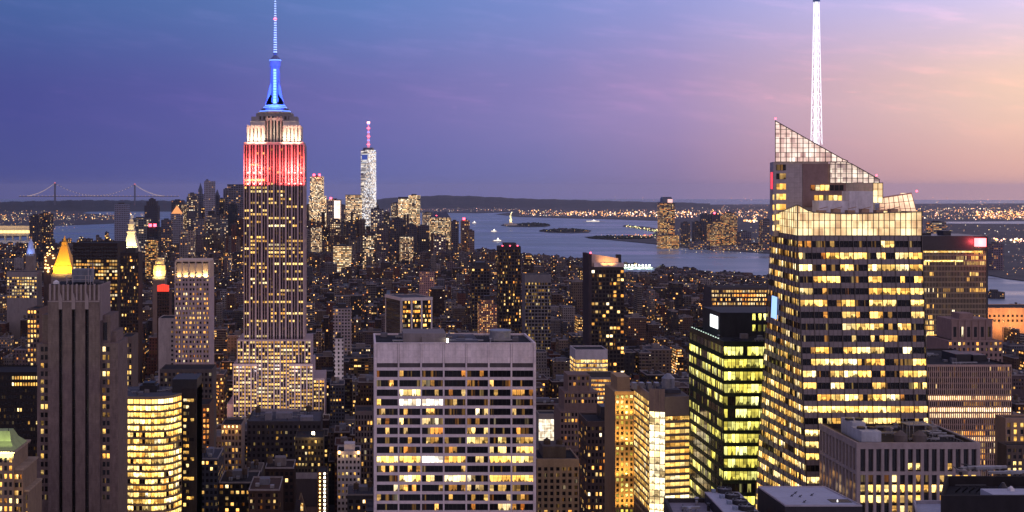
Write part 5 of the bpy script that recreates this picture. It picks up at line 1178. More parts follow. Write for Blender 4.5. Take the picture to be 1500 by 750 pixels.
# brown stepped and beige art-deco blocks right of the grey slab
def stepped_brown():
    y = 760.0; X = lambda u: PX(u, y); Z_ = lambda v: PZ(v, y); k = y / F_
    st = stone('brown_brick_stone', (.20, .145, .125), .85, .2, .4)
    t = thing('stepped_brown_building', 'brown stone building stepping up in tiers, right of the grey ribbon-window slab', 'office building', (X(850), y, 0))
    w = MB(); pn = Panes(); f = MB(); fh = 8.6 * k
    G_ = og('brownw', 1.2, fh, .16, (.5, 2.2), WARM, run=2, seed=111, detail=.6)
    for (a, b, v, d, n) in ((836, 868, 553, 10, 5), (829, 878, 577, 6, 10), (822, 884, 604, 3, 12), (818, 888, 660, 0, 14)):
        w.box(X(a), X(b), y + d, y + 30 - d * .3, 0, Z_(v)); fc = front(X(a), X(b), y + d, 0, Z_(v)); nxt = {553: 577, 577: 604, 604: 660, 660: 760}[v]
        bays(f, pn, fc, n, fh, Z_(v) - 1, Z_(nxt), fc.W / n * .42, fh * .45, .2, .12, G_, zlow=Z_(nxt + 4)); fc.box(f, -.2, fc.W + .2, Z_(v) - .8, Z_(v) + .3, 0, .35)
    w.build('wall', st, t); tag(f.build('piers_and_bands', st, t), kind='stuff'); pn.build(t)
    reserve(X(818), X(888), y, y + 30, 760)
stepped_brown()
t_, k_, x0_, x1_, y1_, zt_ = mid('beige_pilastered_block', 'beige stone block with tall pilasters and two roof tanks, hard against the grey slab', 'office building', 786, 848, 672, 590, 24, (.40, .30, .22), 7, 9.0, og('beige', 1.3, 2.95, .16, (.5, 2.0), WARM, seed=112, run=1), pw=.45, sh=.4, pd=.5, sd=.2, top=12)
mb = MB(); mb.box(PX(795, 596), PX(829, 596), 596, 610, zt_ - 1, PZ(654, 596)); mb.build('penthouse', stone('ph_brown', (.12, .10, .09), .8), t_)
tank(t_, PX(802, 600), 602, PZ(654, 600), 1.7, 2.2, .6); tank(t_, PX(820, 600), 602, PZ(654, 600), 1.7, 2.2, .6)
t_, *_r = mid('dark_brown_office_block', 'dark brown block with small warm windows, between the stepped brown and the gold-lit buildings', 'office building', 860, 905, 617, 690, 26, (.085, .062, .055), 8, 9.6, og('dbw', 1.5, 3.7, .30, (.8, 2.8), WARM, seed=113, run=2, group=.4, detail=.5), pw=.45, sh=.45, pd=.2, top=8, sides='L')
mb = MB(); mb.box(PX(880, 700), PX(898, 700), 700, 712, 200 * 0 + PZ(618, 690) - 2, PZ(596, 700)); mb.build('penthouse', DARKM, t_)
# gold-lit stone tower and the glowing glass building beside it
def gold_pair():
    y = 600.0; k = y / F_; X = lambda u: PX(u, y); Z_ = lambda v: PZ(v, y)
    st = stone('gold_lit_stone', (.34, .24, .14), .8, .15, .4); t = thing('gold_lit_tower', 'narrow stone tower washed in golden light, joined to the glowing glass corner building', 'tower', (X(915), y, 0))
    w = MB(); w.box(X(901), X(928), y, y + 26, 0, Z_(575)); w.box(X(909), X(928), y + 8, y + 24, Z_(575), Z_(556)); w.build('wall', st, t)
    f = MB(); pn = Panes(); fc = front(X(901), X(928), y, 0, Z_(575)); bays(f, pn, fc, 4, 7.6 * k, Z_(579), Z_(760), fc.W / 4 * .45, 7.6 * k * .4, .5, .15, og('goldw', 1.2, 2.5, .5, (.5, 1.8), GREEN, seed=121, run=1), zlow=0); fc.box(f, -.3, fc.W + .3, Z_(578), Z_(573), 0, .7)
    tag(f.build('piers_and_bands', st, t), kind='stuff'); pn.build(t)
    for v in (735, 690, 640, 600): 
        for uu in (905, 922): lamp('SPOT', (X(uu), y - 7, Z_(v + 8)), (X(uu), y, Z_(v - 14)), 7000, (1, .55, .12), .4, 100)
    reserve(X(901), X(928), y, y + 26, 760)
    y = 560.0; k = y / F_; X = lambda u: PX(u, y); Z_ = lambda v: PZ(v, y)
    t = thing('glowing_glass_corner_building', 'glass office building with a brilliantly glowing bay between a slanted glazed side and lit storeys', 'office building', (X(970), y, 0))
    xa = X(951); ya = xa * F_ / (928 - U0); zt = Z_(580)
    P = [(xa, y), (X(972), y - 2.5), (X(1010), y), (X(1010), ya - 2), (xa, ya - 2)]
    w = MB(); prism(w, P, 0, zt); w.build('wall', stone('corner_core', (.08, .06, .045), .6), t)
    fh = 9.6 * k; gr = stone('corner_band', (.34, .27, .19), .6, .12, .4); f = MB(); pn = Panes()
    S_ = og('cornside', 1.3, fh, 1.1, (.7, 1.9), YELL, seed=122, run=3, z0=zt % fh); Bt = og('corner_blaze', 1.6, fh, 1.2, (1.2, 3.2), [(0, (1, .66, .26)), (1, (1, .86, .55))], seed=124, run=2, detail=.8, blinds=.15, z0=zt % fh); R_ = og('cornright', 2.4, fh, 1.0, (.9, 2.4), YELL, seed=123, run=3, detail=.5, z0=zt % fh)
    ls = Facet((xa, ya - 2, 0), (xa, y, 0), (xa, y, zt), (xa, ya - 2, zt)); bays(f, pn, ls, 10, fh, zt - 2.5, Z_(760), .15, fh * .3, .2, .15, S_, zlow=0)
    ms = Facet((*P[0], 0), (*P[1], 0), (*P[1], zt), (*P[0], zt)); bays(f, pn, ms, 3, fh, zt - 7, Z_(760), .12, fh * .08, .15, .1, lambda i, j: Bt, zlow=0)
    for i in range(4): a = ms.W * i / 3; ms.box(f, max(0, a - .12), min(ms.W, a + .12), zt - 7, zt + 3, 0, .2)
    rs = Facet((*P[1], 0), (*P[2], 0), (*P[2], zt), (*P[1], zt)); bays(f, pn, rs, 5, fh, zt - 9, Z_(760), .10, fh * .40, .2, .45, lambda i, j: S_ if j == 0 else R_, zlow=0)
    rs.box(f, 0, rs.W, zt - 8.8, zt, 0, .3); tag(f.build('piers_and_bands', gr, t), kind='stuff'); pn.build(t)
    g_ = MB(); ms.box(g_, 0, ms.W, zt - 6.8, zt + 3.5, 0, .1); ls.box(g_, 0, ls.W, zt - 2.4, zt + 1.5, 0, .3); g_.build('roof_screen', stone('glass_screen_grey', (.30, .22, .18), .3), t)
    r = MB(); r.box(X(975), X(1004), y + 8, ya - 10, zt, zt + 1.5); r.build('roof', TARL, t)
    m = MB(); m.cyl(X(990), y + 14, zt + .5, zt + 6, 3.0, 3.0, 16); m.cyl(X(990), y + 14, zt + 6, zt + 8, 3.0, 1, 16); m.build('roof_tank', GREYM, t)
    m = MB()
    for i in range(5): m.box(X(940) + i * 3.5, X(940) + i * 3.5 + 2, y + 18, y + 22, zt, zt + 3)
    m.build('roof_plant', GREYM, t); reserve(X(928), X(1010), y - 2, ya, 760)
gold_pair()
# glowing lantern block behind the grey slab's right edge
t_, *_r = mid('glowing_drum_office', 'small block with a brilliant white-lit glazed front, just right of the grey slab', 'office building', 789, 815, 606, 860, 14, (.25, .23, .2), 3, 9, glow_panel('drum_glow', (1.0, .74, .40), (1.0, .93, .74), 0.5, 1.7, .25, 8, (1.5, 1.6)), mull=3, pw=.04, sh=.06, top=8, vfree=672, vb=690)

# right-hand cluster: striped towers, stone pyramid-topped block
Gm = og('stripe1', 1.6, 3.9, .34, (.5, 2.6), YELL, seed=131, run=8, group=.75, detail=.4, spill=.01)
t_, k_, x0_, x1_, y1_, zt_ = mid('dark_striped_tower', 'dark tower with fine vertical mullions, a black top band and a glaring red beacon light', 'office tower', 1344, 1444, 346, 900, 46, (.34, .285, .20), 46, 7.9, Gm, pw=.30, sh=.30, pd=.45, sd=.06, top=21, vfree=530, vb=545, corew=(.03, .026, .024), cap=100)
mb = MB(); mb.box(x0_ - .3, x1_ + .3, 899.2, y1_, PZ(367, 900), PZ(345.5, 900)); mb.build('black_top_band', plain('top_band_black', (.022, .02, .022), .4), t_)
mb = MB(); mb.box(x1_, x1_ + 4.2, 905, y1_ + 3, 0, PZ(347, 900)); mb.build('side_core', plain('side_black', (.03, .028, .03), .4), t_)
mb = MB(); mb.box(PX(1352, 910), PX(1364, 910), 910, 916, zt_ - 1, zt_ + 2.2); mb.box(PX(1382, 910), PX(1393, 910), 910, 920, zt_ - 1, zt_ + 3.6); mb.build('roof_plant', DARKM, t_)
mb = MB(); mb.cyl(PX(1436, 898), 898.2, PZ(361, 898), PZ(349, 898), 4.0, 4.0, 20); mb.build('beacon', plain('red_glare', (.5, .1, .1), .4, 0, (1.0, .12, .13), 6.5, 'AUTO'), t_)  # lamp glare put into oversized glowing discs, red around white
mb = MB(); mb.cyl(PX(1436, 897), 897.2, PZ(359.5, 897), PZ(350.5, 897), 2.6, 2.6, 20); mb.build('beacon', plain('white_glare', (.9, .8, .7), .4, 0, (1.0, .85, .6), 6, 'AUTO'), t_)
lamp('POINT', (PX(1436, 893), 892, PZ(355, 893)), None, 9000, (1, .08, .1), 1.0)
for v_, a_, b_ in ((381, 1354, 1410), (367.5, 1352, 1438), (490, 1350, 1396)):
    mb = MB(); mb.box(PX(a_, 900), PX(b_, 900), 899.25, 899.45, PZ(v_ + 2.4, 900), PZ(v_, 900)); mb.build('lit_storey', og('ls%d' % v_, 1.5, 1.3, 1.1, (1.6, 3.0), YELL, seed=v_, run=6, detail=.3), t_)
def setback_stone():
    y = 720.0; X = lambda u: PX(u, y); Z_ = lambda v: PZ(v, y); st = stone('pink_deco_stone', (.27, .19, .17), .85, .15, .4)
    t = thing('setback_stone_building', 'pinkish stone setback building with arched upper windows, in front of the dark striped tower', 'office building', (X(1432), y, 0))
    w = MB(); pn = Panes(); f = MB(); k = y / F_; fh = 8.2 * k; G_ = og('setw', 1.3, fh, .22, (.5, 2.0), WARM, seed=141, run=1)
    for (a, b, v, d, n, vb) in ((1403, 1464, 470, 8, 0, 500), (1398, 1468, 500, 4, 10, 530), (1391, 1471, 500, 2, 12, 545)):
        w.box(X(a), X(b), y + d, y + 30 - d * .4, 0, Z_(v)); fc = front(X(a), X(b), y + d, 0, Z_(v))
        if n: bays(f, pn, fc, n, fh, Z_(v + 2), Z_(vb), fc.W / n * .5, fh * .45, .2, .12, G_, zlow=Z_(vb + 20))
        fc.box(f, -.2, fc.W + .2, Z_(v) - .7, Z_(v) + .4, 0, .4)
    ft = front(X(1403), X(1464), y + 8, 0, Z_(470))
    for i in range(6):
        a = ft.W * (i + .5) / 6; ft.box(f, a - ft.W / 12, a - ft.W / 12 + 1.0, Z_(500), Z_(472), 0, .5); pn.add(ft, a - 1.0, a + 1.0, Z_(496), Z_(481), .06, G_)
    w.box(X(1420), X(1440), y + 12, y + 22, Z_(470), Z_(462)); w.build('wall', st, t); tag(f.build('piers_and_bands', st, t), kind='stuff'); pn.build(t)
    reserve(X(1391), X(1471), y, y + 30, 540)
setback_stone()
A3 = og('stripe_full', 1.15, 3.1, 1.05, (2.0, 4.2), [(0, (1, .5, .2)), (1, (1, .72, .42))], seed=135, run=10, group=.8, detail=.35); A1 = og('stripe_off', 1.15, 3.1, .10, (.3, 1.2), WARM, seed=136, run=6, group=.8, detail=.35)
A2 = og('stripe2', 1.15, 3.1, .40, (.5, 2.0), WARM, seed=133, run=10, group=.8, detail=.35, spill=.02)
t_, k_, x0_, x1_, y1_, zt_ = mid('white_striped_office_block', 'wide office block with closely spaced pale vertical ribs and glowing storeys behind', 'office building', 1352, 1481, 534, 600, 60, (.44, .32, .27), 44, 8.6, lambda i, j: (A3 if j in (5, 7, 8, 12) else (A1 if j < 4 else A2)), pw=.40, sh=.30, pd=.55, sd=.05, top=3, vb=725, corew=(.04, .032, .03), sides='', cap=100)
mb = MB(); mb.box(PX(1400, 615), PX(1422, 615), 615, 630, zt_ - 1, zt_ + 3); mb.box(PX(1430, 615), PX(1450, 615), 618, 632, zt_ - 1, zt_ + 2.2); mb.build('roof_plant', DARKM, t_)
mid('ornate_limestone_edge_tower', 'warm lit limestone building with tall glowing windows at the far right edge', 'office building', 1472, 1560, 612, 520, 8, (.30, .215, .16), 9, 10.2, og('edge', 1.3, 2.95, .55, (1.0, 3.0), YELL, seed=142, run=1, detail=.5), pw=.5, sh=.35, pd=.5, sd=.15, top=7)
mid('brown_side_block', 'plain brown block with a few yellow windows squeezed below the far right lit building', 'office building', 1474, 1530, 652, 500, 7, (.10, .08, .075), 7, 9.5, og('sblk', 1.3, 2.64, .3, (.8, 2.6), YELL, seed=143, run=1), pw=.45, sh=.45, top=5)
mid('orange_lit_terminal', 'long low building glowing orange by the river at the right edge', 'building', 1440, 1560, 451, 1850, 60, (.55, .34, .2), 18, 7, og('term', 3, 7, .2, (.4, 1.2), WARM, seed=144, run=2), pw=.5, sh=.5, top=10, vfree=476, vb=480)
for u in (1455, 1480, 1505): lamp('SPOT', (PX(u, 1815), 1815, PZ(474, 1850)), (PX(u, 1850), 1850, PZ(462, 1850)), 70000, (1, .45, .14), 1, 120)

# rooftops at the bottom right
def near_roofs():
    def roofbox(name, label, corners, z, h, topm, sidem, rim=.5, rim_m=None):
        t = thing(name, label, 'rooftop', ((corners[0][0] + corners[1][0]) / 2, corners[0][1], 0)); w = MB(); prism(w, corners, 0, z); w.build('wall', sidem, t)
        cx = sum(p[0] for p in corners) / 4; cy_ = sum(p[1] for p in corners) / 4
        ins = [(p[0] + (rim if p[0] < cx else -rim), p[1] + (rim if p[1] < cy_ else -rim)) for p in corners]
        r = MB(); prism(r, ins, z + .02, z + .12); r.build('roof', topm, t)
        e = MB()
        for i in range(4):
            j = (i + 1) % 4; a, b, c, d = corners[i], corners[j], ins[j], ins[i]
            e.face([(*a, z), (*b, z), (*b, z + h), (*a, z + h)]); e.face([(*a, z + h), (*b, z + h), (*c, z + h), (*d, z + h)]); e.face([(*c, z), (*d, z), (*d, z + h), (*c, z + h)])
        e.build('parapet', rim_m or sidem, t); return t
    dk = stone('near_dark_wall', (.04, .038, .045), .7, .15, .3); pale = stone('pale_blue_roof', (.42, .45, .54), .7, .16, .12); rimm = stone('light_rim', (.42, .40, .44), .6)
    z = 187.0; f = lambda v: (H_ - z) * F_ / (v - V0)
    ya, yb = f(742), f(714)
    t = roofbox('flat_pale_roof', 'flat pale blue roof with thin white rim and a dark hatch, bottom centre-right', [(PX(1150, ya), ya), (PX(1263, ya), ya), (PX(1208, yb), yb), (PX(1110, yb), yb)], z, .35, pale, dk, .3, rimm)
    m = MB(); m.box(PX(1217, f(736)), PX(1247, f(736)), f(737), f(734) + 1, z + .13, z + .2); m.build('roof_hatch', plain('hatch', (.02, .02, .025), .5), t)
    m = MB()
    for (u, v) in ((1158, 728), (1163, 724), (1170, 729), (1187, 727), (1176, 737)):
        yy = f(v); m.bar((PX(u, yy), yy, z + .15), (PX(u, yy) + .9, yy + .4, z + .55), .07); m.bar((PX(u, yy) + .4, yy - .3, z + .15), (PX(u, yy) + .3, yy + .3, z + .5), .05)
    m.build('antenna_frame', DARKM, t)
    m = MB(); m.cyl(PX(1226, f(736)), f(736.5), z + .22, z + .7, .16, .12, 8); m.build('roof_light', plain('tiny_white', (.8, .8, .8), .4, 0, (1, .95, .9), 2), t)
    # cooling unit with four round fans
    z2 = 186.5; f2 = lambda v: (H_ - z2) * F_ / (v - V0); ya, yb = f2(775), f2(722)
    t = roofbox('cooling_fan_unit', 'long cooling unit with big round fans on a pale deck at the bottom edge', [(PX(1082, ya), ya), (PX(1136, ya), ya), (PX(1082, yb), yb), (PX(1032, yb), yb)], z2, .25, pale, dk, .25, rimm)
    for (u, v) in ((1060, 718.5), (1072, 727), (1083, 735.5), (1092, 744), (1103, 755)):
        yy = f2(v + 3.5); m = MB(); m.cyl(PX(u + 1, yy), yy, z2, z2 + 1.15, 1.75, 1.75, 22, cap=False); m.cyl(PX(u + 1, yy), yy, z2 + 1.15, z2 + 1.15, 1.75, 1.45, 22, cap=False); m.cyl(PX(u + 1, yy), yy, z2, z2 + .85, 1.45, 1.45, 22); fo = m.build('fan_housing', DARKM, t)
        b = MB(); 
        for q in range(6): a = q * 1.047; b.bar((PX(u + 1, yy), yy, z2 + .98), (PX(u + 1, yy) + 1.35 * math.cos(a), yy + 1.35 * math.sin(a), z2 + .98), .08)
        b.build('fan_blade_ring', GREYM, fo)
        m = MB(); m.box(PX(u + 1, yy) - 3.0, PX(u + 1, yy) - 2.2, yy - .5, yy + .5, z2, z2 + .9); m.build('pump_box', stone('pump_blue', (.2, .25, .33), .5), t)
    z3 = 184.0; f3 = lambda v: (H_ - z3) * F_ / (v - V0); ya, yb = f3(775), f3(736)
    t = roofbox('grey_speckled_roof', 'grey gravel roof with dark parapet at the bottom edge, left of the fan unit', [(PX(990, ya), ya), (PX(1110, ya), ya), (PX(1060, yb), yb), (PX(972, yb), yb)], z3, 1.1, stone('gravel_roof', (.26, .25, .30), .9, .3, 2.5), dk, .7)
    z4 = 190.0; f4 = lambda v: (H_ - z4) * F_ / (v - V0); ya, yb = f4(742), f4(712)
    t = roofbox('black_parapet_roof', 'black walled rooftop with sunken pale blue deck and a skylight, bottom right corner', [(PX(1386, ya) - 1.2, ya), (PX(1560, ya), ya), (PX(1540, yb), yb), (PX(1384, yb), yb)], z4, 2.4, stone('black_deck', (.03, .03, .035), .8), stone('black_wall', (.022, .02, .022), .8), .6)
    m = MB(); m.box(PX(1450, f4(735)), PX(1530, f4(735)), f4(737), f4(728), z4 + .14, z4 + 1.9); m.build('sunken_deck', pale, t)
    m = MB(); m.box(PX(1474, f4(729)), PX(1480, f4(729)), f4(732), f4(730), z4 + 1.9, z4 + 2.5); m.cyl(PX(1477, f4(729)), f4(731), z4 + 2.5, z4 + 2.9, .5, .2, 10); m.build('skylight', WHITEP, t)
    m = MB(); yy = f4(722)
    for i in range(5): m.bar((PX(1400 + i * 10, yy), yy, z4 + .2), (PX(1402 + i * 10, yy), yy - 2, z4 + 1.8), .12)
    m.box(PX(1400, yy), PX(1445, yy), yy, yy + .3, z4 + 1.6, z4 + 1.8); m.cyl(PX(1466, yy), yy - 1, z4 + .2, z4 + 2.6, 1.6, .3, 14); m.build('roof_plant', DARKM, t)
    z5 = 183.0; f5 = lambda v: (H_ - z5) * F_ / (v - V0); ya, yb = f5(770), f5(738)
    roofbox('small_blue_roof', 'small pale blue roof with dark triangular parapet, left of the black walled rooftop', [(PX(1345, ya), ya), (PX(1400, ya), ya), (PX(1384, yb), yb), (PX(1338, yb), yb)], z5, .9, pale, dk, .4, rimm)
    for b_ in ((10, 260, 240, 345),): RES.append((60, 260, 150, 345, 960, 1560, 760))
near_roofs()

# lower left and centre: mansard block, gothic gable, white setback block, lamp-strung facade and others
def mansard():
    y = 830.0; X = lambda u: PX(u, y); Z_ = lambda v: PZ(v, y); k = y / F_
    t, k, x0, x1, y1, zt = mid('mansard_building', 'brown stone building with a steep dark mansard roof and lit dormers, lower left', 'building', 271, 321, 709, y, 30, (.20, .145, .12), 8, 10.5, og('mans', 1.5, 4.8, .45, (.6, 2.4), WARM, seed=151, run=1), pw=.4, sh=.45, top=3, par=.3, sides='R')
    r = MB(); a = [(x0, y), (x1, y), (x1, y1), (x0, y1)]; b = [(x0 + 7, y + 10), (x1 - 7, y + 10), (x1 - 8, y1 - 9), (x0 + 7, y1 - 9)]
    for i in range(4): j = (i + 1) % 4; r.face([(*a[i], zt), (*a[j], zt), (*b[j], Z_(676)), (*b[i], Z_(676))])
    r.face([(*p, Z_(676)) for p in b]); ro = r.build('mansard_roof', stone('slate', (.045, .035, .035), .7), t)
    d = MB(); 
    for i in range(6): d.box(X(284 + i * 3.6), X(286.8 + i * 3.6), y + 2, y + 2.2 + 2, Z_(704), Z_(701))
    d.build('dormer_windows', og('dorm', 1, 2, 1.2, (1.4, 2.4), YELL, seed=152), ro)
mansard()
t_, *_r = mid('orange_lit_slim_block', 'slim dark block with orange-lit window columns, behind the mansard roof', 'office building', 281, 307, 592, 860, 26, (.12, .075, .055), 5, 8, og('orl', 1.0, 3.8, .55, (.6, 2.0), [(0, (1, .22, .03)), (.6, (1, .36, .07)), (1, (1, .5, .14))], seed=153, run=1), pw=.4, sh=.4, top=6)
lamp('SPOT', (PX(287, 850), 850, PZ(690, 860)), (PX(284, 860), 860, PZ(640, 860)), 9000, (1, .34, .05), .4, 70)
lamp('SPOT', (PX(305, 850), 850, PZ(690, 860)), (PX(302, 860), 860, PZ(640, 860)), 6000, (1, .34, .05), .4, 70)
def gothic():
    y = 900.0; X = lambda u: PX(u, y); Z_ = lambda v: PZ(v, y); st = stone('church_stone', (.22, .155, .13), .85)
    t = thing('gothic_gable_building', 'old building with a pointed gothic gable and dark pitched roof, bottom centre-left', 'building', (X(445), y, 0))
    w = MB(); w.box(X(420), X(464), y + .5, y + 24, 0, Z_(742)); w.face([(X(433), y, Z_(752)), (X(449), y, Z_(752)), (X(441), y, Z_(724))]); w.box(X(433), X(449), y, y + .4, 0, Z_(752)); w.build('wall', st, t)
    r = MB(); a, b = X(420), X(464); r.face([(a, y, Z_(742)), (b, y, Z_(742)), (b, y + 12, Z_(707)), (a, y + 12, Z_(707))]); r.face([(b, y + 24, Z_(742)), (a, y + 24, Z_(742)), (a, y + 12, Z_(707)), (b, y + 12, Z_(707))])
    r.face([(b, y, Z_(742)), (b, y + 24, Z_(742)), (b, y + 12, Z_(707))]); r.face([(a, y + 24, Z_(742)), (a, y, Z_(742)), (a, y + 12, Z_(707))]); r.build('roof', stone('slate', (.05, .04, .04), .7), t)
    for s in (-1, 1): m = MB(); m.bar((X(441), y - .3, Z_(722)), (X(441 + s * 9), y - .3, Z_(753)), .35); m.build('gable_coping', stone('buff_trim', (.36, .28, .2), .8), t)
    m = MB(); m.box(X(438), X(444), y - .2, y, Z_(748), Z_(737)); m.build('gable_window', og('gw', 1, 2, 1.2, (.8, 1.6), WARM, seed=154), t)
    m = MB(); m.box(X(417), X(464), y + 24.5, y + 25.2, 0, Z_(704)); m.build('rear_parapet', stone('pale_coping', (.35, .32, .33), .8), t)
    reserve(X(417), X(464), y, y + 26, 760)
gothic()
def lamp_strung():
    t, k, x0, x1, y1, zt = mid('lamp_strung_building', 'dark narrow building outlined by two vertical strings of bright round lamps, bottom centre-left', 'building', 465, 480, 692, 850, 20, (.06, .045, .04), 3, 9, BLACKG, top=3)
    for i in range(11):
        for u, s in ((468.5, .5), (475.5, .62)):
            m = MB(); m.cyl(PX(u, 849), 849, PZ(694 + i * 5.6, 849) - s, PZ(694 + i * 5.6, 849) + s, s, s, 8); m.build('lamp', WHTL if u > 470 else ORGL, t)
lamp_strung()
def white_setback():
    y = 880.0; k = y / F_; t, k, x0, x1, y1, zt = mid('white_setback_block', 'white painted block with two bright wall lamps at its top, left of the grey slab', 'building', 494, 528, 661, y, 20, (.50, .47, .47), 6, 8.6, og('wsb', 1.2, 4.2, .2, (.6, 2), YELL, seed=155, run=1), pw=.45, sh=.5, top=5)
    m = MB(); m.box(PX(504, y + 3), PX(520, y + 3), y + 3, y + 14, zt - 1, PZ(652, y)); m.build('penthouse', stone('white_ph', (.5, .47, .47), .8), t)
    for u in (497, 525): m = MB(); m.cyl(PX(u, y), y - .8, PZ(664.5, y), PZ(660.5, y), .9, .9, 10); m.build('wall_lamp', ORGL, t); lamp('POINT', (PX(u, y), y - 2.2, PZ(662, y)), None, 700, (1, .6, .3), .4)
white_setback()
def long_roof():
    y = 1010.0; X = lambda u: PX(u, y); Z_ = lambda v: PZ(v, y)
    t, k, x0, x1, y1, zt = mid('flat_roofed_block', 'broad dark block with a pale-rimmed flat roof right in front of the tall crowned skyscraper', 'building', 362, 470, 617, y, 50, (.055, .05, .055), 16, 8.4, og('lrw', 1.8, 4.7, .05, (.5, 1.8), YELL, seed=156, run=3), pw=.5, sh=.5, top=6, roof=TARL)
    m = MB(); m.box(x0 + 1, PX(440, y + 49), y + 48.5, y + 49.5, zt - 1, zt + 1.3); m.build('pale_parapet', stone('pale_coping', (.35, .32, .33), .8), t)
    for (a, b, q, h) in ((388, 398, 8, 5), (404, 428, 16, 3.5), (440, 458, 5, 2.5)): m = MB(); m.box(PX(a, y + q), PX(b, y + q), y + q, y + q + 10, zt - 1, zt + h); m.build('roof_plant', stone('plant_grey', (.22, .22, .25), .7), t)
    tank(t, PX(378, y + 30), y + 30, zt - 1, 2.4, 4, 3); tank(t, PX(452, y + 34), y + 34, zt - 1, 2.4, 4, 3)
long_roof()
def star_lamp():
    y = 960.0; t, k, x0, x1, y1, zt = mid('floodlit_plant_block', 'low dark block with one piercing floodlight on its wall, below the crowned skyscraper', 'building', 432, 474, 641, y, 30, (.07, .06, .05), 9, 8.4, og('slw', 1.6, 4.5, .3, (.6, 2), YELL, seed=157, run=2), pw=.4, sh=.5, top=4)
    m = MB(); m.cyl(PX(459, y), y - 1.2, PZ(636, y), PZ(632, y), 1.1, 1.1, 12); m.build('floodlamp', WHTL, t); lamp('POINT', (PX(459, y), y - 3.5, PZ(634, y)), None, 6000, (1, .66, .25), .5)
star_lamp()
t_, *_r = mid('terrace_lamp_block', 'tan block with a lamp-lit roof terrace and thin piers, left of the flat-roofed block', 'office building', 324, 354, 622, 960, 26, (.24, .19, .16), 6, 8.8, og('tlb', 1.2, 4.7, .22, (.5, 1.6), WARM, seed=158, run=1), pw=.4, sh=.4, top=8)
for u in (330, 345): lamp('POINT', (PX(u, 957), 955, PZ(626, 960)), None, 900, (1, .5, .16), .4)
m = MB()
for u in (329, 335, 341, 347): m.cyl(PX(u, 958), 958.5, PZ(626, 959), PZ(623.5, 959), .5, .5, 8, smooth=False)
m.build('terrace_lamps', ORGL, t_)
mid('striped_pier_loft', 'dark loft with tall pale piers at the left of the grey slab', 'loft building', 520, 546, 602, 930, 24, (.14, .115, .11), 6, 8.6, og('spl', 1.4, 4.4, .16, (.6, 2), WARM, seed=159, run=1), pw=.4, sh=.35, pd=.6, top=6)

# dark towers on the left
Ld = og('dk_left', 1.3, 3.9, .10, (.7, 2.6), YELL, seed=161, run=5, group=.7, detail=.3, spill=.01)
mid('dark_windowed_office', 'nearly black office block with a couple of lit storeys, behind the copper roof', 'office building', -30, 56, 545, 760, 30, (.025, .022, .022), 22, 9.4, lambda i, j: og('dk_row', 1.3, 3.9, 1.0, (1.2, 2.4), YELL, seed=162, run=4, group=.1, detail=.3) if (j in (0, 1) and i > 11) else Ld, pw=.35, sh=.5, pd=.12, top=6, corew=(.02, .018, .018))
mid('dark_glass_cross_tower', 'black flat-topped tower with bands of orange lit storeys, right of the golden pyramid', 'office tower', 107, 172, 356, 1560, 60, (.03, .024, .024), 16, 5.0, lambda i, j: og('ora_rows', 2.2, 5.0 * 1560 / F_, .62, (.4, 1.7), WARM, seed=163, run=4, group=.5, detail=.3, z0=PZ(356, 1560) % 4.33) if j > 3 else BLACKG, pw=.2, sh=.4, pd=.15, top=5, vfree=440, vb=520, corew=(.02, .018, .02))
dark_res('slender black tower standing before the white-gold pyramid tower', 176.5, 203, 370, 1450, 26, 6, 5.0, .08, (.028, .024, .026), beacon=False, vfree=560, seed=5)
t_, *_r = mid('yellow_string_tower', 'dark stepped tower edged with strings of yellow windows, right of the limestone tower', 'office tower', 176, 193, 493, 830, 24, (.13, .10, .085), 4, 8, og('yst', 1.0, 3.7, .62, (1.2, 2.8), YELL, seed=165, run=1, detail=.3), pw=.4, sh=.35, top=10, vfree=580)
mid('brick_ziggurat', 'dark setback block with a bright orange windowed corner, left of the limestone tower', 'apartment building', 40, 58, 452, 1000, 26, (.13, .10, .09), 4, 7, og('zig', 1.2, 3.9, .55, (.6, 2.4), WARM, seed=166, run=1), pw=.35, sh=.4, top=3, vfree=520)
t_, *_r = mid('low_wide_lit_block', 'low pale block with long rows of lit windows left of the golden pyramid', 'building', 10, 54, 398, 1900, 30, (.22, .2, .2), 12, 4.6, og('lwl', 3, 4.9, .6, (.5, 1.8), YELL, seed=167, run=3), pw=.3, sh=.4, top=8, vfree=425, vb=440)

# floodlit crowns far left
def pyramid(name, label, u, vtip, vbase, w0, y, body_w, body_v, col, lampcol, power, tiers=None, n=4, vfree=400):
    X = lambda q: PX(q, y); Z_ = lambda v: PZ(v, y); k = y / F_
    t = thing(name, label, 'tower', (X(u), y, 0)); st = stone('body_' + name, (.2, .17, .15), .8)
    w = MB(); w.box(X(u - body_w), X(u + body_w), y, y + body_w * 2 * k, 0, Z_(body_v)); w.build('wall', st, t)
    m = MB(); cy_ = y + body_w * k; c = stone('crown_' + name, col, .5, .1, .2, metal=.1)
    for (v0, r0, v1, r1) in tiers: m.cyl(X(u), cy_, Z_(v0), Z_(v1), r0 * k * (1.5 if n == 4 else 1.05), r1 * k * (1.5 if n == 4 else 1.05), n, smooth=False, ph=math.pi / n)
    m.build('crown', c, t)
    for s in (-1, 0, 1): lamp('SPOT', (X(u + s * w0 * 1.0), y - w0 * k * 1.3, Z_(vbase + 3)), (X(u), cy_, Z_((vtip + vbase * 2) / 3)), power, lampcol, .6, 80, 1)
    reserve(X(u - body_w), X(u + body_w), y, y + body_w * 2 * k, vfree); return t, X, Z_, k
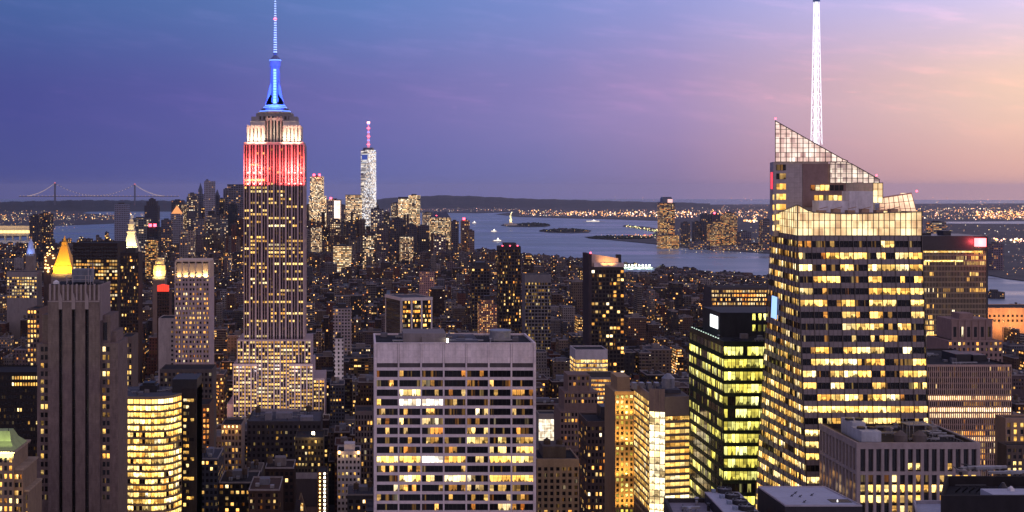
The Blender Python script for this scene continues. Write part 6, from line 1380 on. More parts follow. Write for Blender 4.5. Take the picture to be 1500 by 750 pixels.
pyramid('golden_pyramid_tower', 'tower with a floodlit golden pyramid roof, far left behind the limestone tower', 91, 346, 400, 17, 1900, 16, 401, (.80, .42, .06), (1, .60, .12), 120000,
        [(401, 13, 390, 13), (390, 12, 381, 9.5), (381, 9.5, 360, 4), (360, 3.6, 355, 3.2), (355, 2.2, 346, .2)], vfree=410)
m = MB()
for i in range(26):
    uu, vv = 66 + rnd.random() * 14, 362 + rnd.random() * 38; m.cyl(PX(uu, 1960), 1960, PZ(vv, 1960), PZ(vv, 1960) + 1.5, 1.1, 1.1, 6, smooth=False)
tb = slab('scaffold_lit_block', 'block dotted with orange work lights beside the golden pyramid', 'building', PX(64, 1962), PX(83, 1962), 1961.5, 1985, PZ(372, 1962), stone('scaff', (.12, .09, .08), .8)); m.build('work_lights', ORGL, tb); reserve(PX(64, 1962), PX(83, 1962), 1961, 1985, 405)
pyramid('white_gold_clock_tower', 'slim campanile tower with a brilliant white-gold spire behind the black slender tower', 190.5, 315, 375, 13, 2300, 12, 376, (.8, .7, .45), (1, .80, .42), 210000,
        [(376, 12, 368, 11), (368, 10, 362, 10), (362, 9, 342, 4.6), (342, 5.4, 339.5, 5.4), (339.5, 4, 330, 3.4), (330, 4.4, 328.5, 4.4), (328.5, 2.8, 322, 2.2), (322, 1.4, 315, .2)], vfree=400)
pyramid('small_gold_cupola_tower', 'narrow tower with a small glowing golden stepped cupola, left of the colonnade tower', 232.5, 377, 405, 10, 1700, 9, 405, (.85, .66, .3), (1, .74, .28), 60000,
        [(405, 8.5, 396, 9.5), (396, 9, 389, 8.5), (389, 7, 383, 6.4), (383, 5, 378, 4)], n=8, vfree=430)
t_, *_r = mid('red_roofed_hall', 'small building with a glowing red tented roof below the golden cupola', 'building', 230, 248, 427, 1500, 20, (.05, .04, .04), 5, 5, BLACKG, top=3, vfree=440, vb=470)
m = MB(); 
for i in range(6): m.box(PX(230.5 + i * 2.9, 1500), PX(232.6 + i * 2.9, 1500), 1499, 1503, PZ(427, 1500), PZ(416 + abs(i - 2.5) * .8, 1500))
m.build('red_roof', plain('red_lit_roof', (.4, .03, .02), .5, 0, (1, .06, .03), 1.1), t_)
pyramid('blue_lit_domed_tower', 'tower with a small blue-lit lantern top at the far left', 43.5, 349, 372, 7, 2500, 6, 372, (.5, .6, .8), (.25, .4, 1), 8000, [(372, 6, 364, 5), (364, 4, 355, 3.4), (355, 2.6, 349, .2)], n=8, vfree=395)
def clutter(tname, x0, x1, y0, y1, z, n, seed, mats=None):
    """ducts, pipes, vents and boxes on a roof"""
    r = random.Random(seed); t = bpy.data.objects[tname]
    for i in range(n):
        x, y = r.uniform(x0, x1), r.uniform(y0, y1); k = r.random()
        if k < .35:
            m = MB(); L = r.uniform(3, 9); z_ = z + r.uniform(.3, .7)
            m.box(x, min(x1, x + L), y, y + .6, z_, z_ + .6); 
            for q in range(3): m.box(x + .3 + q * L / 3, x + .5 + q * L / 3, y + .1, y + .5, z, z_)
            m.build('duct', GREYM, t)
        elif k < .6:
            m = MB(); m.cyl(x, y, z, z + r.uniform(.8, 1.6), .35, .35, 10); m.cyl(x, y, z + 1.5, z + 1.8, .6, .5, 10); m.build('vent', r.choice((GREYM, DARKM)), t)
        elif k < .85:
            m = MB(); a, b, c = r.uniform(1.2, 3), r.uniform(1, 2.5), r.uniform(.9, 2); m.box(x, x + a, y, y + b, z, z + c)
            for q in range(3): m.box(x + .1 + q * a / 3, x + a / 3 - .1 + q * a / 3, y - .06, y, z + .2, z + c - .2)
            m.build('roof_unit', stone('unit%d' % r.randrange(3), r.choice(((.3, .31, .34), (.14, .14, .16), (.22, .2, .19))), .6), t)
        else:
            m = MB(); m.bar((x, y, z + .3), (x + r.uniform(-6, 6), y + r.uniform(2, 8), z + .3), .12); m.build('pipe', DARKM, t)
y_ = 520.0; zt_s = PZ(502, y_)
clutter('ribbon_window_office_slab', 8, 70, 528, 551, zt_s - .8, 26, 1)
clutter('piered_office_block', PX(1300, 405), PX(1425, 400), 403, 430, PZ(648, 400) - 1.45, 22, 2)
clutter('art_deco_tower', PX(75, 620), PX(138, 620), 623, 642, PZ(418, 620) + .2, 10, 3)
clutter('curved_glass_office', PX(155, 700), PX(250, 700), 705, 735, PZ(583, 700) + .3, 16, 4)
clutter('green_glass_tower', PX(1062, 490), PX(1062, 490) + 18, 492, 510, PZ(500, 490) - .8, 8, 5)
clutter('flat_roofed_block', PX(366, 1010), PX(466, 1010), 1014, 1055, PZ(617, 1010) - .8, 20, 6)
clutter('grey_speckled_roof', PX(1000, 285), PX(1080, 285), 278, 296, 184.15, 8, 7)
clutter('white_striped_office_block', PX(1370, 605), PX(1475, 605), 604, 640, PZ(534, 600) - .8, 18, 8)
clutter('black_parapet_roof', PX(1400, 300), PX(1500, 300), 296, 305, 190.15, 10, 9)
# ------------------------------------------------------------------ downtown, the harbour and the far bank
def ft(name, label, u0, u1, vt, y, depth, wc, lit, cw, ch, fill, st, tiers=(), rot=0, cat='tower', beacon=0, vfree=None, crown=None):
    """far tower: shell with windows; tiers add narrower stages above (u0,u1,v)"""
    x0, x1 = PX(u0, y), PX(u1, y); gz = -drop((x0 + x1) / 2, y); t = thing(name, label, cat, ((x0 + x1) / 2, y, gz))
    cw, ch, st = (cw * .6, ch * .6, st * 1.3) if lit >= .5 else (cw, ch, st)
    at = ((*wc, st), (lit, cw, ch, fill)); mb = MB(); so = rnd.randrange(1, 400) * 10.0
    mb.box(x0, x1, y, y + depth, gz, PZ(vt, y), 0, 1, at, so); mb.build('wall', [M_FACC if lit >= .35 and 3500 < y and cat != 'waterfront tower' else M_FAC, M_ROOF], t)
    for (a, b, v, d) in tiers:
        m = MB(); z0 = PZ(vt, y); m.box(PX(a, y), PX(b, y), y + d, y + depth - d, z0, PZ(v, y), 0, 1, at, so + 70); m.build('upper_stage', [M_FACC if lit >= .35 and 3500 < y and cat != 'waterfront tower' else M_FAC, M_ROOF], t); vt = v
    z = PZ(vt, y); a, b = (tiers[-1][0], tiers[-1][1]) if tiers else (u0, u1)
    if crown is None:
        m = MB(); m.box(PX(a + (b - a) * .25, y), PX(b - (b - a) * .3, y), y + depth * .3, y + depth * .6, z, z + 5); m.build('penthouse', DARKM, t)
    elif crown[0] == 'pyr':
        m = MB(); cx, cy_ = PX((a + b) / 2, y), y + depth / 2; r = (PX(b, y) - PX(a, y)) / 2
        m.cyl(cx, cy_, z, PZ(crown[1], y), r * 1.3, r * crown[2] * 1.3, 4, smooth=False, ph=math.pi / 4); m.build('pyramid_roof', crown[3], t)
    elif crown[0] == 'band':
        m = MB(); m.box(PX(a, y) - 1, PX(b, y) + 1, y - 1, y + depth, z, PZ(crown[1], y)); m.build('top_band', crown[2], t)
    for i in range(beacon):
        m = MB(); m.cyl(PX(a + (b - a) * (.3 + .4 * i), y), y, z + 2, z + 10, 4.5, 4.5, 8, smooth=False); m.build('beacon', REDL, t)
    RES.append((x0 - 6, x1 + 6, y - 6, y + depth + 6, u0 - 1, u1 + 1, vfree if vfree else vt + 22))
    return t
GB, DB, GG, TN = (.10, .11, .14), (.05, .055, .075), (.22, .23, .27), (.24, .2, .17)
D = 'downtown tower'
ft('residential_slab', 'tall pale blue-grey residential slab left of the white-gold spire', 167.5, 187, 299, 4300, 40, (.20, .22, .30), .08, 6, 7, .5, 1.6, cat='residential tower')
ft('twin_dark_block', 'dark twin apartment block far left by the river', 43, 57, 316, 4200, 50, (.05, .05, .06), .25, 7, 6, .5, 2.2, cat='residential tower')
ft('twin_dark_block', 'second, taller half of the dark twin apartment block by the river', 57, 73, 313, 4260, 50, (.05, .045, .055), .30, 7, 6, .5, 2.2, cat='residential tower')
ft('dark_downtown_block', 'dark blue block with narrow top, left end of the downtown skyline', 211.5, 231, 301, 5600, 60, DB, .14, 9, 9, .5, 1.5, tiers=((214, 229, 295, 8), (217, 226, 291.5, 16)), cat=D)
ft('wide_grey_block', 'wide grey-green lit block standing just left of the dark narrow-topped block', 191, 217, 320, 4600, 60, (.12, .14, .15), .36, 10, 9, .7, 1.2, cat=D)
ft('dark_flat_tower', 'dark flat tower with red beacon strip left of the orange pyramid roof', 215, 232, 333, 3600, 50, (.025, .03, .035), .10, 8, 7, .5, 2.5, beacon=2, cat=D)
ft('green_banded_block', 'block with green-yellow lit bands right below the dark flat tower', 213, 228, 351, 3300, 40, (.06, .07, .06), .62, 9, 7, .8, 1.2, cat=D)
ft('dark_low_crown_block', 'dark block with glowing roofline behind the orange pyramid tower', 251, 268, 293.5, 6100, 60, (.05, .06, .08), .25, 10, 10, .5, 1.8, cat=D)
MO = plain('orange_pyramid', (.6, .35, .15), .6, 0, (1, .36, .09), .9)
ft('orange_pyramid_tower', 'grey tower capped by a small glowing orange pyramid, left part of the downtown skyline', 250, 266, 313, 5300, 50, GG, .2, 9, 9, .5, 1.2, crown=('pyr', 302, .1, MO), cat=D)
ft('lit_stepped_tower', 'stepped tower with warm lights, left of the twin-edged tall slab', 273.5, 288, 288, 5800, 60, (.10, .10, .12), .38, 10, 9, .55, 1.8, tiers=((275, 286, 283.5, 10),), cat=D)
ft('pointed_tower', 'blue-grey tower with a pointed roof in the left downtown cluster', 288, 297.5, 284, 5900, 50, (.10, .12, .18), .12, 9, 9, .5, 1.5, tiers=((290, 295.5, 277, 12),), crown=('pyr', 268, .08, stone('slate_blue', (.08, .1, .15), .7)), cat=D)
ft('tall_wavy_slab', 'tallest grey ribbed tower of the left downtown cluster', 299, 314, 265.5, 5500, 40, (.26, .27, .33), .15, 7, 9, .45, 1.4, tiers=((300, 306, 264.2, 4),), cat=D)
ft('gabled_dark_tower', 'dark tower with a sloping gable just right of the tallest ribbed tower', 314, 320.5, 286, 5650, 50, (.06, .07, .1), .12, 9, 9, .5, 1.5, crown=('pyr', 277.5, .1, stone('slate_blue', (.08, .1, .15), .7)), cat=D)
ft('slim_edge_tower', 'slim grey tower immediately left of the broad flat-topped office slab', 327, 334, 277, 5750, 50, (.14, .15, .19), .2, 9, 9, .5, 1.4, cat=D)
ft('broad_flat_tower', 'broad flat-topped office slab touching the crowned skyscraper on its left', 333, 360, 271, 5600, 60, (.12, .13, .17), .3, 11, 10, .6, 1.3, crown=('band', 270, DARKM), cat=D)
ft('dark_front_slab', 'very dark slab in front of the broad flat-topped office slab', 334, 347, 299, 4700, 50, (.02, .03, .04), .05, 9, 8, .5, 1.2, cat=D)
ft('grey_middle_slab', 'dull grey slab between the dark front slab and the crowned skyscraper', 346.5, 360, 297, 4900, 50, (.10, .10, .13), .12, 9, 8, .5, 1.2, cat=D)
ft('lit_mid_block', 'mid-height block with many small lights below the tallest ribbed tower', 303, 322, 316, 4800, 60, (.12, .12, .14), .42, 8, 7, .5, 1.6, cat=D)
ft('grey_lit_block', 'grey block with scattered lights under the pointed tower', 284, 299, 321, 4750, 50, (.15, .15, .18), .3, 8, 7, .5, 1.5, cat=D)
ft('tan_mid_tower', 'tan mid-height tower below the orange pyramid tower', 262, 273, 345, 3700, 40, (.2, .18, .18), .2, 7, 6, .5, 1.6, cat=D)
# right of the skyscraper
WM = (.30, .27, .22)
ft('lit_residential_tower', 'tall tower blazing with warm light and a widened base, right of the crowned skyscraper', 452.5, 477.5, 287, 5000, 60, WM, .75, 8, 8, .75, 2.6, tiers=((454, 474, 258.5, 6),), beacon=2, cat=D)
ft('pink_lit_tower', 'block with one bright pinkish glowing bay, between two blazing towers', 478, 500, 292.5, 5200, 60, (.20, .18, .2), .35, 9, 9, .6, 1.8, beacon=1, cat=D)
gb = MB(); gb.box(PX(489.5, 5197), PX(498.5, 5197), 5197, 5199, PZ(320, 5199), PZ(294, 5199)); gbo = gb.build('bright_bay', glow_panel('pink_bay', (1, .62, .45), (1, .85, .7), 1.2, 2.6, .03, 9, (9, 400)), bpy.data.objects['pink_lit_tower'])
ft('warm_wide_tower', 'wide warmly lit office tower left of the glass skyscraper with red-tipped mast', 506, 530, 286, 4900, 60, WM, .78, 9, 9, .75, 2.0, cat=D, crown=('band', 285, GREYM))
ft('squat_lit_block', 'squat lit block beneath the glass skyscraper with red-tipped mast', 531, 548, 345, 3900, 50, (.1, .09, .08), .55, 9, 7, .7, 2.0, cat=D)
ft('grey_lit_neighbour', 'grey lit tower close right of the glass skyscraper with the mast', 543, 562, 306, 4700, 50, (.14, .14, .17), .36, 8, 8, .6, 1.6, cat=D)
ft('slender_side_tower', 'narrow grey-lit tower left of the bright yellow bayfront tower', 573, 586, 298, 5300, 50, (.16, .15, .16), .5, 9, 9, .6, 1.5, cat=D)
ft('bright_bayfront_tower', 'bright yellow-lit tower on the bayfront with a dark flat cap', 584, 615, 291, 5200, 60, WM, .95, 9, 9, .85, 2.6, crown=('band', 288.5, DARKM), cat=D, tiers=())
ft('dark_capped_half', 'dark capped right half of the bright bayfront tower', 598.5, 615.5, 286, 5190, 8, (.14, .12, .1), .75, 9, 9, .8, 1.8, cat=D)
ft('dark_front_tower', 'dark apartment tower before the bright bayfront tower', 571, 595, 323, 4500, 50, (.055, .055, .07), .22, 8, 8, .5, 1.8, tiers=((575, 590, 320, 8),), cat=D)
ft('dark_front_tower', 'lower dark apartment tower directly right of and adjoining the other dark front tower', 595, 611, 330, 4450, 50, (.05, .05, .065), .16, 8, 8, .5, 1.8, cat=D)
ft('dark_front_tower', 'dark tower left of the sloping-shouldered office block on the bay', 612, 629, 331, 4550, 50, (.055, .055, .07), .2, 8, 8, .5, 1.8, cat=D)
ft('low_grey_tower', 'small pale tower behind, left of the sloping-shouldered office block', 619, 634, 312, 5300, 50, (.22, .21, .22), .5, 9, 9, .6, 1.4, cat=D)
ft('sloping_shoulder_tower', 'broad lit office block with sloping shoulders at the water', 630, 661, 319, 4900, 60, (.12, .10, .09), .72, 9, 8, .8, 1.5, crown=('pyr', 310, .62, stone('slate_blue', (.08, .1, .15), .7)), beacon=1, cat=D)
ft('shore_tower', 'dark slim tower right beside the sloping-shouldered block', 661, 672, 324, 4800, 40, (.07, .07, .09), .25, 8, 8, .5, 1.6, cat=D)
ft('last_shore_tower', 'brownish tower with a red beacon, second to last at the downtown waterline', 676, 688, 323, 4600, 40, (.15, .11, .1), .3, 8, 8, .5, 1.5, beacon=1, cat=D)
ft('last_shore_tower', 'lower brownish tower closing the downtown skyline at the water', 686, 695, 338, 4560, 40, (.15, .11, .1), .3, 8, 8, .5, 1.5, cat=D)
ft('yellow_lit_hall', 'broad low block glowing yellow below the downtown towers', 488, 515, 361, 3700, 60, (.2, .15, .08), .95, 10, 8, .8, 1.9, cat='building')
ft('pink_apartment_block', 'pinkish brick apartment block among low roofs in the middle distance', 615, 637, 398, 2500, 26, (.36, .22, .21), .22, 4, 3.6, .5, 1.5, cat='apartment building')
ft('orange_topped_brick_block', 'pink-topped brick block with orange window glow below the dark slab tower', 702, 728, 446, 1500, 24, (.3, .17, .14), .5, 3.5, 3.6, .5, 1.8, tiers=((706, 724, 440, 5),), cat='apartment building', vfree=490)
ft('lit_school_block', 'white-framed block with lit top storeys, left of the white-columned black tower', 488, 515, 452, 1450, 22, (.34, .3, .3), .3, 3.6, 3.8, .55, 1.8, cat='building', vfree=480)
ft('white_slab_house', 'small white house-like slab with a lit gable left of the grey slab', 490, 503, 496, 1180, 14, (.55, .52, .52), .05, 4, 4, .4, 1.5, cat='building', vfree=515)
# glass skyscraper with mast
def glass_mast():
    y = 4950.0; X = lambda u: PX(u, y); Z_ = lambda v: PZ(v, y); gz = -3.3; t = thing('tapering_glass_skyscraper', 'bright tapering glass skyscraper with a red-tipped mast, tallest of downtown', 'skyscraper', (X(539.5), y, gz))
    a, b = X(528.3), X(551.3); w = b - a; z0, z1 = Z_(315), Z_(219.5); cx, cy_ = (a + b) / 2, y + w / 2
    B = [(a, y), (b, y), (b, y + w), (a, y + w)]; T = [(cx, y), (b, cy_), (cx, y + w), (a, cy_)]
    T = [(cx + (p[0] - cx) * .97, cy_ + (p[1] - cy_) * .97) for p in T]
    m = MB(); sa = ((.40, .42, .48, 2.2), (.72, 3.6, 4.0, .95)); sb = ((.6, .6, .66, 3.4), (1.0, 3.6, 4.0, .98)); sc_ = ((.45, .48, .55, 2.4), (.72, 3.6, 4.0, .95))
    m.box(a, b, y, y + w, gz, z0, 0, 1, sa)
    # corner skewed a little so the bright facet falls right of the edge, as the tower is turned
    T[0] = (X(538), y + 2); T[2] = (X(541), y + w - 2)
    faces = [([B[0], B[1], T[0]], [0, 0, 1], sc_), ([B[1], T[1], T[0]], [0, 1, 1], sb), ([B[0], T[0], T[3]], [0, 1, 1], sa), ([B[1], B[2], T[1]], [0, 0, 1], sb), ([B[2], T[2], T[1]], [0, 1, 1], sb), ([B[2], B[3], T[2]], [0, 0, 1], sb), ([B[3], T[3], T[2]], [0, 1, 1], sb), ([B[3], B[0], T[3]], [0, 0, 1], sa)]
    for P, Zs, at in faces: pts = [(*p, z1 if q else z0) for p, q in zip(P, Zs)]; m.face(pts, 0, [(p[0] + p[1], p[2]) for p in pts], at)
    m.face([(*p, z1) for p in T], 1, None, sa); m.build('wall', [M_FACW, M_ROOF], t)
    bb = MB(); bb.cyl(cx, cy_, z1, Z_(216), 8.5 * y / F_, 7.5 * y / F_, 18); bb.build('mast_ring', plain('dark_ring', (.08, .09, .13), .4), t)
    bl = MB(); bl.box(a + 4, cx - 4, y - 1.5, y - .5, Z_(234), Z_(227)); bl.build('blue_band', plain('blue_band', (.03, .06, .25), .2, 0, (.05, .12, .6), .5), t)
    ms = MB(); ms.cyl(cx, cy_, Z_(216), Z_(192), 5, 4, 8); ms.cyl(cx, cy_, Z_(192), Z_(180), 3.4, 2.4, 8); mo = ms.build('mast', plain('mast_lit', (.4, .2, .3), .4, 0, (.85, .25, .45), .8), t)
    for i in range(6): q = MB(); v = 212 - i * 6; q.cyl(cx, cy_, Z_(v), Z_(v - 1.8), 5.6, 5.6, 8, smooth=False); q.build('mast_lamp', REDL if i % 2 == 0 else plain('mast_blue', (.1, .1, .5), .4, 0, (.35, .3, 1), 1.6), mo)
    q = MB(); q.cyl(cx, cy_, Z_(180), Z_(177.5), 6, 6, 10); q.build('beacon', plain('beacon_pink', (.5, .3, .3), .4, 0, (1, .35, .3), 5), t)
    RES.append((a - 6, b + 6, y - 6, y + w + 6, 528, 552, 320))
glass_mast()

# far bank cluster
J = 'waterfront tower'
def jt(*a, **k): a = list(a); a[12] *= .6; a[8] *= .8; return ft(*a, cat=J, **k)
t_ = jt('domed_office_tower', 'tall rounded office tower with dark cap and a glowing square, alone on the far bank', 967, 988.5, 298, 5600, 50, (.12, .11, .11), .72, 10, 9, .9, 1.6, vfree=362, crown=('band', 297, DARKM))
m = MB(); m.cyl(PX(977.8, 5600), 5625, PZ(298, 5600), PZ(290.5, 5600), 34, 31, 4, smooth=False, ph=math.pi / 4); m.cyl(PX(977.8, 5600), 5625, PZ(290.5, 5600), PZ(288.5, 5600), 31, 26, 4, smooth=False, ph=math.pi / 4); m.build('dark_cap', plain('cap_blue', (.03, .05, .10), .3), t_)
m = MB(); m.box(PX(978, 5594), PX(985, 5594), 5592, 5594, PZ(296.8, 5594), PZ(291.8, 5594)); m.build('lit_square', plain('lit_square', (.6, .4, .4), .4, 0, (1, .55, .48), 1.2), t_)
jt('lit_podium_block', 'wide low lit block at the waterline under the rounded office tower', 967, 995, 345, 5350, 60, (.3, .22, .12), .9, 11, 8, .8, 1.6, vfree=362)
jt('far_bank_slab', 'slim dark residential tower left in the far bank cluster', 1000, 1011, 326, 5700, 40, (.09, .1, .13), .3, 8, 8, .5, 1.6)
jt('far_bank_slab', 'second slim residential tower, a gap right of the first, far bank', 1017, 1027, 325, 5700, 40, (.09, .1, .13), .25, 8, 8, .5, 1.6)
jt('far_bank_dark_pair', 'dark left tower of the pair with a red beacon between, far bank', 1028.5, 1041, 314, 5650, 40, (.05, .06, .09), .28, 8, 8, .5, 1.5)
jt('far_bank_dark_pair', 'dark right tower of the pair with a red beacon between, far bank', 1043, 1055, 314, 5650, 40, (.05, .06, .09), .2, 8, 8, .5, 1.5, beacon=1)
jt('far_bank_lit_block', 'lit stepped block in front of the dark pair on the far bank', 1040, 1068, 328, 5500, 50, (.16, .15, .12), .72, 10, 8, .8, 1.4, tiers=((1046, 1066, 325, 8),))
jt('far_bank_tall_lit', 'tall lit office tower with jagged top, right part of the far bank cluster', 1060, 1080, 316, 5550, 50, (.16, .15, .13), .7, 10, 8, .8, 1.5, tiers=((1062, 1078, 312, 8),))
jt('far_bank_dim_block', 'dim grey block below, right of the jagged-topped tower on the far bank', 1084, 1100, 340, 5400, 50, (.12, .12, .15), .3, 9, 8, .5, 1.4)
jt('far_bank_edge_tower', 'lit tower on the far bank touching the slanted tower', 1117, 1132, 322, 5200, 50, (.15, .14, .15), .5, 9, 8, .7, 1.5)
jt('far_bank_low_row', 'low long lit apartment row at the waterline of the far bank', 1045, 1092, 361, 5150, 40, (.25, .22, .22), .5, 9, 8, .6, 1.3)
jt('far_bank_low_row', 'second low lit row further right along the far bank waterline', 1093, 1122, 358, 5250, 40, (.2, .19, .2), .5, 9, 8, .6, 1.3)
jt('far_bank_low_row', 'short dim row at the waterline, left end of the far bank rows', 1012, 1040, 354, 5250, 40, (.12, .12, .15), .35, 9, 8, .6, 1.3)
jt('river_lit_block', 'lit square tower seen just above the dark striped tower on the far bank', 1366, 1386, 325, 5300, 60, (.2, .2, .2), .6, 12, 8, .9, 1.6)
jt('river_apartment_slab', 'dark apartment slab on the far bank right of the glaring red beacon', 1454, 1470, 357, 3900, 40, (.14, .11, .15), .3, 7, 6, .5, 1.5)
jt('river_low_block', 'low dark waterside block under the apartment slab at the right', 1452, 1472, 428, 2900, 40, (.05, .05, .06), .25, 5, 4, .5, 1.5)
# sports shed lights by the river
def pier_shed():
    y = 4000.0; t = thing('floodlit_pier', 'long pier shed with a row of bright white floodlights by the river', 'pier building', (PX(932, y), y, 0))
    m = MB(); m.box(PX(912, y), PX(956, y), y, y + 40, 0, PZ(391, y)); m.build('shed', stone('shed_white', (.55, .6, .55), .8), t)
    for i in range(8): u = 916 + i * 5; b = MB(); b.cyl(PX(u, y), y - 3, PZ(389.6, y), PZ(387.6, y), 2.6, 2.6, 8, smooth=False); b.build('floodlight', plain('fl_white', (.8, .8, .8), .4, 0, (.9, 1, .8), 4), t)
    for i in range(3): u = 920 + i * 14; lamp('SPOT', (PX(u, y), y - 40, PZ(392, y) + 4), (PX(u, y), y, PZ(394, y)), 160000, (.9, 1, .7), 1, 120)
    RES.append((PX(908, y), PX(960, y), y - 60, y + 45, 910, 958, 398))
pier_shed()
def east_bridge():
    y = 6300.0; t = thing('lit_river_bridge', 'bright yellow-lit river crossing at the far left edge', 'bridge', (PX(10, y), y, 0)); L = -drop(PX(10, y), y)
    m = MB(); m.box(PX(-40, y), PX(42, y), y, y + 30, PZ(345, y), PZ(343, y)); m.build('deck', stone('deck_grey', (.3, .3, .3), .8), t)
    m = MB(); m.box(PX(-40, y), PX(42, y), y + 31, y + 33, PZ(343, y), PZ(331, y)); m.build('truss', stone('truss_cream', (.55, .5, .4), .8), t)
    m = MB(); 
    for i in range(42): u = -40 + i * 2; m.box(PX(u, y), PX(u + 1.1, y), y - 1, y, PZ(341.5, y), PZ(337.5, y)); 
    m.build('deck_lamps', plain('bridge_lamps', (.8, .7, .5), .5, 0, (1, .68, .22), 2.4), t)
    for i in range(8): p = MB(); p.box(PX(-38 + i * 11, y), PX(-36.5 + i * 11, y), y + 4, y + 26, L, PZ(345, y)); p.build('pier', stone('deck_grey', (.3, .3, .3), .8), t)
    for u in (-20, 0, 20, 36): lamp('SPOT', (PX(u, y - 60), y - 60, PZ(344, y)), (PX(u, y), y + 31, PZ(336, y)), 120000, (1, .62, .16), 2, 110)
east_bridge()
# boats
def boat(label, u, v, L=45, lit=2.5, kind='ferry'):
    x, y, z = G(u, v); t = thing('ferry_boat', label, 'boat', (x, y, z), 'boats crossing the bay'); z += .1
    m = MB(); p = [(x - L / 2, y - 5), (x + L * .35, y - 5), (x + L / 2, y), (x + L * .35, y + 5), (x - L / 2, y + 5)]; prism(m, p, z, z + 3.5); m.build('hull', stone('boat_hull', (.5, .5, .5), .6), t)
    c = MB(); c.box(x - L * .35, x + L * .25, y - 4, y + 4, z + 3.5, z + 8); c.box(x - L * .1, x + L * .1, y - 3, y + 3, z + 8, z + 11); c.build('cabin', plain('cabin_lit', (.6, .6, .6), .5, 0, (1, .86, .66), lit * .5), t)
    l = MB(); l.cyl(x, y, z + 11, z + 17, 2.0, 2.0, 8, smooth=False); l.build('mast_lamp', WHTL, t)
boat('small lit boat off the downtown waterfront, nearest the last shore tower', 695, 327.5)
boat('white ferry with a wake in mid channel, nearer than the other boats', 729.5, 354, 60, 3.5)
boat('small ferry between the mid-channel ferry and the statue island', 724, 340, 50)
boat('dark cargo ship lying beyond the two islands', 870, 325, 170, .3)
boat('tiny lit boat close to the far shore left of the statue', 655, 316, 70)

# trees and low roofs on the islands and the park spit
def island_trees(name, quad, n, hmax, seed):
    r = random.Random(seed); mb = MB(); (ua, ub, va, vb) = quad
    for i in range(n):
        t = r.random(); u = ua + (ub - ua) * t; e = math.sin(math.pi * min(1, max(0, t))) ** .5; v = (va + vb) / 2 + (vb - va) * (r.random() - .5) * e
        x, y, z = G(u, v); h = r.uniform(.35, 1) * hmax * (.4 + .6 * e); w_ = r.uniform(6, 13)
        mb.cyl(x, y, z + 2, z + 2 + h * .6, w_ * .7, w_, 7, smooth=False, ph=r.random(), cap=False); mb.cyl(x, y, z + 2 + h * .6, z + 2 + h, w_, w_ * .25, 7, smooth=False, ph=r.random())
    return tag(mb.build(name, stone('far_foliage', (.03, .045, .035), .95)), kind='stuff')
island_trees('statue_island_trees', (756, 804, 329.4, 332), 230, 22, 1)
island_trees('harbour_island_trees', (792, 862, 337.4, 341), 260, 16, 2)
island_trees('park_spit_trees', (862, 955, 347.5, 351), 220, 14, 3)
ft('island_hall', 'long low dark hall with a few lights on the second, larger harbour island', 815, 838, 335.6, G(826, 339)[1], 60, (.2, .15, .14), .25, 12, 8, .5, 1.2, cat='building')
dots('island_lights', [(792, 864, 340.2, 341.4, 14, .9, 'wyo', 1.6), (740, 800, 331.2, 332.2, 8, .8, 'wy', 1.4), (745, 752, 330.3, 331, 5, 1.1, 'yw', 2.5)])
# more of the packed downtown skyline
for (nm, lb, a, b, v, y, wc, lit, st) in (
    ('banded_downtown_tower', 'warm banded tower filling the gap left of the pink-lit bay', 477, 488, 306, 5450, (.2, .18, .16), .6, 1.5),
    ('brown_downtown_tower', 'brown mid-height tower below the pink-lit tower', 484, 499, 322, 4650, (.12, .09, .08), .45, 1.7),
    ('grey_downtown_tower', 'plain grey tower left of the warm wide office tower', 499.5, 507, 301, 5400, (.15, .15, .18), .35, 1.4),
    ('dark_downtown_block', 'dark block standing in front of the warm wide office tower', 508, 522, 324, 4600, (.05, .05, .06), .3, 1.9),
    ('gold_downtown_block', 'gold-lit block just below the blazing tower with the widened base', 455, 471, 333, 4400, (.25, .2, .13), .7, 2.0),
    ('slate_downtown_tower', 'slate-coloured tower in the gap right of the grey lit tower by the mast skyscraper', 562, 572, 311, 5350, (.1, .11, .15), .35, 1.4),
    ('low_downtown_block', 'low dim block filling the space below the slate-coloured tower', 552, 569, 331, 4350, (.08, .07, .08), .35, 1.8),
    ('amber_downtown_block', 'amber-lit low block in front of the dark apartment towers on the bay', 586, 606, 347, 4150, (.2, .15, .1), .6, 1.7),
    ('mauve_downtown_block', 'mauve block with scattered lights in front of the sloping-shouldered office', 636, 653, 345, 4250, (.14, .11, .13), .35, 1.7),
    ('charcoal_downtown_tower', 'charcoal tower between the tallest ribbed tower and the broad flat-topped slab', 320.5, 328, 291, 5700, (.06, .07, .09), .28, 1.5),
    ('ochre_downtown_tower', 'ochre-lit tower between the orange pyramid and the stepped lit tower', 265.5, 275, 300, 5950, (.2, .16, .1), .55, 1.5),
    ('dusky_downtown_block', 'dusky block left of and lower than the orange pyramid tower', 236, 250, 322, 4900, (.1, .1, .13), .3, 1.5),
    ('beige_downtown_block', 'beige block low in front of the left downtown cluster', 268, 284, 337, 4200, (.24, .2, .18), .35, 1.6),
    ('steel_downtown_block', 'steel-grey block below the broad flat-topped slab', 322, 334, 321, 4700, (.13, .15, .18), .4, 1.6)):
    ft(nm, lb, a, b, v, y, 40, wc, lit, 8, 7, .6, st, cat=D)
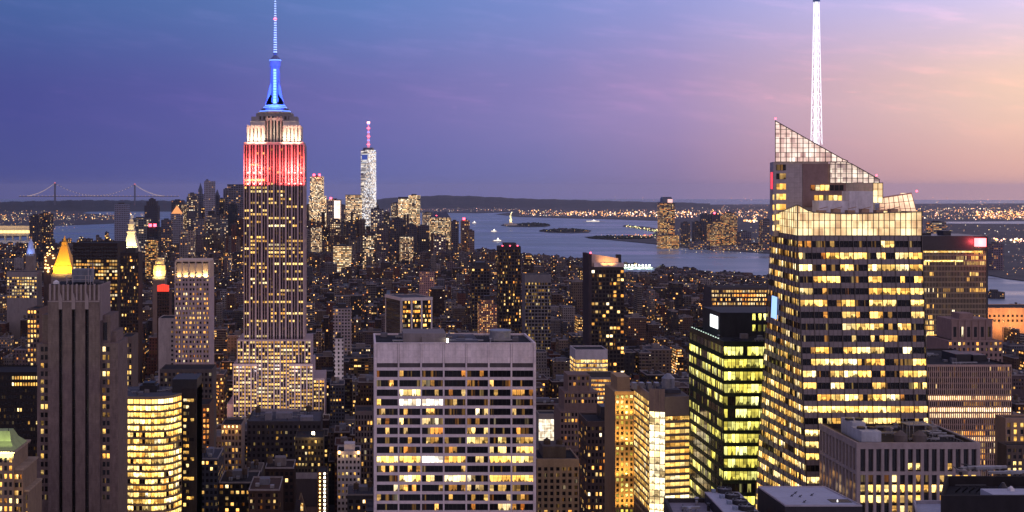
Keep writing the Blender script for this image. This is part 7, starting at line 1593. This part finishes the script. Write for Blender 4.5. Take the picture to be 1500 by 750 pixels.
# ------------------------------------------------------------------ the ordinary city blocks
import numpy as np
R = random.Random(21)
def west(y):
    pts = [(0, 1500), (2660, 1380), (3630, 1160), (4105, 925), (4730, 620), (5260, 490), (6200, 410), (6900, 230), (7200, 0)]
    for (a, xa), (b, xb) in zip(pts, pts[1:]):
        if y <= b: return xa + (xb - xa) * (y - a) / (b - a)
    return 0
def east(y):
    pts = [(0, -3200), (3600, -3200), (4600, -2200), (5600, -1350), (6300, -560), (6950, -160), (7200, 0)]
    for (a, xa), (b, xb) in zip(pts, pts[1:]):
        if y <= b: return xa + (xb - xa) * (y - a) / (b - a)
    return 0
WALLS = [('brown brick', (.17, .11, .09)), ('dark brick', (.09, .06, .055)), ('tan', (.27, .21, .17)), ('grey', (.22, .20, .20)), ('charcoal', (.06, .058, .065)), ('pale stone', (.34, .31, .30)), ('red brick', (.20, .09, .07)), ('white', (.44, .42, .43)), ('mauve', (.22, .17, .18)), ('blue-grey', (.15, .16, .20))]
BW = [16, 14, 12, 14, 14, 8, 8, 5, 8, 7]
blds = []
def uv_of(x, y, z): return U0 + x * F_ / y, V0 + (H_ - z) * F_ / y
def try_add(x0, x1, y0, y1, h):
    for (a, b, c, d, *_r) in RES:
        if x0 < b and x1 > a and y0 < d and y1 > c: return
    us = [U0 + x * F_ / y for x in (x0, x1) for y in (y0, y1)]; ua, ub = min(us), max(us)
    if ub < -60 or ua > 1570: return
    cx, cy_ = (x0 + x1) / 2, (y0 + y1) / 2; gz = -drop(cx, cy_)
    cap = 1e9
    for (a, b, c, d, u0, u1, vb) in RES:
        if c > y0 and ub > u0 and ua < u1: cap = min(cap, H_ - (vb - V0) * y1 / F_ if vb < 760 else H_ - (min(740, 640 + (900 - min(c, 900)) * .12) - V0) * y0 / F_)
    vlim = 0
    if y0 < 1100: vlim = 640 if ua < 560 else 600
    elif y0 < 1350: vlim = 560
    elif y0 < 2000: vlim = 470
    elif y0 < 3000: vlim = 420
    elif y0 < 4500: vlim = 372
    if vlim: cap = min(cap, H_ - (vlim - V0) * y0 / F_ + R.random() * 10)
    h = min(h, cap - R.random() * 4)
    if h < 7: return
    blds.append([x0, x1, y0, y1, gz, h, R.random()])
for ky in range(0, 82):
    y0 = 500 + ky * 80
    for kx in range(-15, 7):
        off_ = 0 if y0 < 1950 else random.Random(y0 // 240).randrange(0, 280)
        ax0 = -175 + off_ + 280 * kx + (17 if y0 < 1950 else 8); ax1 = ax0 + (246 if y0 < 1950 else 264)
        if ax1 > west(y0 + 60) - 20: ax1 = west(y0 + 60) - 25
        if ax0 < east(y0) + 30: ax0 = east(y0) + 40
        if ax1 - ax0 < 25: continue
        u_a, u_b = U0 + ax0 * F_ / (y0 + 62), U0 + ax1 * F_ / (y0 + 62)
        if max(u_b, U0 + ax1 * F_ / y0) < -60 or min(u_a, U0 + ax0 * F_ / y0) > 1570: continue
        for row in (0, 1):
            x = ax0
            while x < ax1 - 8:
                w_ = R.choice((8, 9, 12, 15, 20, 28)) if y0 > 1500 else R.choice((14, 18, 24, 30, 40))
                if y0 > 3200: w_ = R.choice((10, 13, 18, 26))
                w_ = min(w_, ax1 - x)
                if w_ < 8: break
                r = R.random()
                if y0 < 1400: h = R.choice((35, 45, 55, 65, 75, 90))
                elif y0 < 2400: h = 13 + R.expovariate(1 / 16.0) + (45 * R.random() if r > .93 else 0)
                elif y0 < 4150: h = 9 + R.expovariate(1 / 8.0) + (40 * R.random() if r > .955 else 0)
                elif y0 < 5100: h = 28 + R.expovariate(1 / 34.0) + (70 * R.random() if r > .85 else 0)
                else: h = (70 + R.expovariate(1 / 45.0)) if -260 < x < 330 and y0 < 6300 else ((60 + R.expovariate(1 / 38.0)) if -1050 < x < -450 else 35 + R.expovariate(1 / 30.0))
                if x > west(y0) - 420 and y0 > 2300: h = min(h, 9 + R.random() * 10)
                if x < -650 and y0 > 4300: h = min(h, 8 + R.expovariate(1 / 9.0))
                h = min(h, 190)
                dep = 30 if h < 60 else 31
                ya = y0 + row * 31 + (R.random() * 3 if row == 0 else 0)
                try_add(x + .3, x + w_ - .3, ya, ya + dep - (0 if row else 3), h); x += w_
# who shows most in the picture: paint front to back on a coarse grid
SC_ = .5; own = np.full((375, 750), -1, np.int32); vis = np.zeros(len(blds))
ev = [(b[2], i, None) for i, b in enumerate(blds)] + [(r[2], -2, r) for r in RES]
ev.sort(key=lambda e: e[0])
hero_top = {}
for yy, i, r in ev:
    if i >= 0:
        x0, x1, y0, y1, gz, h, _ = blds[i]; us = [U0 + x * F_ / y for x in (x0, x1) for y in (y0, y1)]; ua, ub = min(us), max(us)
        va = V0 + (H_ - h - gz) * F_ / y0; va = min(va, V0 + (H_ - h - gz) * F_ / y1); vb = V0 + H_ * F_ / y0
    else:
        ua, ub, va, vb = r[4], r[5], r[6] - (200 if r[6] >= 760 else 60), r[6]
        if r[6] >= 760: va = 640
    a, b, c, d = [int(max(0, min(lim, q * SC_))) for q, lim in ((ua, 750), (ub + 1.5, 750), (va, 375), (vb + 1, 375))]
    if b <= a or d <= c: continue
    blk = own[c:d, a:b]; m = blk == -1
    if i >= 0: vis[i] = m.sum()
    blk[m] = max(i, -2) if i >= 0 else -2
order = sorted(range(len(blds)), key=lambda i: -vis[i])
NBIG = 285
big = [i for i in order[:NBIG] if vis[i] > 3]; bigset = set(big)

def litfrac(y, r): return (.10 + .30 * r ** 1.5) if y < 2600 else (.10 + .28 * r ** 1.4)
def style(b, rr):
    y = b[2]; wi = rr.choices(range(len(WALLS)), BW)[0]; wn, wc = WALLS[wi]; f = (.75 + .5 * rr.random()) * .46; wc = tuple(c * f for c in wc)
    if y < 2200: cw, ch, st = rr.choice((2.6, 3.0, 3.6, 4.2)), rr.choice((3.4, 3.7, 4.0)), 2.6
    elif y < 3600: cw, ch, st = rr.choice((3.6, 4.6, 5.5)), rr.choice((3.8, 4.4, 5.0)), 3.2
    else: cw, ch, st = rr.choice((6, 8, 10)), rr.choice((5, 6, 7)), 3.6
    lf = litfrac(y, rr.random()) * (1.6 if rr.random() < .12 else .75)
    if rr.random() < .12 and b[5] > 35: fill = .85
    else: fill = rr.choice((.42, .5, .58))
    return wn, wc, lf, cw, ch, fill, st
def at_of(s): wn, wc, lf, cw, ch, fill, st = s; return ((*wc, st), (min(.95, lf), cw, ch, fill))
KINDS_ = ['apartment_block', 'loft_building', 'office_block', 'brick_walkup', 'warehouse_block']
# ---- labels: zones named by landmarks, then ordinal from the left among look-alikes
def zone(u, v):
    zs = [(52, 'at the left edge'), (176, 'behind the limestone tower'), (234, 'below the small golden cupola'), (311, 'around the golden colonnade tower'), (357, 'left of the crowned skyscraper'), (470, 'under the crowned skyscraper'), (548, 'right of the crowned skyscraper'), (640, 'around the white-columned black tower'), (731, 'left of the slim beacon tower'), (810, 'around the white-topped glass tower'), (866, 'left of the orange-screened tower'), (925, 'beside the orange-screened tower'), (1010, 'left of the green glass tower'), (1130, 'above the green glass tower'), (1360, 'behind the slanted tower')]
    for a, n in zs:
        if u < a: return n
    return 'at the right edge'
def band(v):
    for a, n in ((372, 'along the downtown foot'), (392, 'highest row of roofs'), (415, 'far rows'), (445, 'upper middle rows'), (480, 'middle rows'), (530, 'lower middle rows'), (600, 'lower rows'), (670, 'near rows')):
        if v < a: return n
    return 'nearest rows'
recs = []
rng = {}
for i in big:
    b = blds[i]; rr = random.Random(i * 13 + 5); s = style(b, rr); x0, x1, y0, y1, gz, h, _ = b
    u, v = uv_of((x0 + x1) / 2, y0, h + gz); px = (x1 - x0) * F_ / y0; hp = h
    size = 'tall' if h > 60 else ('mid-height' if h > 30 else 'low')
    shape = 'narrow' if px < 13 else ('wide' if px > 30 else '')
    ntank = 0 if (px < 12 or y0 > 1900) else rr.choice((0, 1, 1, 2)); kind = rr.choice(KINDS_)
    recs.append(dict(i=i, u=u, v=v, s=s, size=size, shape=shape, ntank=ntank, kind=kind, rr=rr, z=zone(u, v), b=band(v), px=px))
def key(r): return (r['shape'], r['size'], r['s'][0], r['kind'], r['ntank'], r['z'], r['b'])
groups = {}
for r in recs: groups.setdefault(key(r), []).append(r)
ORD = ['leftmost', 'second from the left', 'third from the left', 'fourth from the left', 'fifth from the left', 'sixth from the left', 'seventh from the left', 'eighth from the left', 'ninth from the left', 'tenth from the left']
for k_, g_ in groups.items():
    g_.sort(key=lambda r: r['u'])
    for n, r in enumerate(g_):
        tk = {0: '', 1: ' with a water tank', 2: ' with two water tanks'}[r['ntank']]
        kn = {'apartment_block': 'block', 'loft_building': 'loft', 'office_block': 'office', 'brick_walkup': 'walk-up', 'warehouse_block': 'warehouse'}[r['kind']]
        lab = ' '.join(x for x in (r['shape'], r['size'], r['s'][0], kn + tk) if x)
        r['label'] = ((ORD[n] + ' ') if len(g_) > 1 else '') + lab + ' ' + r['z'] + ', ' + r['b']
        short = {'behind the limestone tower': 'behind the limestone tower', 'around the golden colonnade tower': 'by the golden colonnade tower', 'below the small golden cupola': 'below the golden cupola', 'around the white-columned black tower': 'by the white-columned tower', 'around the white-topped glass tower': 'by the white-topped tower'}
        if len(r['label'].split()) > 16: r['label'] = r['label'].replace(r['z'], short.get(r['z'], r['z']))
        if len(r['label'].split()) > 16: r['label'] = r['label'].replace(' from the left', '', 1)
        if len(r['label'].split()) > 16: r['label'] = r['label'].replace(' with a water tank', ' with tank').replace(' with two water tanks', ' with two tanks')

for r in recs:
    b = blds[r['i']]; x0, x1, y0, y1, gz, h, _ = b; rr = r['rr']; s = r['s']; at = at_of(s); z1 = h + gz; uo = rr.randrange(1, 300) * 12.0
    t = thing(r['kind'], r['label'], r['kind'].replace('_', ' '), ((x0 + x1) / 2, y0, gz), 'ordinary city blocks')
    big_ = y0 < 1300 and r['px'] > 16
    par = .9 if y0 < 2400 else 0
    stepped = h > 45 and (x1 - x0) > 20 and rr.random() < .5; zs = z1 if not stepped else gz + h * rr.uniform(.6, .8)
    if big_:
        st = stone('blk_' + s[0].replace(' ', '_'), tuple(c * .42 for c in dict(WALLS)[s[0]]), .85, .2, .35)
        mb = MB(); mb.box(x0, x1, y0, y1, gz, zs)
        if stepped: mb.box(x0 + 3, x1 - 3, y0 + 4, y1 - 2, zs, z1)
        mb.build('wall', st, t); pn = Panes(); f = MB(); fh = s[4]; gl = office('blk_win%d' % (r['i'] % 5), 1.3, fh, 0, (.05, .10, .16, .22, .3)[r['i'] % 5], (.6, 2.6), WARM, run=2, group=.35, detail=.5, seed=200 + r['i'] % 5, spill=.02)
        side = 'L' if x0 > 0 else 'R'
        for (a, b_, c, d, lo, hi) in ((x0, x1, y0, y1, gz, zs),) + (((x0 + 3, x1 - 3, y0 + 4, y1 - 2, zs, z1),) if stepped else ()):
            for fc in (front(a, b_, c, lo, hi), lface(a, c, d, lo, hi) if side == 'L' else rface(b_, c, d, lo, hi)):
                n = max(2, int(fc.W / s[3])); zv = max(lo, PZ(760, c)); zhi = hi - .8 - ((hi - .8) % fh)
                if zhi - zv > fh: bays(f, pn, fc, n, fh, zhi, zhi - int((zhi - zv) / fh) * fh, fc.W / n * .42, fh * .46, .22, .12, gl, zlow=lo)
                fc.box(f, -.25, fc.W + .25, hi - .7, hi, 0, .45)
        tag(f.build('piers_and_bands', st, t), kind='stuff'); pn.build(t, cap=60 if r['px'] < 30 else 100)
    else:
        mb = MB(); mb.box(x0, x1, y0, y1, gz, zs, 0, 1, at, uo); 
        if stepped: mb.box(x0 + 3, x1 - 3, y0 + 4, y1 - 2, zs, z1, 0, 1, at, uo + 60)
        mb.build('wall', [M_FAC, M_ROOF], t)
    if par:
        mb = MB(); a, b_, c, d = (x0, x1, y0, y1) if not stepped else (x0 + 3, x1 - 3, y0 + 4, y1 - 2)
        mb.box(a, b_, c, c + .4, z1, z1 + par, at=at); mb.box(a, b_, d - .4, d, z1, z1 + par, at=at); mb.box(a, a + .4, c + .4, d - .4, z1, z1 + par, at=at); mb.box(b_ - .4, b_, c + .4, d - .4, z1, z1 + par, at=at)
        mb.build('parapet', stone('coping', (.28, .26, .26), .85), t)
    if r['px'] > 9:
        a, b_ = x0 + (x1 - x0) * rr.uniform(.25, .4), x0 + (x1 - x0) * rr.uniform(.55, .75); c = (y0 + y1) / 2
        mb = MB(); mb.box(a, b_, c - 2, c + 5, z1, z1 + rr.uniform(2.6, 5), at=((*s[1], 2), (.0, 9, 9, .1))); mb.build('stair_bulkhead', [stone('bulkhead%d' % rr.randrange(4), rr.choice(((.2, .18, .17), (.3, .28, .29), (.1, .09, .09), (.16, .17, .2))), .85)], t)
    for k_ in range(r['ntank']): tank(t, x0 + (x1 - x0) * (.25 + .4 * k_), y0 + 6 + k_ * 6, z1, 1.8, 3.4, 3.0)
    if y0 < 1500 and r['px'] > 14:
        for k_ in range(rr.choice((1, 2, 3))):
            a = x0 + 2 + rr.random() * max(1, (x1 - x0 - 7)); c = y0 + 3 + rr.random() * 16
            mb = MB(); mb.box(a, a + 2.2, c, c + 3, z1 + .3, z1 + 1.9); mb.build('roof_plant', GREYM, t)
# the rest of the city: too many to single out
def mass(name, sel):
    mb = MB()
    for i in sel:
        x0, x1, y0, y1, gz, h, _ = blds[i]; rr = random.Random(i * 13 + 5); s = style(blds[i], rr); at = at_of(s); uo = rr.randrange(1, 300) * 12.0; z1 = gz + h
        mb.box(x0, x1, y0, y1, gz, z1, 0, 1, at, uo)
        q = rr.random(); w_ = x1 - x0
        if q < .7:
            a = x0 + w_ * rr.uniform(.1, .4); mb.box(a, a + w_ * rr.uniform(.2, .45), y0 + 6, y0 + 6 + rr.uniform(5, 14), z1, z1 + rr.uniform(2, 5), 0, 1, ((*s[1], 1), (.0, 8, 8, .1)), uo)
        if rr.random() < .5: a = x0 + w_ * rr.uniform(.5, .8); mb.box(a, min(x1 - .2, a + rr.uniform(2, 5)), y0 + 2, y0 + 5, z1, z1 + rr.uniform(1.5, 3), 0, 1, ((.16, .16, .18, 1), (.0, 8, 8, .1)), uo)
        if y0 < 3600 and rr.random() < .6: mb.box(x0, x1, y0 - .15, y0 + .5, z1 - .3, z1 + .8, 0, 1, ((.30, .29, .32, 1), (.0, 80, 80, .01)), uo)
        if rr.random() < .35 and y0 < 3200:
            mb.cyl(x0 + w_ * rr.uniform(.3, .8), y0 + 8, z1, z1 + rr.uniform(4, 6.5), 1.9, 1.9, 6, 1, at=((.1, .08, .06, 0), (0, 9, 9, .1)), smooth=False)
    return tag(mb.build(name, [M_FAC, M_ROOF]), kind='stuff')
rest = [i for i in range(len(blds)) if i not in bigset]
mass('distant_city_mass', rest)
print('CITY', len(blds), 'big', len(big), 'minvis', vis[big[-1]] if big else 0)

# street and roof lamps: glimpses of light in the canyons
mb = MB(); dk = []
for kx in range(-10, 6):
    ax = -175 + 280 * kx
    for k_ in range(0, 34):
        y = 900 + k_ * 30 + R.random() * 4
        if not (east(y) + 30 < ax < west(y) - 20): continue
        u, v = uv_of(ax, y, 9)
        if u < -20 or u > 1520: continue
        for s in (-11, 11): sz = .45 + y / 9000; mb.cyl(ax + s, y, 8, 8 + 2 * sz, sz, sz, 6, at=((1.0, .45, .14, R.choice((.6, 1.5, 2.5))), (0, 0, 0, 0)), smooth=False)
for k_ in range(8000):        # terrace, roof and shop lamps all over the low city
    b = R.choice(blds); x0, x1, y0, y1, gz, h, _ = b
    if y0 < 1100: continue
    sz = y0 / F_ * R.choice((.45, .55, .7, .9)) * .5; c = R.choice((LC['y'], LC['w'], LC['o'], LC['w'], LC['y'], (.9, .95, 1)))
    x = x0 + R.random() * (x1 - x0); z = gz + h * (1.0 if R.random() < .3 else R.random())
    yy = y0 - sz - .2 if z < gz + h - .1 else y0 + 2
    mb.cyl(x, yy, z, z + 1.7 * sz, sz, sz, 6, at=((*c, R.choice((1.2, 2, 3, 5))), (0, 0, 0, 0)), smooth=False)
tag(mb.build('city_lamps', MD), kind='stuff')
# canyon glow along the avenue left of the crowned skyscraper
for k_ in range(9):
    lamp('POINT', (-175, 1040 + k_ * 70, 16 + (k_ % 3) * 16), None, 60000, (1, .34, .07), 2.0)
for (x, y) in ((105, 1500), (105, 1900), (385, 1300), (385, 1700), (385, 2200), (665, 1500), (665, 2000), (-455, 1600), (-455, 2100), (105, 2500), (665, 2600), (945, 2200), (945, 2800), (-175, 2500), (-175, 3000), (385, 2900)):
    lamp('POINT', (x, y, 14), None, 30000, (1, .45, .15), 2.0)
